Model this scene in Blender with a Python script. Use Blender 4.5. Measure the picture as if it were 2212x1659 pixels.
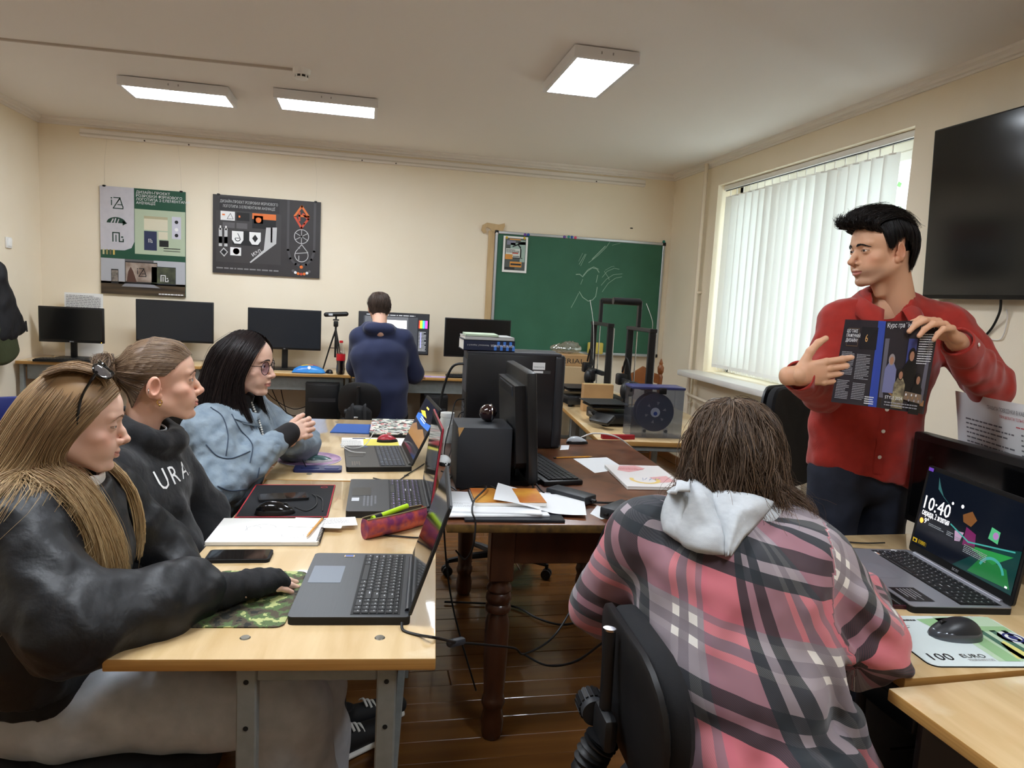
import bpy, bmesh, math, random
import numpy as np
import openvdb
from mathutils import Vector, Matrix, Euler, noise
random.seed(11); rng = np.random.default_rng(11)
PI = math.pi
for o in list(bpy.data.objects): bpy.data.objects.remove(o)
SC = bpy.context.scene
COL = SC.collection

# ------------------------------------------------------------------ camera
IW, IH, FPX = 2212.0, 1659.0, 1534.0
YAW, PITCH, ROLL, CAMZ = 0.20533, 0.118126, 0.0535927, 1.45
def _basis():
    ca, sa, cb, sb, cc, sc = math.cos(YAW), math.sin(YAW), math.cos(PITCH), math.sin(PITCH), math.cos(ROLL), math.sin(ROLL)
    fw = Vector((sa*cb, ca*cb, -sb)); r = Vector((ca, -sa, 0)); u = r.cross(fw)
    return cc*r+sc*u, -sc*r+cc*u, fw
CR, CU, CF = _basis()
cam = bpy.data.objects.new('camera', bpy.data.cameras.new('camera')); COL.objects.link(cam)
cam.data.sensor_width = 36; cam.data.lens = 36*FPX/IW; cam.data.clip_start = .02; cam.data.clip_end = 200
m3 = Matrix((CR, CU, -CF)).transposed()
cam.matrix_world = Matrix.Translation((0, 0, CAMZ)) @ m3.to_4x4()
SC.camera = cam
def at(px, py, x=None, y=None, z=None):
    """a photo pixel's direction met with the plane x=, y= or z= that the thing touches"""
    d = (px-IW/2)*CR-(py-IH/2)*CU+FPX*CF
    t = (z-CAMZ)/d.z if z is not None else (y/d.y if y is not None else x/d.x)
    return Vector((0, 0, CAMZ))+d*t

# ------------------------------------------------------------------ world, exposure
wd = bpy.data.worlds.new('sky'); SC.world = wd; wd.use_nodes = True
bg = wd.node_tree.nodes['Background']; bg.inputs[0].default_value = (.90, .96, 1, 1); bg.inputs[1].default_value = 1.3
SC.view_settings.view_transform = 'Standard'; SC.view_settings.look = 'None'
SC.view_settings.exposure = 1.95; SC.view_settings.gamma = 1; SC.view_settings.use_curve_mapping = False
LAMP_EMIT = 13.0
SC.cycles.diffuse_bounces = 8; SC.cycles.max_bounces = 14; SC.cycles.transparent_max_bounces = 24

# ------------------------------------------------------------------ materials
def lin(c):
    if isinstance(c, str): c = tuple(int(c[i:i+2], 16) for i in (0, 2, 4))
    o = []
    for v in c[:3]:
        v = v/255.; o.append(v/12.92 if v <= .04045 else ((v+.055)/1.055)**2.4)
    return (*o, 1)
MATS = {}
class NT:
    def __init__(s, m): s.t = m.node_tree; s.n = s.t.nodes; s.b = s.n['Principled BSDF']
    def new(s, k, **kw):
        nd = s.n.new(k)
        for a, b in kw.items(): setattr(nd, a, b)
        return nd
    def link(s, a, b): s.t.links.new(a, b)
def M(name, col, rough=.5, metal=0, noise_=None, bump=None, coat=0, emit=0, trans=0, sss=0, spec=.5, sheen=0, attr=None, alpha=1, coords='Object', stretch=None, ior=1.45):
    """noise_=(scale, other colour, contrast) bump=(scale, strength, distance)"""
    if name in MATS: return MATS[name]
    m = bpy.data.materials.new(name); m.use_nodes = True; MATS[name] = m
    q = NT(m); b = q.b; c = lin(col)
    b.inputs['Base Color'].default_value = c; b.inputs['Roughness'].default_value = rough; b.inputs['Metallic'].default_value = metal
    b.inputs['Coat Weight'].default_value = coat; b.inputs['Specular IOR Level'].default_value = spec; b.inputs['IOR'].default_value = ior
    b.inputs['Transmission Weight'].default_value = trans; b.inputs['Sheen Weight'].default_value = sheen; b.inputs['Alpha'].default_value = alpha
    if sss:
        b.inputs['Subsurface Weight'].default_value = sss; b.inputs['Subsurface Radius'].default_value = (.012, .005, .003); b.inputs['Subsurface Scale'].default_value = .5
    if emit: b.inputs['Emission Color'].default_value = c; b.inputs['Emission Strength'].default_value = emit
    vec = None
    if noise_ or bump:
        tc = q.new('ShaderNodeTexCoord'); vec = tc.outputs[coords]
        if stretch:
            mp = q.new('ShaderNodeMapping'); mp.inputs['Scale'].default_value = stretch; q.link(vec, mp.inputs[0]); vec = mp.outputs[0]
    base = None
    if attr:
        a = q.new('ShaderNodeAttribute'); a.attribute_name = attr; base = a.outputs['Color']
        q.link(base, b.inputs['Base Color'])
    if noise_:
        nz = q.new('ShaderNodeTexNoise'); nz.inputs['Scale'].default_value = noise_[0]; nz.inputs['Detail'].default_value = 6
        q.link(vec, nz.inputs['Vector'])
        rp = q.new('ShaderNodeValToRGB'); w = noise_[2] if len(noise_) > 2 else .25
        rp.color_ramp.elements[0].position = .5-w; rp.color_ramp.elements[1].position = .5+w
        q.link(nz.outputs['Fac'], rp.inputs[0])
        mx = q.new('ShaderNodeMix', data_type='RGBA'); q.link(rp.outputs[0], mx.inputs[0])
        mx.inputs[6].default_value = c; mx.inputs[7].default_value = lin(noise_[1])
        if base: q.link(base, mx.inputs[6])
        q.link(mx.outputs[2], b.inputs['Base Color'])
    if bump:
        nb = q.new('ShaderNodeTexNoise'); nb.inputs['Scale'].default_value = bump[0]; nb.inputs['Detail'].default_value = 5
        q.link(vec, nb.inputs['Vector'])
        bp = q.new('ShaderNodeBump'); bp.inputs['Strength'].default_value = bump[1]; bp.inputs['Distance'].default_value = bump[2] if len(bump) > 2 else .01
        q.link(nb.outputs['Fac'], bp.inputs['Height']); q.link(bp.outputs[0], b.inputs['Normal'])
    return m
def glass(name, col=(255, 255, 255), rough=.02, fac=.12):
    """thin clear sheet: mostly see-through with a little gloss"""
    if name in MATS: return MATS[name]
    m = bpy.data.materials.new(name); m.use_nodes = True; MATS[name] = m; q = NT(m)
    tr = q.new('ShaderNodeBsdfTransparent'); tr.inputs[0].default_value = lin(col)
    gl = q.new('ShaderNodeBsdfGlossy'); gl.inputs['Roughness'].default_value = rough
    mx = q.new('ShaderNodeMixShader'); mx.inputs[0].default_value = fac
    q.link(tr.outputs[0], mx.inputs[1]); q.link(gl.outputs[0], mx.inputs[2]); q.link(mx.outputs[0], q.n['Material Output'].inputs[0])
    return m

# ------------------------------------------------------------------ mesh builder
def rotm(rx=0, ry=0, rz=0): return Euler((rx, ry, rz)).to_matrix()
class MB:
    def __init__(s): s.v = []; s.f = []; s.m = []; s.mats = []
    def mi(s, mat):
        if mat not in s.mats: s.mats.append(mat)
        return s.mats.index(mat)
    def add(s, V, Fs, mat, R=None, c=None):
        k = len(s.v); i = s.mi(mat)
        for p in V:
            p = Vector(p)
            if R is not None: p = R @ p
            if c is not None: p = p+Vector(c)
            s.v.append(tuple(p))
        for f in Fs: s.f.append(tuple(k+a for a in f)); s.m.append(i)
        return s
    def box(s, c, d, mat, R=None):
        x, y, z = d[0]/2, d[1]/2, d[2]/2
        V = [(-x, -y, -z), (x, -y, -z), (x, y, -z), (-x, y, -z), (-x, -y, z), (x, -y, z), (x, y, z), (-x, y, z)]
        return s.add(V, [(0, 3, 2, 1), (4, 5, 6, 7), (0, 1, 5, 4), (1, 2, 6, 5), (2, 3, 7, 6), (3, 0, 4, 7)], mat, R, c)
    def rbox(s, c, d, r, mat, R=None, seg=2):
        bm = bmesh.new(); bmesh.ops.create_cube(bm, size=1)
        for v in bm.verts: v.co = Vector((v.co.x*d[0], v.co.y*d[1], v.co.z*d[2]))
        r = min(r, min(d)*.49)
        bmesh.ops.bevel(bm, geom=bm.edges[:], offset=r, segments=seg, affect='EDGES', profile=.5)
        bm.verts.index_update()
        V = [v.co[:] for v in bm.verts]; Fs = [[v.index for v in f.verts] for f in bm.faces]; bm.free()
        return s.add(V, Fs, mat, R, c)
    def slab(s, c, d, r, mat, R=None, seg=5):
        """box with rounded vertical corners (plan outline rounded)"""
        P = []
        for (sx, sy, a0) in ((1, 1, 0), (-1, 1, 90), (-1, -1, 180), (1, -1, 270)):
            for k in range(seg+1):
                a = math.radians(a0+90*k/seg); P.append((sx*(d[0]/2-r)+r*math.cos(a), sy*(d[1]/2-r)+r*math.sin(a)))
        return s.prism(P, -d[2]/2, d[2]/2, mat, R, c)
    def prism(s, P, z0, z1, mat, R=None, c=None):
        n = len(P); V = [(x, y, z0) for x, y in P]+[(x, y, z1) for x, y in P]
        Fs = [tuple(range(n-1, -1, -1)), tuple(range(n, 2*n))]+[(i, (i+1) % n, n+(i+1) % n, n+i) for i in range(n)]
        return s.add(V, Fs, mat, R, c)
    def cyl(s, p0, p1, r0, mat, r1=None, n=16, caps=True):
        return s.tube([p0, p1], [r0, r0 if r1 is None else r1], mat, n, caps)
    def tube(s, P, r, mat, n=8, caps=True, flat=1.0):
        P = [Vector(p) for p in P]; N = len(P)
        rr = [r]*N if not hasattr(r, '__len__') else list(r)
        V = []; u = None
        for i, p in enumerate(P):
            t = (P[min(i+1, N-1)]-P[max(i-1, 0)])
            if t.length < 1e-9: t = Vector((0, 0, 1))
            t.normalize()
            if u is None:
                u = t.orthogonal().normalized()
            else:
                u = u-t*u.dot(t)
                u = u.normalized() if u.length > 1e-6 else t.orthogonal().normalized()
            w = t.cross(u)
            for k in range(n):
                a = 2*PI*k/n; V.append(p+rr[i]*(math.cos(a)*u+math.sin(a)*w*flat))
        Fs = [(i*n+k, i*n+(k+1) % n, (i+1)*n+(k+1) % n, (i+1)*n+k) for i in range(N-1) for k in range(n)]
        if caps: Fs += [tuple(range(n-1, -1, -1)), tuple((N-1)*n+k for k in range(n))]
        return s.add(V, Fs, mat)
    def lathe(s, prof, mat, c=(0, 0, 0), n=24, R=None, caps=True):
        V = []; N = len(prof)
        for r, z in prof:
            for k in range(n): V.append((r*math.cos(2*PI*k/n), r*math.sin(2*PI*k/n), z))
        Fs = [(i*n+k, i*n+(k+1) % n, (i+1)*n+(k+1) % n, (i+1)*n+k) for i in range(N-1) for k in range(n)]
        if caps: Fs += [tuple(range(n-1, -1, -1)), tuple((N-1)*n+k for k in range(n))]
        return s.add(V, Fs, mat, R, c)
    def ell(s, c, r, mat, nu=20, nv=12, R=None):
        if not hasattr(r, '__len__'): r = (r, r, r)
        V = []
        for j in range(nv+1):
            b = -PI/2+PI*j/nv
            for k in range(nu): V.append((r[0]*math.cos(b)*math.cos(2*PI*k/nu), r[1]*math.cos(b)*math.sin(2*PI*k/nu), r[2]*math.sin(b)))
        Fs = [(j*nu+k, j*nu+(k+1) % nu, (j+1)*nu+(k+1) % nu, (j+1)*nu+k) for j in range(nv) for k in range(nu)]
        return s.add(V, Fs, mat, R, c)
    def grid(s, fn, nu, nv, mat, thick=0):
        V = [fn(i/nu, j/nv) for j in range(nv+1) for i in range(nu+1)]
        Fs = [(j*(nu+1)+i, j*(nu+1)+i+1, (j+1)*(nu+1)+i+1, (j+1)*(nu+1)+i) for j in range(nv) for i in range(nu)]
        return s.add(V, Fs, mat)
    def build(s, name, parent=None, smooth=35, loc=None, rot=None):
        me = bpy.data.meshes.new(name); me.from_pydata(s.v, [], s.f)
        for m in s.mats: me.materials.append(m)
        me.polygons.foreach_set('material_index', s.m)
        if smooth is not None:
            me.polygons.foreach_set('use_smooth', [True]*len(s.f)); me.set_sharp_from_angle(angle=math.radians(smooth))
        me.update()
        o = bpy.data.objects.new(name, me); COL.objects.link(o)
        if parent is not None: o.parent = parent
        if loc is not None: o.location = loc
        if rot is not None: o.rotation_euler = rot
        return o
def tag(o, label=None, cat=None, group=None, kind=None):
    if label: o['label'] = label
    if cat: o['category'] = cat
    if group: o['group'] = group
    if kind: o['kind'] = kind
    return o
def thing(name, label, cat, loc=(0, 0, 0), rz=0, group=None, rot=None):
    o = bpy.data.objects.new(name, None); COL.objects.link(o); o.empty_display_size = .05
    o.location = loc; o.rotation_euler = rot if rot is not None else (0, 0, rz)
    return tag(o, label, cat, group)
def copy_tree(o, parent=None):
    c = o.copy(); COL.objects.link(c); c.parent = parent
    for ch in [x for x in o.children]: copy_tree(ch, c)
    return c
def wire(P, n=6, sag=0):
    """smooth path through points (Catmull-Rom)"""
    P = [Vector(p) for p in P]; Q = [P[0]]+P+[P[-1]]; out = []
    for i in range(1, len(Q)-2):
        a, b, c, d = Q[i-1], Q[i], Q[i+1], Q[i+2]
        for k in range(n):
            t = k/n
            out.append(.5*((2*b)+(c-a)*t+(2*a-5*b+4*c-d)*t*t+(3*b-a-3*c+d)*t**3))
    out.append(P[-1]); return out
def cable(name, label, pts, r, mat, cat='cable', parent=None, group=None, n=8):
    b = MB().tube(wire(pts, 8), r, mat, n)
    o = b.build(name, parent)
    if parent is None: tag(o, label, cat, group)
    return o

# ------------------------------------------------------------------ flat print (posters, pages, screens, keys' lettering)
_fonts = {}
def text_mesh(s, size):
    cu = bpy.data.curves.new('t', 'FONT'); cu.body = s; cu.size = size; cu.resolution_u = 2
    cu.fill_mode = 'FRONT'
    o = bpy.data.objects.new('t', cu); me = bpy.data.meshes.new_from_object(o)
    V = [v.co.copy() for v in me.vertices]; Fs = [tuple(p.vertices) for p in me.polygons]
    bpy.data.objects.remove(o); bpy.data.curves.remove(cu); bpy.data.meshes.remove(me)
    return V, Fs
class Print:
    """shapes in a plane: (u, v) map to origin + u*U + v*V, each layer a hair above the last"""
    def __init__(s, o, U, V, lift=.0003):
        s.o = Vector(o); s.U = Vector(U).normalized(); s.V = Vector(V).normalized(); s.N = s.U.cross(s.V); s.b = MB(); s.k = 1; s.lift = lift
    def pt(s, u, v): return s.o+s.U*u+s.V*v+s.N*(s.lift*s.k)
    def poly(s, P, mat): s.b.add([s.pt(*p) for p in P], [tuple(range(len(P)))], mat); return s
    def rect(s, u0, v0, u1, v1, mat): return s.poly([(u0, v0), (u1, v0), (u1, v1), (u0, v1)], mat)
    def up(s, n=1): s.k += n; return s
    def circ(s, u, v, r, mat, n=20, ry=None):
        ry = ry or r
        return s.poly([(u+r*math.cos(2*PI*i/n), v+ry*math.sin(2*PI*i/n)) for i in range(n)], mat)
    def ring(s, u, v, r, w, mat, n=24, a0=0, a1=360):
        A = [math.radians(a0+(a1-a0)*i/n) for i in range(n+1)]
        for a, b in zip(A, A[1:]):
            s.poly([(u+(r-w)*math.cos(a), v+(r-w)*math.sin(a)), (u+r*math.cos(a), v+r*math.sin(a)), (u+r*math.cos(b), v+r*math.sin(b)), (u+(r-w)*math.cos(b), v+(r-w)*math.sin(b))], mat)
        return s
    def line(s, P, w, mat):
        for a, b in zip(P, P[1:]):
            d = Vector((b[0]-a[0], b[1]-a[1])); L = d.length
            if L < 1e-9: continue
            d /= L; n = Vector((-d.y, d.x))*w/2; e = d*w*.4
            s.poly([(a[0]-e.x-n.x, a[1]-e.y-n.y), (b[0]+e.x-n.x, b[1]+e.y-n.y), (b[0]+e.x+n.x, b[1]+e.y+n.y), (a[0]-e.x+n.x, a[1]-e.y+n.y)], mat)
        return s
    def text(s, t, u, v, size, mat, ha='L', sx=1.0, width=None, ang=0):
        V, Fs = text_mesh(t, size)
        if not V: return s
        x0 = min(p.x for p in V); x1 = max(p.x for p in V)
        if width: sx = width/max(1e-6, x1-x0)
        off = {'L': -x0, 'C': -(x0+x1)/2, 'R': -x1}[ha]
        ca, sa = math.cos(ang), math.sin(ang)
        s.b.add([s.pt(u+(p.x+off)*sx*ca-p.y*sa, v+(p.x+off)*sx*sa+p.y*ca) for p in V], Fs, mat); return s
    def scrib(s, u0, v0, u1, v1, rows, mat, fill=.55, seed=1):
        """lines of body text too small to read: short word-like dashes"""
        r = random.Random(seed); h = (v1-v0)/rows
        for i in range(rows):
            y = v1-(i+.5)*h; u = u0; end = u1-(r.random()*.35*(u1-u0) if r.random() < .3 else 0)
            while u < end:
                w = min((.03+.09*r.random())*(u1-u0), end-u)
                s.rect(u, y-h*fill/2, u+w, y+h*fill/2, mat); u += w+.018*(u1-u0)
        return s
    def build(s, name, parent=None): return tag(s.b.build(name, parent, smooth=None), kind='stuff' if name in ('stickers', 'printed_text') else None)

# ------------------------------------------------------------------ implicit (signed distance) modelling for bodies and cloth
class SDF:
    def __init__(s, lo, hi, h):
        s.lo = np.array(lo, np.float32); s.h = h
        s.n = np.ceil((np.array(hi)-np.array(lo))/h).astype(int)+1
        s.a = np.full(tuple(s.n), .06, np.float32)
    def _reg(s, lo, hi):
        i0 = np.clip(np.floor((np.array(lo)-s.lo)/s.h).astype(int), 0, s.n-1); i1 = np.clip(np.ceil((np.array(hi)-s.lo)/s.h).astype(int)+1, 1, s.n)
        ax = [s.lo[k]+s.h*np.arange(i0[k], i1[k], dtype=np.float32) for k in range(3)]
        return tuple(slice(i0[k], i1[k]) for k in range(3)), ax[0][:, None, None], ax[1][None, :, None], ax[2][None, None, :]
    def _op(s, sl, d, op, k):
        a = s.a[sl]
        if a.size == 0: return
        if op == 'u':
            if k > 0:
                h = np.clip(.5+.5*(a-d)/k, 0, 1); s.a[sl] = a+(d-a)*h-k*h*(1-h)
            else: s.a[sl] = np.minimum(a, d)
        elif op == 's':
            if k > 0:
                h = np.clip(.5-.5*(a+d)/k, 0, 1); s.a[sl] = a+(-d-a)*h+k*h*(1-h)
            else: s.a[sl] = np.maximum(a, -d)
    def cap(s, p, q, r0, r1=None, k=.01, op='u'):
        r1 = r0 if r1 is None else r1; p = np.array(p, np.float32); q = np.array(q, np.float32); m = max(r0, r1)+k+.03
        sl, X, Y, Z = s._reg(np.minimum(p, q)-m, np.maximum(p, q)+m)
        v = q-p; L = float(v@v)+1e-12
        t = np.clip(((X-p[0])*v[0]+(Y-p[1])*v[1]+(Z-p[2])*v[2])/L, 0, 1)
        d = np.sqrt((X-p[0]-t*v[0])**2+(Y-p[1]-t*v[1])**2+(Z-p[2]-t*v[2])**2)-(r0+(r1-r0)*t)
        s._op(sl, d, op, k); return s
    def chain(s, P, R, k=.01, op='u'):
        for i in range(len(P)-1): s.cap(P[i], P[i+1], R[i], R[i+1], k, op)
        return s
    def ell(s, c, r, k=.01, op='u', R=None):
        c = np.array(c, np.float32); r = np.array(r if hasattr(r, '__len__') else (r,)*3, np.float32); m = float(r.max())+k+.03
        sl, X, Y, Z = s._reg(c-m, c+m)
        X = X-c[0]; Y = Y-c[1]; Z = Z-c[2]
        if R is not None:
            A = np.array(R, np.float32).T
            X, Y, Z = A[0, 0]*X+A[0, 1]*Y+A[0, 2]*Z, A[1, 0]*X+A[1, 1]*Y+A[1, 2]*Z, A[2, 0]*X+A[2, 1]*Y+A[2, 2]*Z
        k0 = np.sqrt((X/r[0])**2+(Y/r[1])**2+(Z/r[2])**2)+1e-6
        k1 = np.sqrt((X/r[0]**2)**2+(Y/r[1]**2)**2+(Z/r[2]**2)**2)+1e-6
        s._op(sl, k0*(k0-1)/k1, op, k); return s
    def ecap(s, p, q, ra, rb, side, k=.02, op='u'):
        """limb or trunk section with elliptic cross-section: ra=(wide, deep) at p, rb at q; side = direction of 'wide'"""
        p = Vector(p); q = Vector(q); w = (q-p); L = w.length; w = w/L; u = Vector(side); u = (u-w*u.dot(w)).normalized(); v = w.cross(u)
        m = max(*ra, *rb)+k+.03
        sl, X, Y, Z = s._reg([min(a, b)-m for a, b in zip(p, q)], [max(a, b)+m for a, b in zip(p, q)])
        X = X-p.x; Y = Y-p.y; Z = Z-p.z
        tw = X*w.x+Y*w.y+Z*w.z; t = np.clip(tw/L, 0, 1); e = tw-t*L
        fu = ra[0]+(rb[0]-ra[0])*t; fv = ra[1]+(rb[1]-ra[1])*t; fe = np.minimum(fu, fv)
        U = X*u.x+Y*u.y+Z*u.z; V_ = X*v.x+Y*v.y+Z*v.z
        k0 = np.sqrt((U/fu)**2+(V_/fv)**2+(e/fe)**2)+1e-6
        k1 = np.sqrt((U/fu**2)**2+(V_/fv**2)**2+(e/fe**2)**2)+1e-6
        s._op(sl, k0*(k0-1)/k1, op, k); return s
    def box(s, c, hd, r=.005, k=.005, op='u', R=None):
        c = np.array(c, np.float32); m = float(np.linalg.norm(hd))+k+.02
        sl, X, Y, Z = s._reg(c-m, c+m); X = X-c[0]; Y = Y-c[1]; Z = Z-c[2]
        if R is not None:
            A = np.array(R, np.float32).T
            X, Y, Z = A[0, 0]*X+A[0, 1]*Y+A[0, 2]*Z, A[1, 0]*X+A[1, 1]*Y+A[1, 2]*Z, A[2, 0]*X+A[2, 1]*Y+A[2, 2]*Z
        qx, qy, qz = np.abs(X)-(hd[0]-r), np.abs(Y)-(hd[1]-r), np.abs(Z)-(hd[2]-r)
        d = np.sqrt(np.maximum(qx, 0)**2+np.maximum(qy, 0)**2+np.maximum(qz, 0)**2)+np.minimum(np.maximum(qx, np.maximum(qy, qz)), 0)-r
        s._op(sl, d, op, k); return s
    def cut(s, c, nrm, k=.004):
        """remove everything on the side nrm points to"""
        c = Vector(c); n = Vector(nrm).normalized(); sl, X, Y, Z = s._reg(s.lo, s.lo+s.h*s.n)
        s._op(sl, -((X-c.x)*n.x+(Y-c.y)*n.y+(Z-c.z)*n.z), 's', k); return s
    def mesh(s):
        g = openvdb.FloatGrid(background=.06); g.copyFromArray(np.ascontiguousarray(s.a))
        P, T, Q = g.convertToPolygons(isovalue=0.0, adaptivity=0.0)
        P = np.array(P, np.float64)*s.h+s.lo
        return P, [tuple(int(i) for i in t) for t in T]+[tuple(int(i) for i in t) for t in Q]
def vnorm(P, Fs):
    N = np.zeros_like(P)
    Q = np.array([f if len(f) == 4 else (*f, f[2]) for f in Fs])
    n = np.cross(P[Q[:, 2]]-P[Q[:, 0]], P[Q[:, 3]]-P[Q[:, 1]])
    for i in range(4): np.add.at(N, Q[:, i], n)
    return N/(np.linalg.norm(N, axis=1, keepdims=True)+1e-12)
def wav(P, seed, n=24, lo=8, hi=40, dirw=(1, 1, 1)):
    """cheap smooth noise: a sum of random plane waves, about -1..1"""
    r = np.random.default_rng(seed); o = np.zeros(len(P))
    for i in range(n):
        d = r.normal(size=3)*np.array(dirw); d /= np.linalg.norm(d); fr = lo*(hi/lo)**r.random()
        o += np.sin(P@d*fr+r.random()*6.28)*(lo/fr)**.35
    return o/math.sqrt(n)*.9
def mesh_obj(name, P, Fs, mats, parent=None, cols=None, smooth=True, midx=None, uv=None):
    me = bpy.data.meshes.new(name); me.from_pydata([tuple(p) for p in P], [], Fs)
    for m in (mats if isinstance(mats, (list, tuple)) else [mats]): me.materials.append(m)
    if midx is not None: me.polygons.foreach_set('material_index', midx)
    if smooth: me.polygons.foreach_set('use_smooth', [True]*len(Fs))
    if cols is not None:
        a = me.color_attributes.new('tint', 'FLOAT_COLOR', 'POINT'); c = np.ones((len(P), 4), np.float32); c[:, :3] = cols
        a.data.foreach_set('color', c.ravel())
    if uv is not None:
        a = me.attributes.new('cloth', 'FLOAT_VECTOR', 'POINT'); a.data.foreach_set('vector', np.ascontiguousarray(uv, np.float32).ravel())
    me.update()
    o = bpy.data.objects.new(name, me); COL.objects.link(o)
    if parent is not None: o.parent = parent
    return o
# ================================================================== the room
XL, XR, YB, YF, ZC = -2.65, 2.875, 6.6, -1.9, 2.72
wallm = M('wall_paint', (241, 231, 211), .85, bump=(220, .25, .002), noise_=(3, (237, 224, 199), .4))
ceilm = M('ceiling_paint', (236, 232, 228), .9, bump=(90, .15, .002))
whitem = M('white_plastic', (236, 236, 234), .4)
trimm = M('trim_white', (232, 226, 218), .6)
floorm = M('floor_paint', (128, 84, 40), .24, noise_=(9, (90, 56, 28), .34), bump=(6, .12, .01), coat=.35, stretch=(.35, 2.2, 1))
def struct(name, b, **k): return tag(b.build(name, **k), kind='structure')
fl = struct('floor', MB().box(((XL+XR)/2, (YB+YF)/2, -.06), (XR-XL+.4, YB-YF+.4, .08), M('underfloor', (60, 34, 16), .8)))
pl = MB().rbox((0, 0, 0), (1, .1085, .02), .0016, floorm, seg=1).build('plank', fl, loc=(0, 0, 0)); pme = pl.data
first = True; k = 0
y = YF+.055
while y < YB:
    xa = XL; cuts = sorted([XL, XR, XL+1.0+((k*1.37) % 3.3)])
    for a, b in zip(cuts, cuts[1:]):
        o = pl if first else pl.copy()
        if not first: COL.objects.link(o)
        first = False
        o.parent = fl; o.location = ((a+b)/2, y, -.01-.0012*random.random()); o.scale = (b-a-.002, 1, 1)
    y += .11; k += 1
struct('ceiling', MB().box(((XL+XR)/2, (YB+YF)/2, ZC+.06), (XR-XL+.8, YB-YF+.6, .12), ceilm))
struct('wall_back', MB().box(((XL+XR)/2, YB+.1, ZC/2), (XR-XL+.8, .2, ZC), wallm))
struct('wall_left', MB().box((XL-.1, (YB+YF)/2, ZC/2), (.2, YB-YF, ZC), wallm))
struct('wall_front', MB().box(((XL+XR)/2, YF-.1, ZC/2), (XR-XL+.8, .2, ZC), wallm))
WY0, WY1, WZ0, WZ1 = 3.48, 5.70, .92, 2.50
wb = MB(); WT = .34; xc = XR+WT/2
wb.box((xc, (YF+WY0)/2, ZC/2), (WT, WY0-YF, ZC), wallm).box((xc, (WY1+YB)/2, ZC/2), (WT, YB-WY1, ZC), wallm)
wb.box((xc, (WY0+WY1)/2, WZ0/2), (WT, WY1-WY0, WZ0), wallm).box((xc, (WY0+WY1)/2, (WZ1+ZC)/2), (WT, WY1-WY0, ZC-WZ1), wallm)
struct('wall_right', wb)
def cornice(name, p, q, out):
    """stepped plaster moulding along the top of a wall"""
    p = Vector(p); q = Vector(q); d = (q-p).normalized(); o = Vector(out)
    prof = [(0, 0), (.012, 0), (.014, .012), (.026, .016), (.028, .03), (.046, .04), (.05, .055), (0, .055)]
    V = [e+o*a+Vector((0, 0, b)) for e in (p, q) for a, b in prof]; n = len(prof)
    return struct(name, MB().add(V, [(i, (i+1) % n, n+(i+1) % n, n+i) for i in range(n)], trimm))
cornice('trim_1', (XL, YB, ZC-.055), (XR, YB, ZC-.055), (0, -1, 0))
cornice('trim_2', (XL, YF, ZC-.055), (XL, YB, ZC-.055), (1, 0, 0))
cornice('trim_3', (XR, YB, ZC-.055), (XR, YF, ZC-.055), (-1, 0, 0))
for i, (p, d) in enumerate((((XL+.008, (YF+YB)/2, .04), (.016, YB-YF, .08)), (((XL+XR)/2, YB-.008, .04), (XR-XL, .016, .08)), ((XR-.008, (YF+YB)/2, .04), (.016, YB-YF, .08)))):
    struct('baseboard_%s' % ('left', 'back', 'right')[i], MB().rbox(p, d, .004, M('skirting', (120, 76, 36), .4), seg=1))

# window: frame, casements, panes, sill
wn = thing('window_1', None, None, (XR+.24, (WY0+WY1)/2, (WZ0+WZ1)/2)); wn['kind'] = 'structure'
ww, wh = WY1-WY0, WZ1-WZ0
f = MB()
for s_ in (-1, 1):
    f.rbox((0, s_*(ww/2-.03), 0), (.07, .06, wh), .006, whitem, seg=1); f.rbox((0, 0, s_*(wh/2-.03)), (.07, ww, .06), .006, whitem, seg=1)
f.build('window_frame', wn)
cw = (ww-.12)/3
for i in range(3):
    cy = -ww/2+.06+cw*(i+.5); c = MB()
    for s_ in (-1, 1):
        c.rbox((-.012, cy+s_*(cw/2-.03), 0), (.06, .06, wh-.12), .006, whitem, seg=1); c.rbox((-.012, cy, s_*(wh/2-.09)), (.06, cw, .06), .006, whitem, seg=1)
        c.box((-.008, cy+s_*(cw/2-.064), 0), (.05, .01, wh-.24), M('gasket', (25, 25, 28), .6))
    c.build('casement', wn)
    MB().box((0, cy, 0), (.006, cw-.11, wh-.23), glass('window_glass', (250, 255, 253), .0, .06)).build('pane', wn)
struct('trim_4', MB().rbox((XR+.06, (WY0+WY1)/2, .895), (.50, ww+.22, .05), .012, M('sill_white', (232, 230, 226), .35)))

# vertical blind
slatm = bpy.data.materials.new('blind_fabric'); slatm.use_nodes = True; q = NT(slatm)
tl = q.new('ShaderNodeBsdfTranslucent'); tl.inputs[0].default_value = lin((236, 240, 238)); df = q.new('ShaderNodeBsdfDiffuse'); df.inputs[0].default_value = lin((238, 236, 232))
wv = q.new('ShaderNodeTexNoise'); wv.inputs['Scale'].default_value = 600; bp = q.new('ShaderNodeBump'); bp.inputs['Strength'].default_value = .15; bp.inputs['Distance'].default_value = .001
q.link(wv.outputs['Fac'], bp.inputs['Height']); q.link(bp.outputs[0], df.inputs['Normal'])
mx = q.new('ShaderNodeMixShader'); mx.inputs[0].default_value = .25; q.link(df.outputs[0], mx.inputs[1]); q.link(tl.outputs[0], mx.inputs[2]); q.link(mx.outputs[0], q.n['Material Output'].inputs[0])
bl = thing('vertical_blind', 'white fabric vertical blind drawn across the window', 'window blind', (XR+.07, 0, 0))
MB().rbox((0, (WY0+WY1)/2, WZ1-.022), (.045, ww-.02, .04), .006, whitem).build('headrail', bl)
MB().box((-.004, (WY0+WY1)/2, WZ1-.044), (.012, ww-.04, .006), M('rail_slot', (28, 28, 30), .5)).build('rail_slot', bl)
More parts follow.
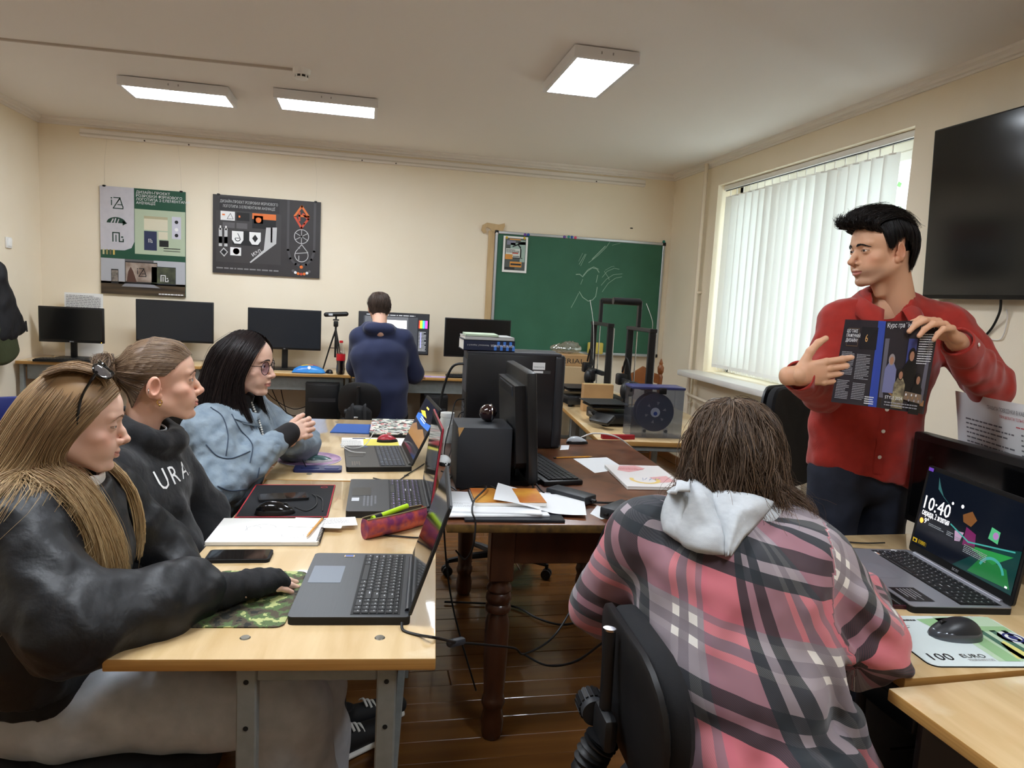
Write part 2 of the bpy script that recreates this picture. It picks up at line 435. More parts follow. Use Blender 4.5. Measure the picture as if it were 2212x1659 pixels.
NS = 19; sp = (5.66-3.67)/NS; zb, zt = .965, 2.405
for i in range(NS):
    yc = 5.66-sp*(i+.5)
    a = math.radians((10, 14, 8, 10, 8, 12, 26, 28, 27, 29, 27, 28, 26, 10, 8, 9, 11, 9, 8)[i])
    R = rotm(0, 0, a); w = .119; b = MB()
    bow = .002
    V = []
    for z in (zb, zt):
        for j in range(7):
            u = j/6-.5; V.append(R @ Vector((bow*(1-4*u*u), u*w, 0))+Vector((0, yc, z)))
    for z in (zb, zt):
        for j in range(7):
            u = j/6-.5; V.append(R @ Vector((bow*(1-4*u*u)+.0012, u*w, 0))+Vector((0, yc, z)))
    Fs = [(j, j+1, 8+j, 7+j) for j in range(6)]
    so = b.add(V, Fs, slatm).build('slat', bl)
    h = MB().box((0, yc, zt+.028), (.005, .006, .056), whitem).box((0, yc, zt-.004), (.006, .05, .010), whitem, R=R)
    h.build('hanger', so)
    MB().rbox((0, 0, 0), (.004, .10, .03), .001, whitem, seg=1).build('weight', so, loc=(0, yc, zb+.016), rot=(0, 0, a))
    if i < NS-1:
        for sx in (-1, 1):
            MB().tube(wire([(sx*.012, yc-.03, zb+.012), (sx*.012, yc-sp/2, zb-.018), (sx*.012, yc-sp+.03, zb+.012)], 4), .0012, whitem, 4).build('bead_chain', so)

# tree seen past the blind's edge
tr = thing('tree', 'green leafy tree outside behind the blind edge', 'tree', (6.6, 5.3, -3))
MB().tube([(0, 0, 0), (.1, .05, 3), (.0, .2, 6)], [.2, .15, .08], M('bark', (82, 66, 50), .9), 10).build('trunk', tr)
b = MB(); lm = [M('leaf_%d' % i, c, .6) for i, c in enumerate(((74, 128, 58), (112, 160, 74), (58, 104, 56)))]
for i in range(1600):
    p = Vector((random.gauss(0, 1.1), random.gauss(0, 1.5), 5+random.gauss(0, 1.3))); R = rotm(random.random()*6, random.random()*6, random.random()*6); s_ = .055
    b.add([(-s_, 0, 0), (0, -s_*.6, 0), (s_, 0, 0), (0, s_*.6, .02)], [(0, 1, 2, 3)], lm[i % 3], R, p)
tag(b.build('foliage', tr, smooth=None), kind='stuff')

# radiator, heating pipe
rd = thing('radiator', 'white ribbed radiator under the window sill', 'radiator', (2.74, 4.6, 0))
rm = M('radiator_white', (228, 226, 220), .4)
for i in range(14):
    y = -.55+i*.085
    MB().rbox((0, y, .5), (.11, .062, .52), .028, rm, seg=3).build('fin', rd)
MB().tube([(0, -.6, .7), (0, .62, .7)], .022, rm, 12).tube([(0, -.6, .28), (0, .62, .28)], .022, rm, 12).build('connecting_pipe', rd)
pp = MB().tube([(2.83, 5.86, 0), (2.83, 5.86, 2.7)], .017, M('pipe_paint', (228, 214, 192), .5), 16)
pp.tube(wire([(2.83, 5.86, .7), (2.80, 5.75, .7), (2.745, 5.3, .7), (2.74, 5.2, .7)], 5), .014, MATS['pipe_paint'], 12)
for z in (.62, 1.6): pp.rbox((2.85, 5.86, z), (.05, .045, .02), .004, MATS['pipe_paint'])
tag(pp.build('heating_pipe'), 'cream painted vertical heating pipe beside the window', 'pipe')

# long rail on the back wall
rl = thing('picture_rail', 'long white rail fixed high along the back wall', 'rail', (0, YB, 0))
p0 = at(172, 287, y=6.57); p1 = at(1395, 385, y=6.57); zr = 2.615; L = p1.x-p0.x
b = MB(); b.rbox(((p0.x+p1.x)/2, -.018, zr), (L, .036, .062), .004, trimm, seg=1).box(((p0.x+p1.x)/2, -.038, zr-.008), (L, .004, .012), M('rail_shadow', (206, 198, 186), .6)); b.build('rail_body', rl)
for fr in (.1, .17, .46, .52, .9):
    MB().cyl((p0.x+L*fr, -.034, zr-.024), (p0.x+L*fr, -.042, zr-.024), .006, M('dark_screw', (60, 52, 46), .5), n=8).build('screw', rl)

# ceiling panels (three in view, three more added out of view to light the foreground)
lampm = M('lamp_diffuser', (238, 246, 255), .4, emit=LAMP_EMIT)
framem = M('lamp_frame', (226, 226, 228), .4)
def ceiling_lamp(x, y, sx, sy, label):
    t = thing('ceiling_lamp', label, 'ceiling light', (x, y, ZC), group='ceiling light panels')
    b = MB(); h = .055; fw = .022
    for s_ in (-1, 1):
        b.box((s_*(sx/2-fw/2), 0, -h/2-.006), (fw, sy, h), framem); b.box((0, s_*(sy/2-fw/2), -h/2-.006), (sx-2*fw, fw, h), framem)
    b.box((0, 0, -.02), (sx-.03, sy-.03, .02), framem)
    b.build('frame', t)
    MB().box((0, 0, -h+.002), (sx-2*fw, sy-2*fw, .004), lampm).build('diffuser', t)
    for k in (-.03, .03): MB().box((k, -sy/2-.001, -.03), (.006, .004, .012), M('lamp_clip', (150, 150, 150), .5)).build('clip', t)
    MB().cyl((sx*.2, 0, -.012), (sx*.2, 0, 0), .03, framem, n=12).build('ceiling_mount', t)
ceiling_lamp(-1.25, 5.225, .66, .33, 'oblong ceiling light panel, left of the two above the posters')
ceiling_lamp(-.30, 5.13, .66, .33, 'oblong ceiling light panel right of its twin, near the smoke detector')
ceiling_lamp(1.135, 3.88, .34, .66, 'ceiling light panel set lengthwise, alone towards the window')
ceiling_lamp(-1.25, 1.7, .66, .33, 'added ceiling light panel above the seated girls, beyond the top of the photograph')
ceiling_lamp(-.30, 1.7, .66, .33, 'added ceiling light panel above the left tables, beyond the top of the photograph')
ceiling_lamp(1.135, .5, .34, .66, 'added ceiling light panel above the right desk, beyond the top of the photograph')

# smoke detector and conduit
dp = at(652, 150, z=ZC)
t = thing('smoke_detector', 'round white smoke detector on the ceiling at the conduit end', 'smoke detector', (dp.x, dp.y, ZC))
MB().lathe([(0, 0), (.052, 0), (.052, -.012), (.046, -.03), (.038, -.034)], whitem, n=28).build('base', t)
MB().lathe([(.036, -.033), (.036, -.048), (.0, -.048)], M('detector_dark', (40, 36, 34), .6), n=28).build('sensor_chamber', t)
b = MB().lathe([(.0, -.046), (.038, -.047), (.034, -.056), (.02, -.06), (0, -.06)], whitem, n=28)
for k in range(8): a = k*PI/4; b.box((.037*math.cos(a), .037*math.sin(a), -.04), (.008, .008, .018), whitem, R=rotm(0, 0, a))
b.build('cover', t)
c0 = at(0, 82, z=ZC); dv = (c0-dp); c1 = dp+dv*1.45
b = MB(); mid = (dp+dv.normalized()*.05+c1)/2; b.box((mid.x, mid.y, ZC-.006), ((c1-dp).length-.05, .016, .012), M('conduit', (190, 180, 170), .6), R=rotm(0, 0, math.atan2(dv.y, dv.x)))
tag(b.build('cable_conduit'), 'thin plastic cable conduit running across the ceiling', 'conduit')

# light switch on the left wall
p = at(16, 524, x=XL)
t = thing('light_switch', 'white light switch on the left wall', 'light switch', p)
MB().rbox((.008, 0, 0), (.016, .082, .082), .006, whitem).build('plate', t); MB().rbox((.018, 0, 0), (.008, .055, .055), .003, M('switch_rocker', (244, 244, 242), .3), R=rotm(0, .06, 0)).build('rocker', t)

# ------------------------------------------------------------------ television
t = thing('television', 'large black wall-mounted television beside the window', 'television', (2.795, 2.46, 1.985), rot=(0, math.radians(-3), 0))
blk = M('black_plastic', (16, 16, 17), .42); gl = M('screen_off', (9, 9, 10), .13, spec=.6)
b = MB().rbox((0, 0, 0), (.045, 1.47, .835), .006, blk); b.build('housing', t)
MB().box((-.0235, 0, .006), (.002, 1.45, .806), gl).build('screen', t)
MB().rbox((.036, 0, 0), (.03, .5, .3), .01, M('bracket', (30, 30, 30), .6)).build('wall_bracket', t)
cable('television_cable', 'black cable hanging below the television', [at(2162, 640, x=2.83), at(2160, 672, x=2.84), at(2145, 705, x=2.862), at(2128, 726, x=2.866)], .0055, blk)
cable('wall_cable', 'thin white cable on the wall beneath the television', [at(2174, 668, x=2.868), at(2176, 690, x=2.868), at(2162, 732, x=2.868), at(2130, 730, x=2.868)], .003, trimm)

# ------------------------------------------------------------------ chalkboard and what hangs round it
yb = YB-.03
def bpx(cx, cy): p = at(1020+cx*.217, 460+cy*.217, y=yb-.01); return (p.x, p.z)
x0, x1, z0, z1 = 1.15, 2.80, .975, 2.06
t = thing('chalkboard', 'green chalkboard in aluminium frame with faint chalk drawing', 'chalkboard', ((x0+x1)/2, YB, (z0+z1)/2))
W_, H_ = x1-x0, z1-z0
gm = M('chalkboard_green', (40, 92, 68), .55, noise_=(4, (50, 104, 80), .35))
MB().box((0, -.015, 0), (W_, .016, H_), gm).build('board', t)
alu = M('aluminium', (190, 194, 198), .35, .7)
for n_, c_, d_ in (('top_rail', (0, -.02, H_/2), (W_+.02, .03, .025)), ('bottom_rail', (0, -.02, -H_/2), (W_+.02, .03, .025)), ('side_rail', (-W_/2, -.02, 0), (.025, .03, H_)), ('side_rail', (W_/2, -.02, 0), (.025, .03, H_))):
    MB().rbox(c_, d_, .004, alu, seg=1).build(n_, t)
MB().rbox((.0, -.055, -H_/2-.004), (W_*.96, .07, .012), .004, alu, seg=1).build('chalk_tray', t)
for sx in (-1, 1):
    for sz in (-1, 1): MB().rbox((sx*W_/2, -.02, sz*H_/2), (.036, .036, .036), .008, blk).build('corner_cap', t)
pr = Print((-(x0+x1)/2, -.0235, -(z0+z1)/2), (1, 0, 0), (0, 0, 1)); ck = M('chalk', (150, 178, 160), .9)
for S, w in (([(1040, 612), (1075, 610), (1105, 635), (1150, 580), (1200, 545), (1245, 555), (1268, 590)], .008), ([(1110, 620), (1160, 560), (1215, 535), (1265, 560)], .004), ([(1255, 620), (1240, 690)], .006), ([(1105, 660), (1085, 710)], .004),
             ([(1072, 785), (1105, 840), (1160, 878), (1205, 865), (1235, 830), (1250, 740)], .007), ([(1065, 800), (1030, 870), (990, 942)], .005), ([(1290, 720), (1340, 660), (1410, 615), (1500, 605)], .004), ([(1300, 785), (1360, 700), (1430, 650), (1495, 635)], .004),
             ([(1300, 640), (1350, 580), (1420, 550), (1470, 560)], .004), ([(1320, 580), (1360, 640), (1370, 665)], .004), ([(1330, 570), (1390, 535), (1420, 530)], .003), ([(1165, 495), (1260, 420), (1340, 340), (1375, 290)], .005), ([(1200, 460), (1330, 330)], .008), ([(1070, 510), (1130, 410)], .005), ([(1085, 525), (1140, 410)], .004), ([(1065, 480), (1105, 400)], .003), ([(1400, 320), (1480, 300)], .003)):
    pr.line([bpx(*s_) for s_ in S], w, ck)
pr.build('chalk_drawing', t)
# flyer on the board
t = thing('flyer', 'small flyer in grey, white and orange pinned to the chalkboard', 'flyer', (0, yb-.008, 0))
A, B_, C_, D_ = bpx(312, 228), bpx(557, 240), bpx(540, 600), bpx(298, 585)
fx0, fx1, fz0, fz1 = (A[0]+D_[0])/2, (B_[0]+C_[0])/2, (C_[1]+D_[1])/2, (A[1]+B_[1])/2
MB().box(((fx0+fx1)/2, 0, (fz0+fz1)/2), (fx1-fx0, .001, fz1-fz0), M('paper', (238, 238, 236), .7)).build('sheet', t)
pr = Print((fx0, -.001, fz0), (1, 0, 0), (0, 0, 1)); w, h = fx1-fx0, fz1-fz0
ca, cb, cc, cd = M('ink_grey', (86, 92, 90), .6), M('ink_mint', (160, 184, 174), .6), M('ink_orange', (214, 148, 70), .6), M('ink_dark', (42, 44, 46), .6)
pr.rect(.08*w, .06*h, .92*w, .95*h, ca).up().rect(.12*w, .42*h, .75*w, .66*h, M('ink_pale', (214, 220, 214), .6)).rect(.3*w, .66*h, .72*w, .82*h, cb).rect(.7*w, .3*h, .9*w, .9*h, cb).rect(.15*w, .76*h, .5*w, .88*h, M('ink_lav', (130, 132, 150), .6)).rect(.6*w, .78*h, .9*w, .86*h, cd)
pr.up().rect(.1*w, .36*h, .4*w, .5*h, cc).rect(.3*w, .15*h, .78*w, .3*h, cc).rect(.38*w, .52*h, .62*w, .56*h, M('ink_red', (190, 70, 50), .6)).rect(.25*w, .9*h, .7*w, .93*h, cc).rect(.1*w, .08*h, .5*w, .14*h, cd).up().rect(.33*w, .2*h, .76*w, .25*h, cd).scrib(.14*w, .54*h, .66*w, .64*h, 3, ca).scrib(.42*w, .38*h, .8*w, .47*h, 2, cd).line([(.4*w, .72*h), (.6*w, .78*h), (.7*w, .7*h)], .012, cd)
pr.build('print', t)
mg = [('yellow', (214, 178, 40)), ('violet', (110, 70, 160)), ('blue', (40, 80, 170)), ('teal', (36, 130, 120)), ('pink', (214, 70, 110)), ('white', (230, 230, 230))]
for cx, cy, ci, where in ((345, 245, 0, 'on the left corner of the flyer'), (522, 252, 0, 'on the right corner of the flyer'), (528, 216, 1, 'just above the flyer'), (560, 217, 2, 'just above the right edge of the flyer'), (920, 238, 1, 'first of four mid top rail'), (963, 238, 3, 'second of four mid top rail'), (995, 241, 2, 'third of four mid top rail'), (1030, 246, 4, 'last of four mid top rail'), (1912, 286, 3, 'in the right top corner'), (247, 206, 5, 'in the left top corner')):
    p = bpx(cx, cy); c = mg[ci]
    tag(MB().lathe([(0, 0), (.014, 0), (.0145, .006), (.011, .013), (.004, .016), (0, .016)], M('magnet_'+c[0], c[1], .3), (p[0], yb+.002, p[1]), 14, R=rotm(PI/2, 0, 0)).build('magnet'), 'round %s magnet on the chalkboard, %s' % (c[0], where), 'magnet', 'chalkboard magnets')
# sponge on the tray
p = bpx(1208, 1350)
tag(MB().rbox((p[0], yb-.06, 1.03), (.15, .05, .11), .012, M('sponge', (206, 186, 92), .95, bump=(120, .6, .004))).build('sponge'), 'yellow sponge standing on the chalk tray', 'sponge')
# wooden board ruler with hook handle
t = thing('board_ruler', 'long wooden board ruler with curved handle hanging beside the chalkboard', 'ruler', (1.105, YB-.012, 0))
wm = M('ruler_wood', (206, 178, 134), .55, noise_=(14, (186, 156, 112), .3), stretch=(3, 3, .3))
MB().rbox((0, 0, 1.5), (.06, .014, 1.14), .002, wm, seg=1).build('ruler_blade', t)
hd = [(-.10, 0), (-.09, .045), (-.05, .07), (0, .065), (.06, .06), (.115, .075), (.12, .05), (.10, .0), (.05, -.012), (0, -.005), (-.02, .02), (-.05, .03), (-.062, .01), (-.05, -.02), (-.075, -.03)]
MB().prism(hd, -.007, .007, wm, R=rotm(PI/2, 0, 0), c=(.0, -.006, 2.07)).build('handle', t)
tag(MB().ell((at(1364, 493, y=YB).x, YB-.002, at(1364, 493, y=YB).z), (.016, .004, .006), M('wall_plug', (46, 40, 36), .6)).build('wall_plug'), 'small dark plug in the wall above the chalkboard', 'wall plug')

# ------------------------------------------------------------------ posters
def wpx(cx, cy): p = at(cx*.33454, 360+cy*.33454, y=YB-.025); return (p.x, p.z)
def poster(label, corners, base):
    A, B_, C_, D_ = [wpx(*c) for c in corners]
    x0, x1, z0, z1 = (A[0]+D_[0])/2, (B_[0]+C_[0])/2, (C_[1]+D_[1])/2, (A[1]+B_[1])/2
    t = thing('poster', label, 'poster', (0, YB-.014, 0))
    MB().box(((x0+x1)/2, .003, (z0+z1)/2), (x1-x0, .02, z1-z0), base).build('board', t)
    for fx in (.05, .95):
        x = x0+(x1-x0)*fx
        MB().rbox((x, -.002, z1), (.022, .028, .014), .003, blk, seg=1).build('clip', t)
        MB().tube(wire([(x, .008, z1), (x+.01*random.uniform(-1, 1), .008, z1+.2), (x+.03*random.uniform(-1, 1), .008, 2.6)], 6), .0007, M('fishing_line', (200, 190, 172), .3), 4).build('hanging_string', t)
    return t, x0, x1, z0, z1
white = M('ink_white', (232, 232, 232), .6); ink = M('ink_black', (26, 26, 28), .6)
grn = M('poster_green', (30, 78, 58), .5); sage = M('poster_sage', (176, 190, 164), .5); silver = M('poster_silver', (200, 198, 204), .5, noise_=(18, (188, 186, 194), .3))
t, x0, x1, z0, z1 = poster('tall green and grey logo design poster above the back desk', ((645, 122), (1196, 162), (1196, 843), (650, 818)), grn)
w, h = x1-x0, z1-z0
pr = Print((x0, -.0075, z0), (1, 0, 0), (0, 0, 1))
r_ = lambda a, b, c, d, m_: pr.rect(a*w, b*h, c*w, d*h, m_)
r_(.40, .39, 1, .81, sage); pr.up()
pr.poly([(0, h), (.395*w, h), (.395*w, .5*h), (.36*w, .44*h), (.28*w, .415*h), (0, .41*h)], silver)
r_(0, 0, 1, .335, M('poster_wall', (176, 178, 184), .5)); pr.up()
r_(.28, .12, .62, .335, M('poster_shade', (96, 94, 96), .5)); r_(0, 0, 1, .12, M('poster_wood', (92, 76, 56), .5, noise_=(6, (40, 32, 26), .2), stretch=(.4, 1, 6))); r_(.0, .10, 1, .118, M('poster_wood_lt', (176, 150, 116), .5)); pr.up()
dg = M('poster_dkgreen', (24, 60, 48), .5)
def logo_iza(u, v, s, m_):  # i-Z-A monogram
    pr.line([(u-.5*s, v-.2*s), (u-.5*s, v+.25*s)], .09*s, m_).circ(u-.5*s, v+.45*s, .07*s, m_)
    pr.line([(u-.3*s, v+.5*s), (u+.25*s, v+.5*s), (u-.35*s, v-.5*s), (u+.5*s, v-.5*s), (u+.5*s, v-.3*s)], .09*s, m_).line([(u-.02*s, v+.05*s), (u+.25*s, v+.45*s), (u+.48*s, v-.3*s)], .09*s, m_).line([(u+.05*s, v-.15*s), (u+.42*s, v-.15*s)], .08*s, m_)
def logo_pil(u, v, s, m_):
    pr.line([(u-.5*s, v-.45*s), (u-.5*s, v+.45*s), (u+.12*s, v+.45*s), (u+.12*s, v-.45*s), (u+.5*s, v-.45*s), (u+.5*s, v-.2*s)], .12*s, m_).line([(u-.2*s, v-.45*s), (u-.2*s, v+.2*s)], .1*s, m_).rect(u+.3*s, v-.05*s, u+.5*s, v+.1*s, m_)
pr.up(); logo_iza(.2*w, .85*h, .11*w*1.2, dg); logo_pil(.205*w, .535*h, .1*w*1.2, dg)
arc = [(.075+.125*1.0*(1-math.cos(a))*.9, .665+.055*math.sin(a)) for a in np.linspace(0, PI, 12)]
pr.poly([(a*w, b*h) for a, b in arc], dg).poly([(.26*w, .69*h), (.315*w, .67*h), (.26*w, .645*h)], dg); pr.up().line([(.13*w, .67*h), (.15*w, .7*h)], .01, silver).line([(.165*w, .668*h), (.18*w, .705*h)], .01, silver).line([(.2*w, .668*h), (.215*w, .7*h)], .008, silver)
for i, tx in enumerate(('ДИЗАЙН-ПРОЄКТ', 'РОЗРОБКИ ФІРМОВОГО', 'ЛОГОТИПА З ЕЛЕМЕНТАМИ', 'АНІМАЦІЇ')): pr.text(tx, .42*w, (.955-.033*i)*h, .03, white, 'L')
cream = M('ink_cream', (214, 208, 184), .6); navy = M('ink_navy', (42, 50, 82), .6)
r_(.51, .62, .79, .75, cream); r_(.51, .43, .66, .61, navy); r_(.68, .54, .79, .61, cream); r_(.69, .47, .80, .53, ink); r_(.84, .55, .95, .76, M('ink_lilac', (196, 196, 208), .6)); pr.up()
r_(.51, .725, .79, .75, M('ink_beige', (176, 168, 136), .6)); pr.circ(.895*w, .71*h, .022*w, ink).circ(.895*w, .64*h, .022*w, white).circ(.895*w, .585*h, .022*w, ink); logo_pil(.585*w, .52*h, .03, white); r_(.74, .46, .94, .452, ink); r_(.74, .435, .94, .43, ink)
for i, c in enumerate(((196, 190, 150), (150, 140, 90), (110, 100, 70), (206, 180, 100))): pr.line([((.035+.04*i)*w, .41*h), ((.035+.04*i)*w, .375*h)], .014, M('swatch%d' % i, c, .6))
r_(.12, .10, .205, .235, ink); r_(.285, .11, .665, .315, ink); r_(.59, .11, .885, .28, M('ink_darkblue', (30, 32, 44), .6)); pr.up()
r_(.29, .125, .66, .305, M('photo_warm', (176, 162, 150), .6, noise_=(12, (110, 88, 74), .2))); r_(.595, .12, .88, .275, M('photo_dark', (40, 42, 40), .6, noise_=(14, (90, 96, 70), .2))); r_(.125, .12, .2, .225, M('photo_phone', (60, 54, 50), .6, noise_=(30, (150, 140, 130), .2)))
pr.up().poly([(.3*w, .12*h), (.32*w, .22*h), (.35*w, .265*h), (.38*w, .22*h), (.42*w, .12*h)], M('ink_brown', (84, 56, 46), .6)); pr.poly([(.24*w, .075*h), (.70*w, .075*h), (.62*w, .105*h), (.28*w, .105*h)], M('ink_steel', (140, 140, 146), .5))
logo_iza(.48*w, .215*h, .1*w, ink); logo_pil(.75*w, .17*h, .085*w, white)
pr.scrib(.68*w, .010*h, .98*w, .028*h, 1, white, .6, 5)
pr.build('print', t)

dk = M('poster_black', (48, 45, 46), .5, noise_=(8, (56, 53, 54), .35))
t, x0, x1, z0, z1 = poster('wide black logo design poster with orange emblem above the back desk', ((1372, 175), (2070, 230), (2064, 722), (1374, 682)), dk)
w, h = x1-x0, z1-z0
pr = Print((x0, -.0075, z0), (1, 0, 0), (0, 0, 1)); lg = M('ink_ltgrey', (190, 190, 190), .6); mgry = M('ink_midgrey', (92, 90, 92), .6); org = M('ink_vivid_orange', (226, 116, 48), .5); org2 = M('ink_redorange', (206, 76, 48), .5)
r_(.06, .81, .61, .97, M('poster_black2', (36, 34, 36), .5)); r_(.03, .145, .63, .80, M('poster_black3', (60, 57, 58), .5)); pr.up()
pr.text('ДИЗАЙН-ПРОЄКТ РОЗРОБКИ ФІРМОВОГО', .33*w, .905*h, .032, lg, 'C', width=.53*w).text('ЛОГОТИПА З ЕЛЕМЕНТАМИ АНІМАЦІЇ', .33*w, .845*h, .032, lg, 'C', width=.48*w)
r_(.07, .68, .20, .795, white); r_(.215, .685, .335, .79, ink); r_(.36, .72, .58, .795, org); r_(.36, .60, .58, .72, ink); r_(.375, .665, .46, .765, lg); r_(.09, .585, .20, .655, mgry); r_(.215, .585, .315, .655, mgry); r_(.18, .37, .43, .56, ink); pr.up()
for u in (.175, .335): pr.poly([((u+.0)*w, .55*h), ((u+.105)*w, .55*h), ((u+.105)*w, .44*h), ((u+.08)*w, .39*h), ((u+.025)*w, .39*h), (u*w, .44*h)], white)
pr.poly([(.49*w, .62*h), (.59*w, .63*h), (.585*w, .42*h), (.35*w, .15*h), (.34*w, .16*h), (.47*w, .33*h)], lg); pr.line([(.54*w, .68*h), (.54*w, .44*h)], .014, ink)
for u in (.07, .12): pr.line([(u*w, .36*h), (u*w, .56*h)], .026, lg).line([(u*w, .40*h), (u*w, .45*h)], .03, ink).line([(u*w, .56*h), (u*w, .60*h)], .012, white)
r_(.16, .235, .26, .34, white); pr.circ(.215*w, .29*h, .03*w, org); pr.poly([(.065*w, .27*h), (.10*w, .33*h), (.14*w, .275*h), (.105*w, .21*h)], lg)
pr.up(); r_(.085, .74, .11, .76, org); pr.line([(.13*w, .70*h), (.16*w, .77*h), (.185*w, .70*h), (.13*w, .70*h)], .004, mgry).circ(.418*w, .71*h, .026*w, org); r_(.235, .725, .25, .75, org)
pr.ring(.228*w, .455*h, .028*w, .008*w, ink, 16, 180, 360).line([(.205*w, .46*h), (.25*w, .46*h), (.228*w, .52*h)], .006*w, ink); pr.poly([(.36*w, .47*h), (.388*w, .52*h), (.415*w, .47*h), (.388*w, .42*h)], ink).poly([(.075*w, .27*h), (.10*w, .31*h), (.13*w, .275*h), (.105*w, .23*h)], ink); pr.text('ИЭЛ', .37*w, .235*h, .04, white, 'L', ang=.55)
# right column track and emblems
U = [(.695, .98), (.695, .35), (.72, .24), (.77, .17), (.82, .15), (.87, .17), (.92, .24), (.945, .35), (.945, .98)]
pr.line([(a*w, b*h) for a, b in U], .02, M('poster_track', (74, 72, 74), .5))
e = .07*w
pr.line([(.82*w-.9*e, .80*h), (.82*w, .80*h+1.35*e), (.82*w+.95*e, .80*h), (.82*w-.3*e, .80*h+.05*e)], .018, org).line([(.82*w-.9*e, .80*h-.15*e), (.82*w-.0*e, .80*h-1.6*e), (.82*w+.9*e, .80*h-.35*e), (.82*w+.2*e, .80*h+.3*e)], .018, org2).line([(.82*w-.3*e, .80*h+.5*e), (.82*w-.3*e, .80*h-.6*e)], .016, org2).circ(.82*w+.35*e, .80*h-1.0*e, .008, org2)
for a in range(0, 360, 60): pr.line([(.822*w, .535*h), (.822*w+e*math.cos(math.radians(a+30)), .535*h+e*math.sin(math.radians(a+30)))], .005, lg)
pr.ring(.822*w, .535*h, 1.02*e, .006, lg).circ(.822*w, .535*h, .01, M('ink_mid', (120, 120, 120), .5))
pr.ring(.825*w, .29*h, .95*e, .006, lg, 20, 150, 390).line([(.765*w, .31*h), (.885*w, .33*h), (.825*w, .43*h), (.77*w, .335*h)], .006, lg).line([(.80*w, .28*h), (.80*w, .23*h)], .006, lg).circ(.80*w, .385*h, .008, lg)
pr.up().circ(.825*w, .135*h, .014, org)
for i, c in enumerate((mgry, white, org, org2, org, white, mgry)): a = math.radians(-140+i*100/6); pr.circ(.825*w+.10*w*math.cos(a), .135*h+.08*w*math.sin(a)+.01, .012, c)
pr.scrib(.035*w, .050*h, .61*w, .080*h, 1, M('ink_dimgrey', (130, 128, 128), .6), .6, 6)
pr.build('print', t)
# ================================================================== tables and chairs
topm = bpy.data.materials.new('varnished_plywood'); topm.use_nodes = True; q = NT(topm); MATS['varnished_plywood'] = topm
tc = q.new('ShaderNodeTexCoord'); mp = q.new('ShaderNodeMapping'); mp.inputs['Scale'].default_value = (9, 1.2, 3); q.link(tc.outputs['Object'], mp.inputs[0])
n1 = q.new('ShaderNodeTexNoise'); n1.inputs['Scale'].default_value = 2.2; n1.inputs['Detail'].default_value = 8; n1.inputs['Distortion'].default_value = .6; q.link(mp.outputs[0], n1.inputs['Vector'])
rp = q.new('ShaderNodeValToRGB'); q.link(n1.outputs['Fac'], rp.inputs[0])
for e_, (p_, c_) in zip(rp.color_ramp.elements, ((.3, (200, 168, 118)), (.7, (222, 194, 148)))): e_.position = p_; e_.color = lin(c_)
n2 = q.new('ShaderNodeTexNoise'); n2.inputs['Scale'].default_value = 3.5; n2.inputs['Detail'].default_value = 9; q.link(tc.outputs['Object'], n2.inputs['Vector'])
r2 = q.new('ShaderNodeValToRGB'); r2.color_ramp.elements[0].position = .60; r2.color_ramp.elements[1].position = .66; q.link(n2.outputs['Fac'], r2.inputs[0])
mx = q.new('ShaderNodeMix', data_type='RGBA'); q.link(r2.outputs[0], mx.inputs[0]); q.link(rp.outputs[0], mx.inputs[6]); mx.inputs[7].default_value = lin((222, 202, 164)); q.link(mx.outputs[2], q.b.inputs['Base Color'])
q.b.inputs['Roughness'].default_value = .4; q.b.inputs['Coat Weight'].default_value = .85; q.b.inputs['Coat Roughness'].default_value = .045
n3 = q.new('ShaderNodeTexNoise'); n3.inputs['Scale'].default_value = 60; n3.inputs['Detail'].default_value = 6; q.link(mp.outputs[0], n3.inputs['Vector'])
bp = q.new('ShaderNodeBump'); bp.inputs['Strength'].default_value = .16; bp.inputs['Distance'].default_value = .0012; q.link(n3.outputs['Fac'], bp.inputs['Height']); q.link(bp.outputs[0], q.b.inputs['Normal'])
n4 = q.new('ShaderNodeTexNoise'); n4.inputs['Scale'].default_value = 38; n4.inputs['Detail'].default_value = 7; q.link(tc.outputs['Object'], n4.inputs['Vector']); b4 = q.new('ShaderNodeBump'); b4.inputs['Strength'].default_value = .12; b4.inputs['Distance'].default_value = .001; q.link(n4.outputs['Fac'], b4.inputs['Height']); q.link(b4.outputs[0], q.b.inputs['Coat Normal'])
edgem = M('plywood_edge', (196, 152, 86), .5, noise_=(10, (170, 122, 62), .3), stretch=(.5, .5, 30))
greym = M('grey_frame_paint', (136, 140, 138), .45, noise_=(30, (120, 124, 122), .3))
boltm = M('bolt_steel', (120, 114, 102), .35, .8)
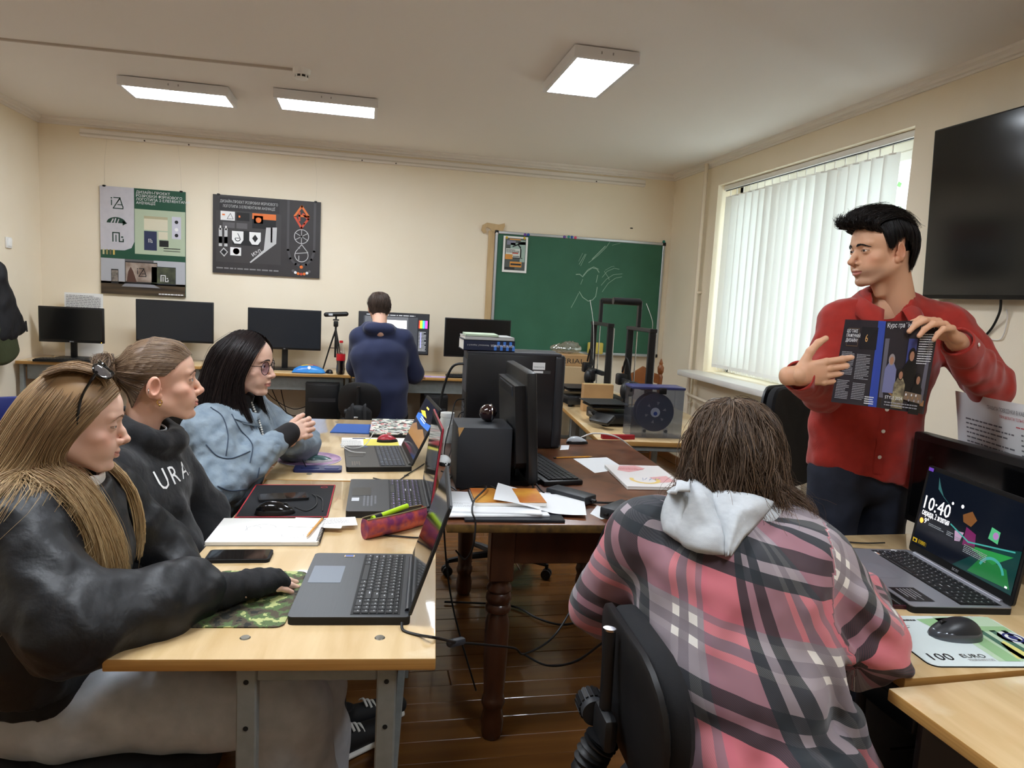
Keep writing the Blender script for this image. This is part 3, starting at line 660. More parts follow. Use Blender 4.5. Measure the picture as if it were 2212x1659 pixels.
def desk(label, loc, rz, w, d, h=.75, group=None, inset=(.10, .10), bolts=True, legin=.03):
    """plywood top on two grey welded end frames; local x = width, y = length"""
    t = thing('desk', label, 'desk', loc, rz, group)
    b = MB().rbox((0, 0, h-.0125), (w, d, .025), .003, topm, seg=2)
    # lay the ply colour on the rim
    i = b.mi(edgem)
    top = b.build('tabletop', t); me = top.data
    for p in me.polygons:
        if abs(p.normal.z) < .5: p.material_index = i
    lx = (-w/2+inset[0]+.019, w/2-inset[1]-.019)
    for sy in (-1, 1):
        y = sy*(d/2-legin)
        for x in lx:
            lg_ = MB().rbox((x, y, (h-.025)/2), (.038, .03, h-.025), .003, greym, seg=1).build('leg', t)
            if sy < 0 and bolts:
                for z in (h-.055, h-.15): MB().cyl((x, y-.0155, z), (x, y-.0162, z), .005, M('hole_dark', (18, 18, 18), .8), n=10).build('bolt_hole', lg_)
                MB().ell((x, y-.016, .35), (.009, .006, .009), boltm, 10, 6).build('bolt', lg_)
        MB().rbox(((lx[0]+lx[1])/2, y, h-.04), (lx[1]-lx[0]-.038, .028, .028), .003, greym, seg=1).build('crossbar', t)
    for x in lx: MB().rbox((x, 0, .16), (.025, d-2*legin-.03, .025), .003, greym, seg=1).build('stretcher', t)
    for x in lx:
        for sy in (-1, 1): MB().lathe([(0, 0), (.011, 0), (.009, .0018), (0, .002)], boltm, (x-.02, sy*(d/2-.085), h), 12).build('screw_head', t)
    return t
desk('yellow plywood desk in the left foreground with the big black laptop', (-.096, 1.98, 0), -.093, .615, 1.30, group='plywood desks', inset=(.236, .075))
desk('yellow plywood desk behind the foreground one, denim jacket girl leaning on it', (-.005, 3.29, 0), -.05, .63, 1.29, group='plywood desks', inset=(.15, .075))
# right desks
desk('yellow plywood desk under the silver laptop at right', (1.60, 1.555, 0), .02, 1.10, .82, group='plywood desks', inset=(.42, .1))
desk('yellow plywood desk cut by the bottom right corner, level joint to the next', (1.565, .70, 0), .04, 1.10, .86, group='plywood desks', inset=(.42, .1))
desk('yellow plywood desk with the printers below the window', (1.68, 4.08, 0), -.10, .84, 1.34, group='plywood desks', inset=(.1, .1))
# back desks
def back_desk(label, x0, x1, h=.75, y0=6.06):
    t = desk(label, ((x0+x1)/2, (y0+YB-.02)/2, 0), PI/2, YB-.02-y0, x1-x0, h, 'desks along the back wall', inset=(.03, .03), bolts=False)
    MB().rbox((-(YB-.02-y0)/2+.06, 0, h-.085), (.018, x1-x0-.12, .12), .003, greym, seg=1).build('apron', t)
back_desk('back wall desk at the far left under the small monitor', -2.63, -1.30, .785)
back_desk('back wall desk carrying the cola bottle and tripod', -1.29, -.12)
back_desk('back wall desk where the boy in navy draws', -.11, 1.06)
back_desk('back wall desk behind the tall computer case', 1.07, 2.0)

# dark antique table with turned legs
dkw = M('dark_walnut', (86, 50, 30), .30, noise_=(5, (52, 28, 18), .3), coat=.15, stretch=(3, .6, 1), bump=(30, .15, .002))
veneer = bpy.data.materials.new('walnut_veneer'); veneer.use_nodes = True; q = NT(veneer); MATS['walnut_veneer'] = veneer
tc = q.new('ShaderNodeTexCoord'); mp = q.new('ShaderNodeMapping'); mp.inputs['Rotation'].default_value = (0, 0, .785); mp.inputs['Scale'].default_value = (5, 5, 5); q.link(tc.outputs['Object'], mp.inputs[0])
ck_ = q.new('ShaderNodeTexChecker'); ck_.inputs['Scale'].default_value = 1.4; ck_.inputs[1].default_value = lin((92, 54, 34)); ck_.inputs[2].default_value = lin((74, 42, 27)); q.link(mp.outputs[0], ck_.inputs[0])
n1 = q.new('ShaderNodeTexNoise'); n1.inputs['Scale'].default_value = 9; n1.inputs['Detail'].default_value = 8; q.link(tc.outputs['Object'], n1.inputs['Vector'])
r1 = q.new('ShaderNodeValToRGB'); r1.color_ramp.elements[0].position = .35; r1.color_ramp.elements[1].position = .7; q.link(n1.outputs['Fac'], r1.inputs[0])
mx = q.new('ShaderNodeMix', data_type='RGBA'); mx.inputs[7].default_value = lin((118, 74, 48)); q.link(ck_.outputs[0], mx.inputs[6]); q.link(r1.outputs[0], mx.inputs[0]); q.link(mx.outputs[2], q.b.inputs['Base Color']); q.b.inputs['Roughness'].default_value = .34
CT = thing('antique_table', 'dark brown antique table with turned legs and worn rim', 'table', (.775, 2.735, 0), -.05)
tw, td, TZ = .975, 1.37, .765
wornm = M('worn_rim', (112, 84, 34), .6, noise_=(40, (58, 40, 18), .25))
b = MB().rbox((0, 0, TZ-.014), (tw, td, .028), .004, veneer); i = b.mi(wornm); o = b.build('tabletop', CT)
for p in o.data.polygons:
    if abs(p.normal.z) < .5: p.material_index = i
for sy in (-1, 1): MB().rbox((0, sy*(td/2-.10), TZ-.095), (.52, .024, .13), .003, dkw, seg=1).build('apron', CT)
for sx in (-1, 1): MB().rbox((sx*.285, 0, TZ-.095), (.024, td-.25, .13), .003, dkw, seg=1).build('apron', CT)
lp = [(.028, 0), (.034, .02), (.036, .06), (.03, .10), (.034, .112), (.037, .125), (.034, .14), (.031, .15), (.034, .20), (.037, .30), (.0375, .40), (.031, .43), (.030, .436), (.0385, .442), (.040, .452), (.038, .462), (.033, .468), (.0395, .478), (.0405, .488), (.038, .50), (.034, .506), (.039, .515), (.038, .525), (.033, .532), (.031, .545), (.034, .552)]
lp = [(r*1.06, z) for r, z in lp]
for sx in (-1, 1):
    for sy in (-1, 1):
        b = MB(); c = (sx*.30, sy*(td/2-.11), 0); b.lathe(lp, dkw, c, 24); b.rbox((c[0], c[1], (.55+TZ-.028)/2), (.078, .078, TZ-.028-.55), .004, dkw, seg=1); b.build('turned_leg', CT)

# office chairs
cbk = M('chair_black_plastic', (20, 20, 22), .5); cfab = M('chair_black_fabric', (24, 25, 28), .9, bump=(500, .4, .001)); chrome = M('chrome', (200, 200, 204), .15, 1)
def office_chair(label, loc, rz, seat_z=.46, fab=None, shell=True, base=True, back=True, backw=.42, backh=.33, backz=.80, backy=-.235, tilt=.08, hi=False):
    fab = fab or cfab
    t = thing('office_chair', label, 'chair', loc, rz)
    MB().slab((0, 0, seat_z-.03), (.45, .43, .05), .12, fab).ell((0, 0, seat_z-.01), (.20, .19, .022), fab).build('seat', t)
    MB().slab((0, 0, seat_z-.065), (.40, .38, .02), .1, cbk).build('seat_pan', t)
    if back:
        R = rotm(-tilt, 0, 0)
        def bend(b):
            for i, v in enumerate(b.v):
                x, y, z = v; b.v[i] = (x, y+.9*x*x*.7, z)
            return b
        def plate(th, w, h, r, mt, y):
            b = MB(); P = []
            for (sx, sy, a0) in ((1, 1, 0), (-1, 1, 90), (-1, -1, 180), (1, -1, 270)):
                for k in range(6): a = math.radians(a0+18*k); P.append((sx*(w/2-r)+r*math.cos(a), sy*(h/2-r)+r*math.sin(a)))
            n = len(P); ring = lambda s_, yy: [(x*s_, yy+.55*(x*s_)**2, z*s_) for x, z in P]
            V = []; rows = [(0.02, y-th/2), (.5, y-th/2), (.96, y-th/2+.001), (1, y-th/4), (1, y+th/4), (.96, y+th/2), (.5, y+th/2+.006), (.02, y+th/2+.008)]
            for s_, yy in rows: V += ring(s_, yy)
            Fs = [(a*n+i, a*n+(i+1) % n, (a+1)*n+(i+1) % n, (a+1)*n+i) for a in range(len(rows)-1) for i in range(n)]
            Fs += [tuple(range(n-1, -1, -1)), tuple(range(len(V)-n, len(V)))]
            return b.add(V, [f_[::-1] for f_ in Fs], mt)
        plate(.045, backw, backh, .11, fab, .012).build('back_cushion', t, loc=(0, backy, backz), rot=(tilt, 0, 0))
        if shell: plate(.02, backw+.012, backh+.012, .115, cbk, -.022).build('back_shell', t, loc=(0, backy, backz), rot=(tilt, 0, 0))
        # spine: flat bar, hinge block, corrugated bellows
        yb_ = backy-.05
        MB().tube([(0, yb_-.006, backz+.12), (0, yb_-.004, backz-.04)], .013, cbk, 12, flat=.6).tube([(0, yb_-.0065, backz+.1215), (0, yb_-.006, backz+.117)], .0135, chrome, 12, flat=.62).build('spine_bar', t)
        hb = MB().rbox((0, yb_-.002, backz-.075), (.085, .03, .07), .014, cbk).build('hinge_block', t)
        kb = MB()
        for k in range(18): a = 2*PI*k/18; kb.box((-.075, yb_-.01+.026*math.cos(a), backz-.075+.026*math.sin(a)), (.035, .006, .006), cbk, R=rotm(a, 0, 0))
        kb.cyl((-.04, yb_-.01, backz-.075), (-.094, yb_-.01, backz-.075), .026, M('knob_grey', (52, 54, 58), .45), n=24); kb.build('knob', hb)
        path = wire([(0, yb_-.004, backz-.10), (0, yb_-.03, backz-.17), (0, yb_-.028, seat_z-.08), (0, yb_+.03, seat_z-.135), (0, -.10, seat_z-.13)], 22)
        MB().tube(path, [.030+.0045*math.sin(i*1.9) for i in range(len(path))], cbk, 16).build('bellows', t)
        MB().rbox((0, -.1, seat_z-.105), (.05, .26, .03), .008, cbk).build('back_arm', t)
    MB().tube([(.0, .02, seat_z-.07), (0, .02, .12)], [.028, .022], cbk, 14).lathe([(.035, .08), (.04, .10), (.03, .16), (.025, .26)], cbk, (0, .02, 0), 16).build('gas_column', t)
    if base:
        for k in range(5):
            a = 2*PI*k/5+.3; d = Vector((math.cos(a), math.sin(a), 0)); p = Vector((0, .02, .10))
            arm = MB().tube([p, p+d*.14+Vector((0, 0, -.005)), p+d*.27+Vector((0, 0, -.022))], [.022, .018, .013], cbk, 8).build('base_arm', t)
            e = Vector((0, .02, 0))+d*.275; s_ = Vector((-d.y, d.x, 0))
            c = MB().cyl(e+Vector((0, 0, .08)), e+Vector((0, 0, .05)), .009, cbk, n=8)
            for q_ in (-1, 1): c.cyl(e+s_*q_*.006+Vector((0, 0, .027)), e+s_*q_*.022+Vector((0, 0, .027)), .026, cbk, n=16)
            c.build('castor', arm)
    return t
office_chair('black task chair with ribbed stem and knob under the plaid shirt girl', (.76, 1.19, 0), math.radians(-93), .44, backz=.725, backy=-.24, backw=.36, backh=.25)
office_chair('black chair with tall rounded back beside the man in red', (1.99, 2.66, 0), math.radians(-150), .46, backw=.46, backh=.46, backz=.90, backy=-.23)
office_chair('black round chair seat under the blonde girl', (-.52, 1.64, 0), math.radians(-80), .46, back=False)
office_chair('dark office chair behind the girl in the black hoodie', (-.70, 2.16, 0), math.radians(-80), .45, backz=.74, backy=-.24)
office_chair('dark office chair behind the girl in denim', (-.66, 2.80, 0), math.radians(-80), .46, backz=.74)
office_chair('black chair under the boy in navy at the back desk', (.02, 5.50, 0), math.radians(-12), .46, backz=.65, backy=-.26, backw=.30, backh=.28)
office_chair('black castor chair tucked behind the dark antique table', (.72, 3.62, 0), math.radians(172), .46, backz=.86, backh=.36)

# blue chair at the left edge
t = thing('blue_chair', 'blue plastic chair at the left edge by the jacket', 'chair', (-2.05, 4.45, 0), .5)
bm_ = M('blue_plastic', (34, 48, 128), .5)
MB().rbox((0, 0, .45), (.42, .42, .03), .012, bm_).build('seat', t); MB().rbox((0, -.21, .68), (.42, .03, .20), .012, bm_).build('backrest', t)
for sx in (-1, 1):
    for sy in (-1, 1): MB().tube([(sx*.18, sy*.18, .44), (sx*.2, sy*.21, 0)], .011, greym, 8).build('leg', t)
    MB().tube([(sx*.19, -.205, .45), (sx*.19, -.21, .74)], .011, greym, 8).build('back_post', t)
# carved wooden chair in the far corner
t = thing('carved_wooden_chair', 'carved orange-brown wooden chair back with turned finial in the corner', 'chair', (2.36, 5.45, 0), .35)
ow = M('carved_wood', (150, 88, 40), .35, noise_=(8, (112, 60, 26), .3))
MB().rbox((0, 0, .45), (.42, .42, .035), .01, ow).build('seat', t)
for sx in (-1, 1):
    MB().lathe([(.018, 0), (.02, .44), (.022, .5), (.017, .55), (.02, .80), (.024, .86), (.016, .88), (.026, .90), (.028, .94), (.014, .965), (.017, .975), (.009, 1.0), (.004, 1.015)], ow, (sx*.20, .19, 0), 16).build('back_post', t)
    MB().lathe([(.016, 0), (.021, .2), (.02, .44)], ow, (sx*.19, -.19, 0), 14).build('leg', t)
P = [(-.18, 0), (-.18, .08), (-.10, .10), (0, .15), (.10, .10), (.18, .08), (.18, 0), (.08, .02), (0, -.01), (-.08, .02)]
MB().prism(P, -.011, .011, ow, R=rotm(PI/2, 0, 0), c=(0, .19, .80)).build('crest_rail', t)
MB().rbox((0, .19, .62), (.37, .02, .05), .006, ow).build('back_slat', t)
# ================================================================== people: shared builders
from mathutils.bvhtree import BVHTree
def skin_mat():
    return M('skin', (224, 178, 150), .48, attr='tint', sss=.12, bump=(420, .12, .001), spec=.4)
def unit(v): v = Vector(v); return v.normalized()
def frame(o, fwd, up=(0, 0, 1), sc=1.0):
    """matrix with local +Y along fwd, +Z near up"""
    f = unit(fwd); r = f.cross(Vector(up)).normalized(); u = r.cross(f)
    m = (Matrix((r, f, u)).transposed()*sc).to_4x4(); m.translation = Vector(o); return m
def xfm(P, m):
    A = np.array(m.to_3x3()); return P@A.T+np.array(m.translation)
def head_mesh(neck=(0, -.045, -.2), skin=(226, 182, 156), lip=(196, 110, 104), male=False, lid=.0042, iris=(70, 90, 90), smile=0., mouth=.0018, nose=1.0, gaze=(0, 0), h=.0017, neckr=.05, jaw=1.0, blush=1.0):
    s = SDF((-.1, -.13, -.235), (.1, .135, .135), h)
    s.ell((0, -.008, .028), (.0735, .092, .083), .0)
    s.ell((0, .028, .034), (.062, .057, .052), .02)
    s.ell((0, .028, -.035), (.056, .056, .064), .02)
    s.ell((0, .012, -.052), (.056*jaw, .058, .045), .02)
    s.ell((0, .050, -.062), (.034, .0385, .034), .015)
    for e in (-1, 1):
        s.cap((e*.052*jaw, -.012, -.05), (e*.022*jaw, .055, -.0985), .013, .013, .018)
        s.ell((e*.046, .048, -.026), (.017, .019, .014), .02)
        s.cap((e*.010, .0815, .017), (e*.044, .068, .0205), .0075 if not male else .009, .006, .012)
        s.ell((e*.028, .058, -.052), (.018, .02, .022), .02)
    s.ell((0, .0665, -.0995), (.019*jaw, .0185, .0145), .014)
    s.cap((0, -.028, -.03), neck, neckr+.004, neckr, .028)
    if male: s.cap((0, .012, -.11), (0, .004, -.14), .016, .014, .02)
    for e in (-1, 1):
        s.ell((e*.0315, .0915, -.001), (.0185, .0145, .0115), .010, 's')
        s.ell((e*.031, .0695, -.001), .0139, .004)
    # nose
    n = nose
    s.cap((0, .0795, .006), (0, .089+.003*n, -.017), .0065, .0075, .008)
    s.cap((0, .089+.003*n, -.017), (0, .0935+.0085*n, -.0335), .0075, .0088, .007)
    s.ell((0, .0955+.0085*n, -.0355), (.0095, .0085, .008), .005)
    for e in (-1, 1): s.ell((e*.0112*max(1, n), .0890, -.0392), (.0064, .0095, .0068), .006)
    s.cap((0, .094+.004*n, -.043), (0, .087, -.047), .0055, .006, .005)
    for e in (-1, 1): s.ell((e*.0065, .096, -.0462), (.0034, .006, .0036), .002, 's')
    # lips
    sm = smile
    for e in (-1, 1):
        s.chain([(0, .0880, -.0640), (e*.007, .0882, -.0630), (e*.0225, .0772, -.0675+.006*sm)], [.0042, .0043, .0024], .004)
        s.chain([(0, .0870, -.0738), (e*.009, .0858, -.0731), (e*.021, .0772, -.0685+.006*sm)], [.0052, .0047, .0024], .004)
    s.cap((0, .0895, -.0885), (0, .083, -.0885), .004, .004, .006, 's')
    for e in (-1, 1): s.chain([(0, .0938, -.0688), (e*.010, .0918, -.0686), (e*.0245, .0800, -.0672+.007*sm)], [mouth, mouth, .0012], .0015, 's')
    # ears
    for e in (-1, 1):
        R = rotm(math.radians(-14), 0, e*math.radians(-22))
        s.ell((e*.0765, -.018, -.010), (.0075, .0185, .0305), .006, R=R)
        s.ell((e*.0725, -.008, -.034), (.0065, .010, .012), .006)
        s.ell((e*.084, -.0135, -.008), (.0065, .0115, .0205), .003, 's', R=R)
        s.ell((e*.0765, -.004, -.016), (.004, .006, .008), .003)
    # lid openings
    for e in (-1, 1):
        if lid > .001:
            s.ell((e*.0315, .0835, -.0012), (.0135, .0085, lid), .001, 's')
        s.chain([(e*.0175, .084, .0045), (e*.030, .0845, .0085), (e*.045, .075, .005)], [.0011]*3, .0015, 's')
    P, Fs = s.mesh()
    # skin colours
    C = np.tile(np.array(lin(skin)[:3]), (len(P), 1)); X, Y, Z = P.T
    def mix(wt, col): return C*(1-wt[:, None])+np.array(lin(col)[:3])*wt[:, None]
    g = lambda c, r: np.exp(-(((X-c[0])/r[0])**2+((Y-c[1])/r[1])**2+((Z-c[2])/r[2])**2))
    red = tuple(min(255, int(a*b)) for a, b in zip(skin, (1.0, .80, .78)))
    C = mix(.38*blush*(g((.045, .06, -.03), (.024, .03, .02))+g((-.045, .06, -.03), (.024, .03, .02))), red)
    C = mix(.22*blush*np.clip(g((0, .105, -.036), (.014, .02, .014)), 0, 1), red)
    C = mix(.5*np.clip(g((.082, -.015, -.008), (.02, .03, .04))+g((-.082, -.015, -.008), (.02, .03, .04)), 0, 1), red)
    C = mix(.35*np.clip(g((.033, .085, .0), (.018, .02, .012))+g((-.033, .085, .0), (.018, .02, .012)), 0, 1), tuple(int(a*.78) for a in skin))
    if male:
        st = np.clip((-.048-Z)/.02, 0, 1)*np.clip((Y-.0)/.03, 0, 1)*np.clip((Z+.135)/.02, 0, 1); C = mix(.30*st, (96, 84, 78))
    ax_ = np.clip(np.abs(X)/.0235, 0, 1); zc = -.0688+.006*sm*ax_**2; sh = np.sqrt(np.clip(1-ax_**2, 0, 1)); hh = np.where(Z > zc, .0068*sh+.0004, .0088*sh+.0004)
    lw = np.clip((hh-np.abs(Z-zc))/.0022+.3, 0, 1)*(np.abs(X) < .0235)*np.clip((Y-.072)/.004, 0, 1); C = mix(lw*.75, lip)
    C = mix(np.clip(1-np.abs(Z+.0687-.007*sm*(np.clip(np.abs(X)/.0245, 0, 1))**1.5)/.0018, 0, 1)*(np.abs(X) < .024)*(Y > .076)*.8, (90, 40, 40))
    for e in (-1, 1):  # lash line and crease
        d = np.sqrt(((X-e*.0315)/.0145)**2+((Z+.0012)/(max(lid, .0015)+.0012))**2)
        C = mix(np.clip(1-np.abs(d-1)/.22, 0, 1)*(Y > .07)*(Z > -.0035)*.8, (52, 36, 32))
        C = mix(np.clip(1-np.sqrt((X-e*.0065)**2+(Z+.0462)**2)/.0045, 0, 1)*(Y > .086)*.7, (92, 46, 40))
    # eyeballs
    V = [P]; F2 = list(Fs); CC = [C]; k = len(P)
    for e in (-1, 1):
        c = np.array((e*.031, .0693, -.001)); r = .0128; nu, nv = 24, 20
        gd = np.array((gaze[0], 1., gaze[1]), float); gd /= np.linalg.norm(gd)
        ax = Vector(gd); a = Vector((0, 0, 1)); u = ax.cross(a).normalized(); v = u.cross(ax)
        pts = []; cols = []
        for j in range(nv+1):
            th = PI*j/nv
            for q_ in range(nu):
                ph = 2*PI*q_/nu
                pts.append(c+r*(math.cos(th)*np.array(ax)+math.sin(th)*(math.cos(ph)*np.array(u)+math.sin(ph)*np.array(v))))
                cols.append(lin((14, 12, 12))[:3] if th < .22 else (lin(iris)[:3] if th < .50 else lin((214, 206, 202))[:3]))
        F2 += [(k+j*nu+q_, k+j*nu+(q_+1) % nu, k+(j+1)*nu+(q_+1) % nu, k+(j+1)*nu+q_) for j in range(nv) for q_ in range(nu)]
        V.append(np.array(pts)); CC.append(np.array(cols)); k += len(pts)
    return np.vstack(V), F2, np.vstack(CC)
def push_sdf(P, sdfs, m=.004, it=4):
    """slide world points out of cloth fields"""
    m = np.broadcast_to(m, len(P))
    for s in sdfs:
        for _ in range(it):
            i = np.rint((P-s.lo)/s.h).astype(int); ok = ((i > 0) & (i < s.n-1)).all(1); j = i[ok]
            d = s.a[j[:, 0], j[:, 1], j[:, 2]]
            g = np.stack([s.a[j[:, 0]+1, j[:, 1], j[:, 2]]-s.a[j[:, 0]-1, j[:, 1], j[:, 2]], s.a[j[:, 0], j[:, 1]+1, j[:, 2]]-s.a[j[:, 0], j[:, 1]-1, j[:, 2]], s.a[j[:, 0], j[:, 1], j[:, 2]+1]-s.a[j[:, 0], j[:, 1], j[:, 2]-1]], 1)
            g /= np.linalg.norm(g, axis=1, keepdims=True)+1e-6
            P[ok] += g*np.clip(m[ok]-d, 0, .05)[:, None]
    return P
# ---- hair: sheets lofted between guide curves, carrying fine strands
def crom(P, n):
    P = np.array(P, float); Q = np.vstack([2*P[0]-P[1], P, 2*P[-1]-P[-2]]); t = np.linspace(0, len(P)-1-1e-9, n); i = t.astype(int); f = (t-i)[:, None]
    a, b, c, d = Q[i], Q[i+1], Q[i+2], Q[i+3]
    return .5*((2*b)+(c-a)*f+(2*a-5*b+4*c-d)*f**2+(3*b-a-3*c+d)*f**3)
def push(P, balls):
    """keep points outside ellipsoids (centre, radii)"""
    for c, r in balls:
        q = (P-np.array(c))/np.array(r); l = np.linalg.norm(q, axis=-1, keepdims=True); P = np.where(l < 1, np.array(c)+q/np.maximum(l, 1e-4)*np.array(r), P)
    return P
HEADBALL = [((0, -.008, .028), (.0765, .095, .086)), ((0, -.02, -.06), (.058, .055, .07))]
def hair_sheet(guides, n, K=14, jit=.004, wave=.0, wl=40, r=.0007, spread=.0, tip=.35, balls=HEADBALL, seed=1, surf=True, lift=.0, frizz=.0, nsurf=28, lenvar=.12, clump=0, world=None):
    """-> (verts, faces, rand) of strands plus the underlying sheet"""
    R = np.random.default_rng(seed)
    G = np.array([crom(g, K) for g in guides])                 # g,K,3
    D = np.array([crom(G[:, k], 64) for k in range(K)]).transpose(1, 0, 2)   # 64,K,3
    V = []; F_ = []; C = []; k0 = 0
    if surf:
        S = np.array([crom(G[:, k], nsurf) for k in range(K)]).transpose(1, 0, 2); S = push(S.reshape(-1, 3), balls).reshape(S.shape)
        V.append(S.reshape(-1, 3)); C.append(np.repeat(R.random(nsurf), K)*.5)
        F_ += [(a*K+b, (a+1)*K+b, (a+1)*K+b+1, a*K+b+1) for a in range(nsurf-1) for b in range(K-1)]; k0 = nsurf*K
    s = R.random(n)*62.999; i = s.astype(int); f = (s-i)[:, None, None]
    B = D[i]*(1-f)+D[i+1]*f
    T = np.linspace(0, 1, K)
    if clump:
        ci = (s/63*clump).astype(int); sc = np.minimum((ci+.2+.6*R.random(clump)[ci])/clump*63, 62.99); j = sc.astype(int); g = (sc-j)[:, None, None]; w_ = (.8*T**.8)[None, :, None]
        B = B*(1-w_)+(D[j]*(1-g)+D[j+1]*g)*w_
    cut = 1-lenvar*R.random(n)
    for q in range(n):
        if cut[q] < .999: B[q] = np.array([np.interp(T*cut[q], T, B[q][:, c]) for c in range(3)]).T
    amp = (.35+.65*T)[None, :, None]
    off = R.normal(size=(n, 1, 3))*jit*amp
    off = off+R.normal(size=(n, 1, 3))*frizz*(T**2)[None, :, None]
    if wave:
        ph = R.random((n, 1, 3))*6.28; fq = wl*(.7+.6*R.random((n, 1, 1)))
        if clump: ph = (R.random((clump, 1, 3))*6.28)[ci]; fq = (wl*(.7+.6*R.random((clump, 1, 1))))[ci]
        off = off+wave*np.sin(T[None, :, None]*fq*.3+ph)*amp
    B = push((B+off).reshape(-1, 3), balls).reshape(B.shape)
    if world:
        mt, sd, cm = world; A = np.array(mt.to_3x3()); W_ = xfm(B.reshape(-1, 3), mt); mg = np.repeat(cm*(.3+2.2*R.random(n)), K)
        for it in range(3):
            W_ = push_sdf(W_, sd, mg, 3); Q_ = W_.reshape(n, K, 3); S_ = Q_.copy(); S_[:, 1:-1] = .25*Q_[:, :-2]+.5*Q_[:, 1:-1]+.25*Q_[:, 2:]; W_ = S_.reshape(-1, 3)
        B = ((W_-np.array(mt.translation))@np.linalg.inv(A).T).reshape(n, K, 3)
    tg = np.gradient(B, axis=1); tg /= np.linalg.norm(tg, axis=2, keepdims=True)+1e-9
    u = np.cross(tg, R.normal(size=(n, 1, 3))); u /= np.linalg.norm(u, axis=2, keepdims=True)+1e-9
    w = np.cross(tg, u); rad = r*(1-(1-tip)*T**2)[None, :, None]
    ring = np.stack([B+rad*u, B+rad*(-.5*u+.866*w), B+rad*(-.5*u-.866*w)], axis=2)   # n,K,3,3
    V.append(ring.reshape(-1, 3)); C.append(np.repeat(R.random(n), K*3))
    base = k0+(np.arange(n)[:, None, None]*K+np.arange(K-1)[None, :, None])*3+np.arange(3)[None, None, :]
    nx = k0+(np.arange(n)[:, None, None]*K+np.arange(K-1)[None, :, None])*3+((np.arange(3)+1) % 3)[None, None, :]
    F_ += np.stack([base, nx, nx+3, base+3], -1).reshape(-1, 4).tolist()
    return np.vstack(V), F_, np.concatenate(C)
def hair_join(parts):
    V = []; F_ = []; C = []; k = 0
    for v, f, c in parts:
        V.append(v); F_ += [tuple(a+k for a in q) for q in f]; C.append(c); k += len(v)
    return np.vstack(V), F_, np.concatenate(C)
def scalp_cap(keep, r=(.0785, .0970, .0875), c=(0, -.008, .028), shade=.2, nu=72, nv=48):
    """opaque under-hair: the part of a skull ellipsoid where keep(x, y, z) holds"""
    V = np.array([(c[0]+r[0]*math.sin(PI*j/nv)*math.cos(2*PI*i/nu), c[1]+r[1]*math.sin(PI*j/nv)*math.sin(2*PI*i/nu), c[2]+r[2]*math.cos(PI*j/nv)) for j in range(nv+1) for i in range(nu)])
    k = np.array([bool(keep(*v)) for v in V]); F_ = []
    for j in range(nv):
        for i in range(nu):
            f = (j*nu+i, j*nu+(i+1) % nu, (j+1)*nu+(i+1) % nu, (j+1)*nu+i)
            if k[list(f)].all(): F_.append(f)
    return V, F_, np.full(len(V), shade)
def collar_strip(root, nb, up, back, side, mat, rt=.064, rl=.090, a1=150, name='collar', zt=(.045, .008), zl=(.0, -.048), fl=.03):
    """turned-down shirt collar: stand edge down to leaf edge, points dropping at the front"""
    b = MB(); V = []; n = 36; up = Vector(up).normalized(); bk = Vector(back).normalized(); sd = Vector(side).normalized()
    for i in range(n+1):
        a = math.radians(-a1+2*a1*i/n); f = abs(a)/math.radians(a1); d = bk*math.cos(a)+sd*math.sin(a)
        top = nb+d*rt+up*(zt[0]+(zt[1]-zt[0])*f**2); mid = nb+d*(rt+.010)+up*(zt[0]+.003+(zt[1]-zt[0])*f**2)
        low = nb+d*(rl+fl*f**4)+up*(zl[0]+(zl[1]-zl[0])*f**3)
        inn = nb+d*(rt-.001)+up*(zl[0]-.01)
        for p in (inn, top, mid, (mid+low)/2+d*.006, low): V.append(p-root.location)
    b.add(V, [(5*i+k, 5*i+5+k, 5*i+6+k, 5*i+1+k) for i in range(n) for k in range(4)], mat); o = b.build(name, root, smooth=60); o.modifiers.new('thickness', 'SOLIDIFY').thickness = .003; return o
def hair_mat(name, rough=.42):
    m = M(name, (100, 80, 60), rough, attr='tint', spec=.35)
    return m
def hair_obj(name, parts, stops, mat, parent, mtx, zfade=None):
    """stops: list of colours picked by each strand's random number; zfade=(z0, z1, colours) blends towards other colours down the length"""
    V, F_, c = hair_join(parts); A = np.array([lin(s)[:3] for s in stops]); t = c*(len(A)-1.001); i = t.astype(int); f = (t-i)[:, None]
    col = A[i]*(1-f)+A[i+1]*f
    if zfade:
        B = np.array([lin(s)[:3] for s in zfade[2]]); w = np.clip((zfade[0]-V[:, 2])/(zfade[0]-zfade[1]), 0, 1)[:, None]; col = col*(1-w)+(B[i]*(1-f)+B[i+1]*f)*w
    return mesh_obj(name, xfm(V, mtx)-np.array(parent.location), F_, mat, parent, col)
def brow(e, P, tk=.0022, n=60, z=.0185, lift=.0, seed=3, col=None):
    """fine hairs along the brow ridge (head space)"""
    R = random.Random(seed); b = MB()
    for i in range(n):
        t = i/n; x = e*(.011+.036*t); zz = z+.0045*math.sin(PI*min(1, t*1.1))-.003*t+lift+R.uniform(-1, 1)*.0021*(1-t*.7)
        d = Vector((e*(.35+.65*t), -.25*t, .75*(1-t)-.25)).normalized()*.0075
        q = P[(np.abs(P[:, 0]-x) < .0022) & (np.abs(P[:, 2]-zz) < .0022) & (P[:, 1] > .03)]; y = float(q[:, 1].max()) if len(q) else .08
        d.y = -.45*t*.0075
        p = Vector((x, y+.0004, zz)); b.tube([p, p+d*.5+Vector((0, .0006, 0)), p+d], [tk*.35, tk*.3, tk*.08], col, 3, caps=False)
    return b
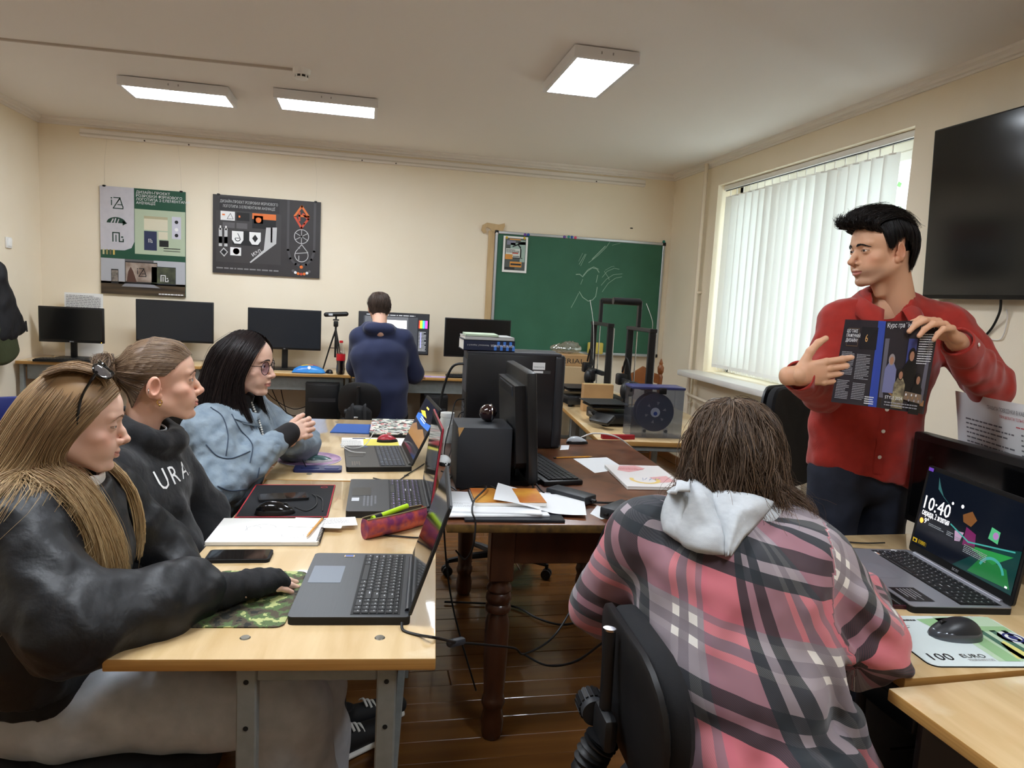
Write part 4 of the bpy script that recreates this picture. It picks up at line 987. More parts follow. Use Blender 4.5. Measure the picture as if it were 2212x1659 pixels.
# ---- hands
def hand_sdf(s, wrist, fwd, palm, thumb_side, curl=(.3, .35, .4, .45), spread=.10, thumb=(.5, .2), size=1.0, k=.004, bend=0.0):
    """wrist position; fwd = towards the knuckles; palm = direction the palm faces; thumb_side = +1/-1 picks which edge the thumb leaves from"""
    f = unit(fwd); pn = Vector(palm); pn = (pn-f*pn.dot(f)).normalized(); sd = f.cross(pn)*thumb_side; w = Vector(wrist); z = size
    L = lambda a, b, c: tuple(w+z*(f*a+sd*b+pn*c))
    s.ecap(L(-.03, 0, 0), L(.012, 0, 0), (.027*z, .021*z), (.028*z, .019*z), sd, .008)
    s.ecap(L(.01, 0, 0), L(.072, .003, 0), (.029*z, .016*z), (.036*z, .0125*z), sd, .01)
    s.ell(L(.03, .022, .008), (.024*z, .016*z, .016*z), .012, R=Matrix((f, sd, pn)).transposed())
    s.ell(L(.035, -.022, .007), (.024*z, .013*z, .013*z), .012, R=Matrix((f, sd, pn)).transposed())
    lens = ((.044, .026, .022), (.049, .030, .023), (.045, .028, .022), (.035, .021, .019))
    for i in range(4):
        b0 = (.030-.0195*i); base = .086-(.006 if i == 0 else (.0 if i == 1 else (.004 if i == 2 else .014)))
        p = Vector((base, b0, -.001)); a = -bend; r = (.0088, .0090, .0085, .0074)[i]; c = curl[i]; sp_ = spread*(1.5-i)/1.5
        pts = [Vector((.05, b0*.9, 0)), p]
        for j, l in enumerate(lens[i]):
            a += c*(1.0, 1.1, .75)[j]; d = Vector((math.cos(a)*math.cos(sp_), math.sin(sp_)*math.cos(a*.6), math.sin(a))); p = p+d*l; pts.append(p)
        rr = [r*1.05, r*1.12, r*1.02, r*.93, r*.78]
        s.chain([L(*q) for q in pts], [x*z for x in rr], k)
        s.ell(L(*pts[1]), (r*1.16*z,)*3, k)
        s.ell(L(*(pts[2])), (r*1.07*z,)*3, k)
    ab, op_ = thumb
    p = Vector((.018, .026, .006)); d0 = Vector((math.cos(ab), math.sin(ab), op_)).normalized(); q1 = p+d0*.042; d1 = Vector((math.cos(ab*.75), math.sin(ab*.75), op_*.9)).normalized(); q2 = q1+d1*.032; d2 = Vector((math.cos(ab*.45), math.sin(ab*.45), op_*.8)).normalized(); q3 = q2+d2*.024
    s.chain([L(*a_) for a_ in (p, q1, q2, q3)], [.0145*z, .0115*z, .0102*z, .0082*z], k+.002)
    return s
def hand_mesh(wrist, elbow, fwd, palm, thumb_side, skin=(226, 182, 156), h=.0019, armr=(.027, .033), **kw):
    w = Vector(wrist); lo = [a-.2 for a in w]; hi = [a+.2 for a in w]
    s = SDF(lo, hi, h); e = Vector(elbow); e2 = w+(e-w).normalized()*min(.13, (e-w).length)
    sz = kw.get('size', 1)
    s.cap(w+(e-w).normalized()*.01, e2, armr[0]*sz, armr[1]*sz, .01)
    hand_sdf(s, w, fwd, palm, thumb_side, **kw)
    P, Fs = s.mesh(); n = wav(P, 5, lo=60, hi=200)
    c = np.array(lin(skin)[:3]); C = np.tile(c, (len(P), 1))*(1+.07*n[:, None]); C[:, 1:] *= (1-.05*np.clip(n, 0, 1))[:, None]
    return P, Fs, C
def join_body(root, name, parts, mat):
    V = []; F_ = []; C = []; k = 0
    for v, f, c in parts:
        V.append(v); F_ += [tuple(a+k for a in q) for q in f]; C.append(c if np.ndim(c) == 2 else np.tile(np.array(lin(c)[:3]), (len(v), 1))); k += len(v)
    return mesh_obj(name, np.vstack(V)-np.array(root.location), F_, mat, root, np.vstack(C))
def cloth(root, name, sdf, mat, wr=(), uvf=None, smooth_it=0, cols=None, colf=None):
    """garment from an SDF; wr = list of (seed, amplitude, low freq, high freq, direction weights, mask function)"""
    P, Fs = sdf.mesh()
    for seed, amp, lo, hi, dw, msk in wr:
        N = vnorm(P, Fs); d = wav(P, seed, lo=lo, hi=hi, dirw=dw); d = np.where(d > 0, d, d*.6)*amp
        if msk is not None: d = d*msk(P)
        P = P+N*d[:, None]
    uv = uvf(P, vnorm(P, Fs)) if uvf else None
    if colf is not None: cols = colf(P)
    return mesh_obj(name, P-np.array(root.location), Fs, mat, root, cols=cols, uv=uv)

def seam(root, obj, lines, r, mat, name='seam', off=.0012):
    """stitched seams laid on a garment where the photo shows them"""
    T = BVHTree.FromPolygons([v.co+root.location for v in obj.data.vertices], [tuple(p.vertices) for p in obj.data.polygons]); o = Vector((0, 0, CAMZ))
    for L in lines:
        pts = []
        for px, py in crom([(a, b, 0) for a, b in L], 4*len(L))[:, :2]:
            h, n, i, d = T.ray_cast(o, (at(float(px), float(py), y=1)-o).normalized())
            if h is not None and (not pts or (h+n*off-root.location-pts[-1]).length < .06): pts.append(h+n*off-root.location)
        if len(pts) > 2: MB().tube(pts, r, mat, 5).build(name, root)
# ================================================================== people
SK = skin_mat()
def mir(G): return [[(-x, y, z) for x, y, z in g] for g in G]
def person(label, loc):
    t = thing('person', label, 'person', loc); return t
def place_head(root, mtx, parts, browcol, brow_kw=None, **kw):
    P, Fs, C = head_mesh(**kw)
    parts.append((xfm(P, mtx), Fs, C))
    if browcol:
        for e in (-1, 1):
            b = brow(e, P, col=browcol, **(brow_kw or {})); mesh_obj('eyebrow', xfm(np.array(b.v), mtx)-np.array(root.location), b.f, browcol, root)
def part_mb(root, b, name, mtx, parent=None):
    """mesh built in head space -> child of the person"""
    b.v = [tuple((mtx @ Vector(v))-root.location) for v in b.v]; return b.build(name, parent or root)
def body_lo(parts, s, skin):
    P, Fs = s.mesh(); parts.append((P, Fs, skin))
def project(prn, obj, dirn, off=.0015):
    """press flat lettering on to a cloth surface along dirn"""
    me = obj.data; T = BVHTree.FromPolygons([v.co+obj.parent.location for v in me.vertices], [tuple(p.vertices) for p in me.polygons])
    d = Vector(dirn).normalized(); out = []
    for v in prn.b.v:
        h, n, i, ds = T.ray_cast(Vector(v)-d*.3, d)
        out.append(tuple((h-d*off) if h is not None else Vector(v)))
    prn.b.v = out
jeanm = lambda n, c, c2: M(n, c, .85, noise_=(26, c2, .3), bump=(900, .35, .0008))
shoe_blk = M('shoe_black', (24, 24, 26), .6); shoe_wht = M('shoe_white', (224, 222, 216), .6); shoe_red = M('shoe_red', (168, 30, 44), .6)
def shoe(root, heel, toe, r=.042, up=None):
    h = Vector(heel); t = Vector(toe); d = (t-h).normalized()
    lo = [min(a, b)-.1 for a, b in zip(h, t)]; hi = [max(a, b)+.1 for a, b in zip(h, t)]
    s = SDF(lo, hi, .005); s.ecap(h+Vector((0, 0, .05)), t+Vector((0, 0, .036)), (.036, .05), (.040, .03), d.cross(Vector((0, 0, 1))), .01); s.cap(h+Vector((0, 0, .06)), h+Vector((0, 0, .11))+d*.02, .036, .036, .02); s.cut((h.x, h.y, min(h.z, t.z)+.012), (0, 0, -1))
    o = cloth(root, 'shoe', s, shoe_blk)
    s2 = SDF(lo, hi, .005); s2.ecap(h+Vector((0, 0, .014)), t+Vector((0, 0, .014)), (.041, .016), (.045, .016), d.cross(Vector((0, 0, 1))), .01)
    so = cloth(root, 'shoe_sole', s2, shoe_wht)
    b = MB(); sd = d.cross(Vector((0, 0, 1)))
    for k in range(6):
        c = h+(t-h)*(.42+.075*k)+Vector((0, 0, .098-.009*k)); b.tube(wire([c-sd*.026-Vector((0, 0, .012)), c+Vector((0, 0, .004)), c+sd*.026-Vector((0, 0, .012))], 4), .004, shoe_wht, 6, flat=.5)
    b.v = [tuple(Vector(v)-root.location) for v in b.v]; b.build('shoe_laces', root)

# ------------------------------------------------------------------ 1. blonde girl, black bomber jacket
SKA = (232, 190, 168)
root = person('girl with long blonde hair and sunglasses on her head, black bomber jacket', (-.60, 1.58, 0)); G1 = root
HM = frame((-.608, 1.668, 1.142), (.97, .22, -.12), (.06, 0, 1), .96)
parts = []
place_head(root, HM, parts, M('brow_fair', (132, 98, 72), .7), dict(tk=.0017), neck=(0, -.06, -.19), skin=SKA, lip=(198, 120, 112), lid=.0014, smile=1.0, nose=.92, mouth=.0013, neckr=.045)
pel, chest, nb = Vector((-.66, 1.66, .56)), Vector((-.645, 1.665, .87)), Vector((-.632, 1.662, 1.0))
shR, elR, wrR = Vector((-.655, 1.50, .955)), Vector((-.530, 1.400, .795)), Vector((-.295, 1.560, .795))
shL, elL, wrL = Vector((-.63, 1.83, .955)), Vector((-.52, 1.90, .78)), Vector((-.42, 1.85, .70))
P, Fs, C = hand_mesh(wrR+Vector((.02, .016, -.006)), elR, (.80, .60, -.10), (.05, .1, -1), 1, skin=SKA, curl=(.10, .12, .14, .16), size=.93, thumb=(.6, .1)); parts.append((P, Fs, C))
s = SDF((-.85, 1.3, .35), (.1, 2.0, 1.1), .012); s.ecap(pel, chest, (.15, .10), (.14, .10), (0, 1, 0)); s.cap(chest, nb, .08, .05); s.chain([shR, elR, wrR], [.045, .038, .026]); s.chain([shL, elL, wrL], [.045, .038, .026]); s.cap(shR, shL, .05, .05)
body_lo(parts, s, SKA); join_body(root, 'body', parts, SK)
bomb = M('bomber_nylon', (20, 21, 24), .5, bump=(11, .45, .02)); ribm = M('rib_knit_black', (20, 20, 22), .8, bump=(400, .5, .002))
s = SDF((-.98, 1.15, .42), (.0, 2.05, 1.15), .007)
s.ecap(pel+Vector((0, 0, .04)), chest, (.20, .150), (.185, .135), (0, 1, 0), .03)
s.ecap(chest, nb+Vector((0, 0, -.03)), (.17, .115), (.085, .075), (0, 1, 0), .05); s.cap(shR+Vector((0, .03, 0)), shL+Vector((0, -.03, 0)), .076, .076, .05)
s.chain([shR, elR], [.078, .080], .035); s.chain([elR, elR.lerp(wrR, .55), wrR-Vector((.035, .024, 0))], [.080, .066, .052], .03); s.chain([shL, elL, wrL], [.078, .072, .05], .03)
s.ell((-.65, 1.50, .72), (.09, .08, .15), .05)
# gathers at the elbow bend and along the forearm
ax = (wrR-elR).normalized(); side = Vector((0, -1, .3)).normalized()
for k, (f_, r_) in enumerate(((.10, .07), (.30, .062), (.52, .055), (.74, .045))):
    c = elR.lerp(wrR, f_); w = ax.cross(side).normalized(); s.cap(c-w*.055+side*.012+ax*.02, c+w*.05+side*.028-ax*.03, .028, .024, .035)
for a_, b_ in (((-.64, 1.43, .88), (-.54, 1.42, .85)), ((-.64, 1.40, .84), (-.55, 1.37, .79)), ((-.60, 1.44, .93), (-.54, 1.46, .89))): s.cap(a_, b_, .016, .010, .04)
s.cut((0, 0, .545), (-.10, 0, -1)); s.ell((-.600, 1.662, 1.05), (.058, .056, .075), .01, 's')
jk = s
cloth(root, 'bomber_jacket', s, bomb, [(1, .007, 22, 70, (1, 1, 1.4), None), (2, .0035, 70, 170, (1, 1, 1), None)])
s = SDF((-.44, 1.42, .70), (-.15, 1.75, .9), .004); s.chain([wrR-Vector((.05, .034, -.002)), wrR+Vector((.006, .004, -.004))], [.042, .038], .01); s.chain([wrR+Vector((.0, .0, -.004)), wrR+Vector((.062, .046, -.006))], [.034, .033], .008); s.ell(wrR+Vector((.085, .060, -.005)), (.05, .036, .024), .012, R=rotm(0, 0, .63)); s.chain([wrR+Vector((.07, .025, -.008)), wrR+Vector((.13, .075, -.018))], [.022, .012], .01)
cloth(root, 'knit_cuff', s, ribm, [(4, .0015, 200, 400, (1, .4, 0), None)])
s = SDF((-.92, 1.25, .46), (-.25, 1.95, .66), .006); s.ecap(pel+Vector((0, 0, -.035)), pel+Vector((0, 0, .02)), (.206, .156), (.206, .156), (0, 1, 0), .01); s.cut((0, 0, .512), (-.10, 0, -1)); s.cut((0, 0, .562), (.10, 0, 1))
cloth(root, 'waistband', s, ribm, [(5, .003, 60, 300, (1, 1, 0), None)])
s = SDF((-.74, 1.54, .92), (-.48, 1.80, 1.10), .004); s.ecap((-.615, 1.662, .97), (-.606, 1.664, 1.045), (.062, .058), (.055, .052), (0, 1, 0), .008); s.ecap((-.612, 1.662, 1.01), (-.602, 1.664, 1.09), (.050, .046), (.050, .046), (0, 1, 0), .0, 's'); s.cut((-.60, 0, 1.035), (.25, 0, 1))
cloth(root, 'white_collar', s, M('white_knit', (222, 218, 212), .85), [(6, .003, 60, 200, (1, 1, .3), None)])
zp = MB()
for k in range(38):
    f_ = k/37; c = Vector((-.562+.050*math.sin(f_*1.9), 1.615-.02*f_, .99-.26*f_)); zp.box(c-root.location, (.006, .007, .004), chrome)
zo = zp.build('zip', root)
jn = jeanm('jeans_light', (188, 192, 198), (164, 168, 174))
s = SDF((-.90, 1.40, .02), (.10, 2.0, .66), .009)
s.ecap(pel+Vector((-.03, 0, -.02)), pel+Vector((.05, 0, -.03)), (.185, .10), (.18, .09), (0, 1, 0), .03)
knR, knL = Vector((-.15, 1.545, .53)), Vector((-.12, 1.76, .53))
s.chain([pel+Vector((.0, -.08, -.02)), knR], [.105, .088], .03); s.chain([pel+Vector((.0, .08, -.02)), knL], [.10, .085], .03)
s.chain([knR, (-.135, 1.58, .30), (-.12, 1.60, .05)], [.088, .095, .11], .03); s.chain([knL, (-.11, 1.78, .3), (-.10, 1.79, .05)], [.085, .09, .10], .03)
cloth(root, 'jeans', s, jn, [(7, .009, 30, 90, (1, 1, 1), None)])
# hair
RG = [[(.026, .076, .074), (.066, .050, .040), (.079, .004, -.028), (.074, -.020, -.08), (.076, .010, -.13), (.084, .075, -.19), (.082, .105, -.27), (.072, .115, -.36)],
      [(.022, .055, .096), (.074, .020, .045), (.087, -.028, -.03), (.086, -.040, -.08), (.092, -.02, -.135), (.108, .035, -.19), (.112, .075, -.26), (.105, .09, -.34)],
      [(.016, .015, .114), (.079, -.020, .052), (.094, -.055, -.03), (.100, -.075, -.09), (.135, -.095, -.145), (.185, -.10, -.20), (.215, -.10, -.27), (.225, -.10, -.34)],
      [(.008, -.03, .115), (.070, -.070, .052), (.088, -.105, -.03), (.098, -.128, -.09), (.135, -.155, -.145), (.170, -.170, -.20), (.190, -.175, -.27), (.195, -.175, -.35)],
      [(0, -.06, .102), (.035, -.106, .05), (.045, -.135, -.03), (.052, -.162, -.09), (.065, -.185, -.145), (.075, -.20, -.20), (.08, -.21, -.28), (.08, -.215, -.36)]]
G = RG+mir(RG)[::-1][1:]
hb = [((0, -.008, .028), (.079, .098, .089)), ((0, -.02, -.06), (.060, .058, .07))]
hp = [scalp_cap(lambda x, y, z: y < .060 and (z > .02 or y < .0), (.0772, .0962, .0872), shade=.3), hair_sheet(G, 6500, K=20, jit=.0040, wave=.0025, wl=22, r=.0011, balls=hb, seed=1, surf=False, clump=90, world=(HM, [jk], .008)), hair_sheet(RG[:4], 1200, K=20, jit=.007, wave=.004, r=.0007, balls=hb, seed=2, surf=False, world=(HM, [jk], .010))]
hp.append(hair_sheet([[(x, .074-.02*abs(x)/.03, .080-.012*abs(x)/.03), (x*1.3, .04, .108), (x*1.6, -.02, .122), (x*1.7, -.07, .098)] for x in (-.034, -.02, -.006, .006, .02, .034)], 700, K=10, jit=.003, r=.0009, balls=hb, seed=3))
hm = hair_mat('hair_strands')
hair_obj('hair', hp, ((128, 100, 70), (158, 126, 90), (112, 88, 64), (178, 148, 108)), hm, root, HM, zfade=(-.02, -.22, ((186, 152, 104), (212, 184, 136), (164, 132, 90), (226, 202, 158))))
# sunglasses pushed up on the hair
sg = thing('sunglasses', 'black sunglasses pushed up on the blonde hair', 'sunglasses', HM @ Vector((0, .045, .125)))
blkg = M('gloss_black', (12, 12, 13), .12); lens = M('lens_dark', (70, 66, 66), .05, spec=.8, alpha=1)
A3 = HM.to_3x3() @ rotm(math.radians(52), 0, 0)
def local(b): b.v = [tuple(A3 @ Vector(v)) for v in b.v]; return b
for e in (-1, 1):
    ring = [(e*.034+.030*math.cos(a)+e*.003*math.sin(a), .012*(abs(.034+e*.03*math.cos(a))/.06)**2*-1, .021*math.sin(a)+.003*math.cos(a)*e) for a in np.linspace(0, 2*PI, 28)]
    local(MB().tube(ring, .0026, blkg, 6)).build('rim', sg)
    local(MB().add([(e*.034, .0, 0)]+ring[:-1], [(0, i, i % 27+1) for i in range(1, 28)], lens)).build('lens', sg)
    local(MB().tube(wire([(e*.064, -.008, .008), (e*.074, -.03, .002), (e*.080, -.07, -.012), (e*.082, -.115, -.045)], 5), [.003]*16, blkg, 6)).build('temple_arm', sg)
local(MB().tube([(-.006, .002, .006), (0, .004, .009), (.006, .002, .006)], .0022, blkg, 6)).build('bridge', sg)

# ------------------------------------------------------------------ 2. girl with bun, black hoodie
SKB = (226, 180, 156)
root = person('girl with brown hair in a bun, black hoodie with white lettering', (-.62, 2.09, 0))
HM = frame((-.552, 2.085, 1.180), (.955, .29, .06), (-.02, 0, 1)); parts = []
place_head(root, HM, parts, M('brow_brown', (108, 80, 62), .7), dict(tk=.0019), neck=(0, -.07, -.19), skin=SKB, lip=(196, 116, 112), lid=.0046, smile=.7, nose=.82, mouth=.0014, iris=(96, 116, 126), gaze=(.1, .1), neckr=.044)
pel, chest, nb = Vector((-.66, 2.08, .56)), Vector((-.625, 2.09, .87)), Vector((-.612, 2.09, 1.0))
shR, elR, wrR = Vector((-.645, 1.93, .945)), Vector((-.575, 1.90, .72)), Vector((-.47, 1.97, .60)); shL, elL, wrL = Vector((-.61, 2.25, .945)), Vector((-.50, 2.32, .73)), Vector((-.42, 2.2, .62))
s = SDF((-.9, 1.8, .4), (-.2, 2.5, 1.06), .012); s.ecap(pel, chest, (.14, .10), (.14, .10), (0, 1, 0)); s.cap(chest, nb, .08, .05); s.chain([shR, elR, wrR], [.045, .038, .026]); s.chain([shL, elL, wrL], [.045, .038, .026]); s.cap(shR, shL, .05, .05)
body_lo(parts, s, SKB); join_body(root, 'body', parts, SK)
hood = M('hoodie_black', (17, 17, 20), .88, bump=(22, .5, .012), sheen=.15)
s = SDF((-.95, 1.72, .42), (-.20, 2.5, 1.10), .007)
s.ecap(pel, chest, (.205, .17), (.205, .145), (0, 1, 0), .03); s.ecap(chest, nb, (.17, .12), (.085, .078), (0, 1, 0), .05); s.cap(shR, shL, .078, .078, .05)
s.chain([shR, elR, wrR], [.082, .076, .06], .035); s.chain([shL, elL, wrL], [.082, .076, .06], .035); s.ell((-.50, 2.02, .70), (.08, .10, .10), .05)
# hood roll round the neck and down the back
ring = [Vector((-.598, 2.09, 1.015))+Vector((.078*math.cos(a), .082*math.sin(a), .028-.034*math.cos(a))) for a in np.linspace(-2.6, 2.6, 12)]; s.chain(ring, [.030]*12, .02)
s.ell((-.705, 2.09, .98), (.07, .095, .06), .03, R=rotm(0, -.4, 0)); s.ell((-.585, 2.088, 1.055), (.057, .056, .07), .01, 's')
for a_, b_ in (((-.56, 1.86, .87), (-.50, 1.94, .80)), ((-.55, 1.85, .80), (-.49, 1.92, .72)), ((-.49, 2.02, .84), (-.46, 2.1, .72))): s.cap(a_, b_, .022, .012, .03)
ho = cloth(root, 'hoodie', s, hood, [(11, .007, 25, 80, (1, 1, 1), None), (12, .002, 80, 160, (1, 1, 1), None)])
pr = Print((-.30, 2.0, .8), (.14, .985, 0), (0, 0, 1)); lw = M('print_white', (228, 228, 228), .7)
o_ = at(385, 1020, y=2.02)
pr = Print(o_, (.50, .86, .08), (-.25, -.0, .97)); 
for ch, u, sz in (('U', -.070, .075), ('R', -.018, .070), ('A', .026, .066), ('I', .074, .064)): pr.text(ch, u, -.03, sz, lw, 'L', sx=.85)
project(pr, ho, tuple((o_-Vector((0, 0, CAMZ))).normalized()*.35+Vector((-.75, .25, 0)))); pr.b.v = [tuple(Vector(v)-root.location) for v in pr.b.v]; pr.build('lettering', root)
nk = MB().tube([Vector((-.594, 2.088, 1.055))-root.location+Vector((.056*math.cos(a), .055*math.sin(a), -.014*math.cos(a))) for a in np.linspace(0, 2*PI, 40)], .0028, M('necklace_blue', (150, 176, 196), .3, noise_=(300, (230, 232, 230), .1)), 6); nk.build('necklace', root)
s = SDF((-.9, 1.85, .03), (.1, 2.4, .66), .010); s.ecap(pel+Vector((-.03, 0, -.02)), pel+Vector((.05, 0, -.03)), (.18, .10), (.175, .09), (0, 1, 0), .03)
for dy in (-.08, .08): s.chain([pel+Vector((0, dy, -.02)), (-.20, 2.09+dy*1.1, .53), (-.09, 2.13+dy*1.0, .07)], [.10, .08, .07], .03)
cloth(root, 'trousers', s, M('trousers_black', (22, 22, 25), .85), [(13, .006, 30, 90, (1, 1, 1), None)])
shoe(root, (-.10, 2.08, .0), (.10, 2.22, 0)); shoe(root, (-.06, 2.22, 0), (.14, 2.34, 0))
HL = [(0, .081, .070), (.030, .074, .066), (.050, .056, .057), (.062, .032, .040), (.069, .010, .022), (.0725, -.006, .026), (.074, -.030, .010), (.066, -.052, -.022), (.040, -.070, -.062), (0, -.074, -.072)]
def slick(h, t):
    h = np.array(h); e = np.array((0, -.102, .034)); m1 = h*.62+e*.38; m2 = h*.28+e*.72
    c = np.array((0, -.008, .028)); rr = np.array((.0775, .0965, .0875))
    out = [h]
    for m_ in (m1, m2): q_ = (m_-c)/rr; out.append(c+q_/np.linalg.norm(q_)*rr)
    out.append(e); return [tuple(p) for p in out]
RG = [slick(h, 0) for h in HL]; G = mir(RG)[::-1]+RG[1:]
hb2 = [((0, -.004, .029), (.0785, .0985, .0895)), ((0, -.02, -.06), (.050, .05, .07))]
hp = [scalp_cap(lambda x, y, z: (z > .062 and y < .07) or (z > .03 and y < .04) or (y < .0 and z > .0) or (y < -.05 and z > -.05), (.0768, .0968, .0878), (0, -.004, .029)), hair_sheet(G, 3200, K=12, jit=.0016, r=.0009, balls=hb2, seed=5, nsurf=70, lenvar=0), hair_sheet(G, 160, K=12, jit=.005, r=.0004, frizz=.008, balls=hb2, seed=6, surf=False)]
bun = []
for k in range(9):
    th = k*2*PI/9; bun.append([tuple(np.array((0, -.122, .036))+np.array((.036*math.cos(a+th)*math.cos(.5*math.sin(2*a)), -.006+.028*math.sin(a*1.0+th*2)*.7, .036*math.sin(a+th)))) for a in np.linspace(0, 4.4, 7)])
hp.append(hair_sheet(bun, 900, K=12, jit=.005, wave=.004, r=.0009, balls=[((0, -.122, .036), (.028, .024, .028))], seed=7, surf=False))
b = MB().ell((0, -.120, .036), (.032, .028, .032), hm); hp.append((np.array(b.v), b.f, np.full(len(b.v), .3)))
hair_obj('hair', hp, ((88, 68, 52), (120, 96, 74), (66, 50, 40), (158, 132, 104)), hm, root, HM)
er = MB().tube([(.0765, -.006+.006*math.cos(a), -.050+.006*math.sin(a)) for a in np.linspace(0, 6.28, 16)], .0016, M('gold', (214, 180, 110), .2, 1), 6).ell((.079, -.006, -.058), .0035, MATS['gold'], 10, 8); part_mb(root, er, 'earring', HM)
er = MB().tube([(.079+.004*math.cos(a), -.030, -.018+.006*math.sin(a)) for a in np.linspace(0, 6.28, 16)], .0012, chrome, 6); part_mb(root, er, 'ear_cuff', HM)

# ------------------------------------------------------------------ 3. girl with glasses, denim jacket
SKC = (230, 188, 166)
root = person('girl with long black hair and round glasses, washed denim jacket', (-.52, 2.75, 0))
HM = frame((-.428, 2.735, 1.168), (.955, -.26, -.06), (.02, -.02, 1)); parts = []
place_head(root, HM, parts, M('brow_dark', (52, 38, 34), .7), dict(tk=.002), neck=(0, -.06, -.19), skin=SKC, lip=(190, 108, 104), lid=.0042, smile=.1, nose=.85, mouth=.001, iris=(60, 44, 36), neckr=.044, blush=.5)
pel, chest, nb = Vector((-.56, 2.77, .56)), Vector((-.49, 2.76, .87)), Vector((-.475, 2.755, 1.0))
shR, elR, wrR = Vector((-.53, 2.60, .945)), Vector((-.475, 2.545, .775)), Vector((-.285, 2.72, .90)); shL, elL, wrL = Vector((-.43, 2.91, .945)), Vector((-.255, 2.965, .815)), Vector((-.275, 2.80, .865))
P, Fs, C = hand_mesh(wrR, elR, (.80, .25, .30), (.2, .95, -.15), 1, skin=SKC, curl=(.75, .8, .85, .9), size=.95, thumb=(.5, .5)); parts.append((P, Fs, C))
s = SDF((-.8, 2.4, .4), (-.1, 3.1, 1.06), .012); s.ecap(pel, chest, (.14, .10), (.14, .10), (.2, 1, 0)); s.cap(chest, nb, .08, .05); s.chain([shR, elR, wrR], [.045, .038, .026]); s.chain([shL, elL, wrL], [.045, .038, .026]); s.cap(shR, shL, .05, .05)
body_lo(parts, s, SKC); join_body(root, 'body', parts, SK)
denim = M('denim_washed', (112, 130, 146), .85, noise_=(26, (156, 170, 180), .35), bump=(24, .5, .012))
seam_m = M('denim_seam', (66, 78, 94), .85)
turtle = M('turtleneck_black', (30, 27, 28), .85, bump=(500, .4, .001))
s = SDF((-.80, 2.45, .45), (-.25, 3.05, 1.10), .008); s.ecap(pel, chest, (.16, .12), (.16, .125), (.2, 1, 0), .03); s.ecap(chest, nb+Vector((0, 0, -.02)), (.14, .105), (.075, .065), (.2, 1, 0), .05); s.cap(nb+Vector((.005, 0, -.03)), nb+Vector((.025, -.005, .055)), .057, .052, .01)
s.cut(nb+Vector((.02, 0, .058)), (.2, 0, 1)); cloth(root, 'turtleneck', s, turtle, [(21, .003, 40, 120, (1, 1, 1.5), None)])
s = SDF((-.86, 2.35, .45), (-.08, 3.15, 1.06), .006)
s.ecap(pel+Vector((0, 0, .03)), chest, (.195, .155), (.19, .15), (.2, 1, 0), .03); s.ecap(chest, nb+Vector((0, 0, -.045)), (.165, .125), (.11, .085), (.2, 1, 0), .05); s.cap(shR, shL, .076, .076, .05)
s.chain([shR, elR, elR.lerp(wrR, .80)], [.078, .080, .050], .03); s.chain([shL, elL, elL.lerp(wrL, .75)], [.078, .075, .05], .03)
ax = (wrR-elR).normalized()
for f_ in (.02, .22, .42, .6): c = elR.lerp(wrR, f_); w = ax.cross(Vector((.3, -1, .2))).normalized(); s.cap(c-w*.045+Vector((0, -.04, 0)), c+w*.05+Vector((0, -.035, .01))-ax*.03, .026-.012*f_, .016, .022)
for a_, b_ in (((-.53, 2.53, .90), (-.44, 2.55, .86)), ((-.53, 2.50, .84), (-.43, 2.53, .82)), ((-.55, 2.62, .80), (-.44, 2.62, .68)), ((-.28, 2.93, .90), (-.20, 2.99, .86))): s.cap(a_, b_, .02, .012, .025)
s.cap((-.33, 2.715, 1.02), (-.335, 2.735, .50), .052, .062, .012, 's'); s.ell((-.455, 2.75, 1.03), (.085, .075, .075), .015, 's'); s.cut((0, 0, .56), (0, 0, -1))
dj = cloth(root, 'denim_jacket', s, denim, [(22, .008, 30, 100, (1, 1, 1.4), None), (23, .0035, 90, 240, (1, 1, 1), None)])
seam(root, dj, [[(455, 880), (480, 900), (492, 940), (488, 985)], [(500, 895), (520, 930), (545, 960), (540, 1000)], [(445, 960), (470, 985), (500, 990), (540, 975)], [(560, 1010), (552, 1050), (545, 1085)], [(470, 1050), (500, 1060), (540, 1055)], [(505, 905), (540, 915), (560, 905)], [(600, 870), (625, 880), (645, 905)]], .0022, seam_m)
s = SDF((-.42, 2.58, .74), (-.2, 2.85, 1.0), .004); a0 = elR.lerp(wrR, .70); a1 = elR.lerp(wrR, .82); s.chain([a0, a1], [.052, .049], .006); s.chain([elR.lerp(wrR, .80), wrR+ax*.012], [.041, .037], .006)
cloth(root, 'sleeve_cuff', s, denim, [(24, .003, 90, 260, (1, 1, 1), None)])
s = SDF((-.42, 2.58, .74), (-.2, 2.85, 1.0), .004); s.chain([elR.lerp(wrR, .84), wrR+ax*.02], [.045, .041], .006); cloth(root, 'knit_cuff', s, turtle, [])
cp = []
for e in (-1, 1):
    b = MB(); c0 = nb+Vector((.035, e*.07, -.005)); b.add([c0+Vector((-.03, e*.025, .025))-root.location, c0+Vector((.03, -e*.022, .004))-root.location, c0+Vector((.065, e*.01, -.055))-root.location, c0+Vector((.02, e*.062, -.035))-root.location, c0+Vector((-.035, e*.06, .0))-root.location], [(0, 1, 2, 3, 4)], denim); o = b.build('collar', root); o.modifiers.new('thickness', 'SOLIDIFY').thickness = .006
b = MB()
for k in range(24):
    f_ = k/23; c = nb+Vector((.062+.055*math.sin(f_*1.6), -.022-.028*f_, .03-.19*f_)); b.ell(c-root.location, .0042, M('pearl', (224, 220, 212), .25), 8, 6)
b.build('bead_necklace', root)
s = SDF((-.8, 2.5, .03), (.15, 3.05, .66), .010); s.ecap(pel+Vector((-.03, 0, -.02)), pel+Vector((.05, 0, -.03)), (.18, .10), (.175, .09), (0, 1, 0), .03)
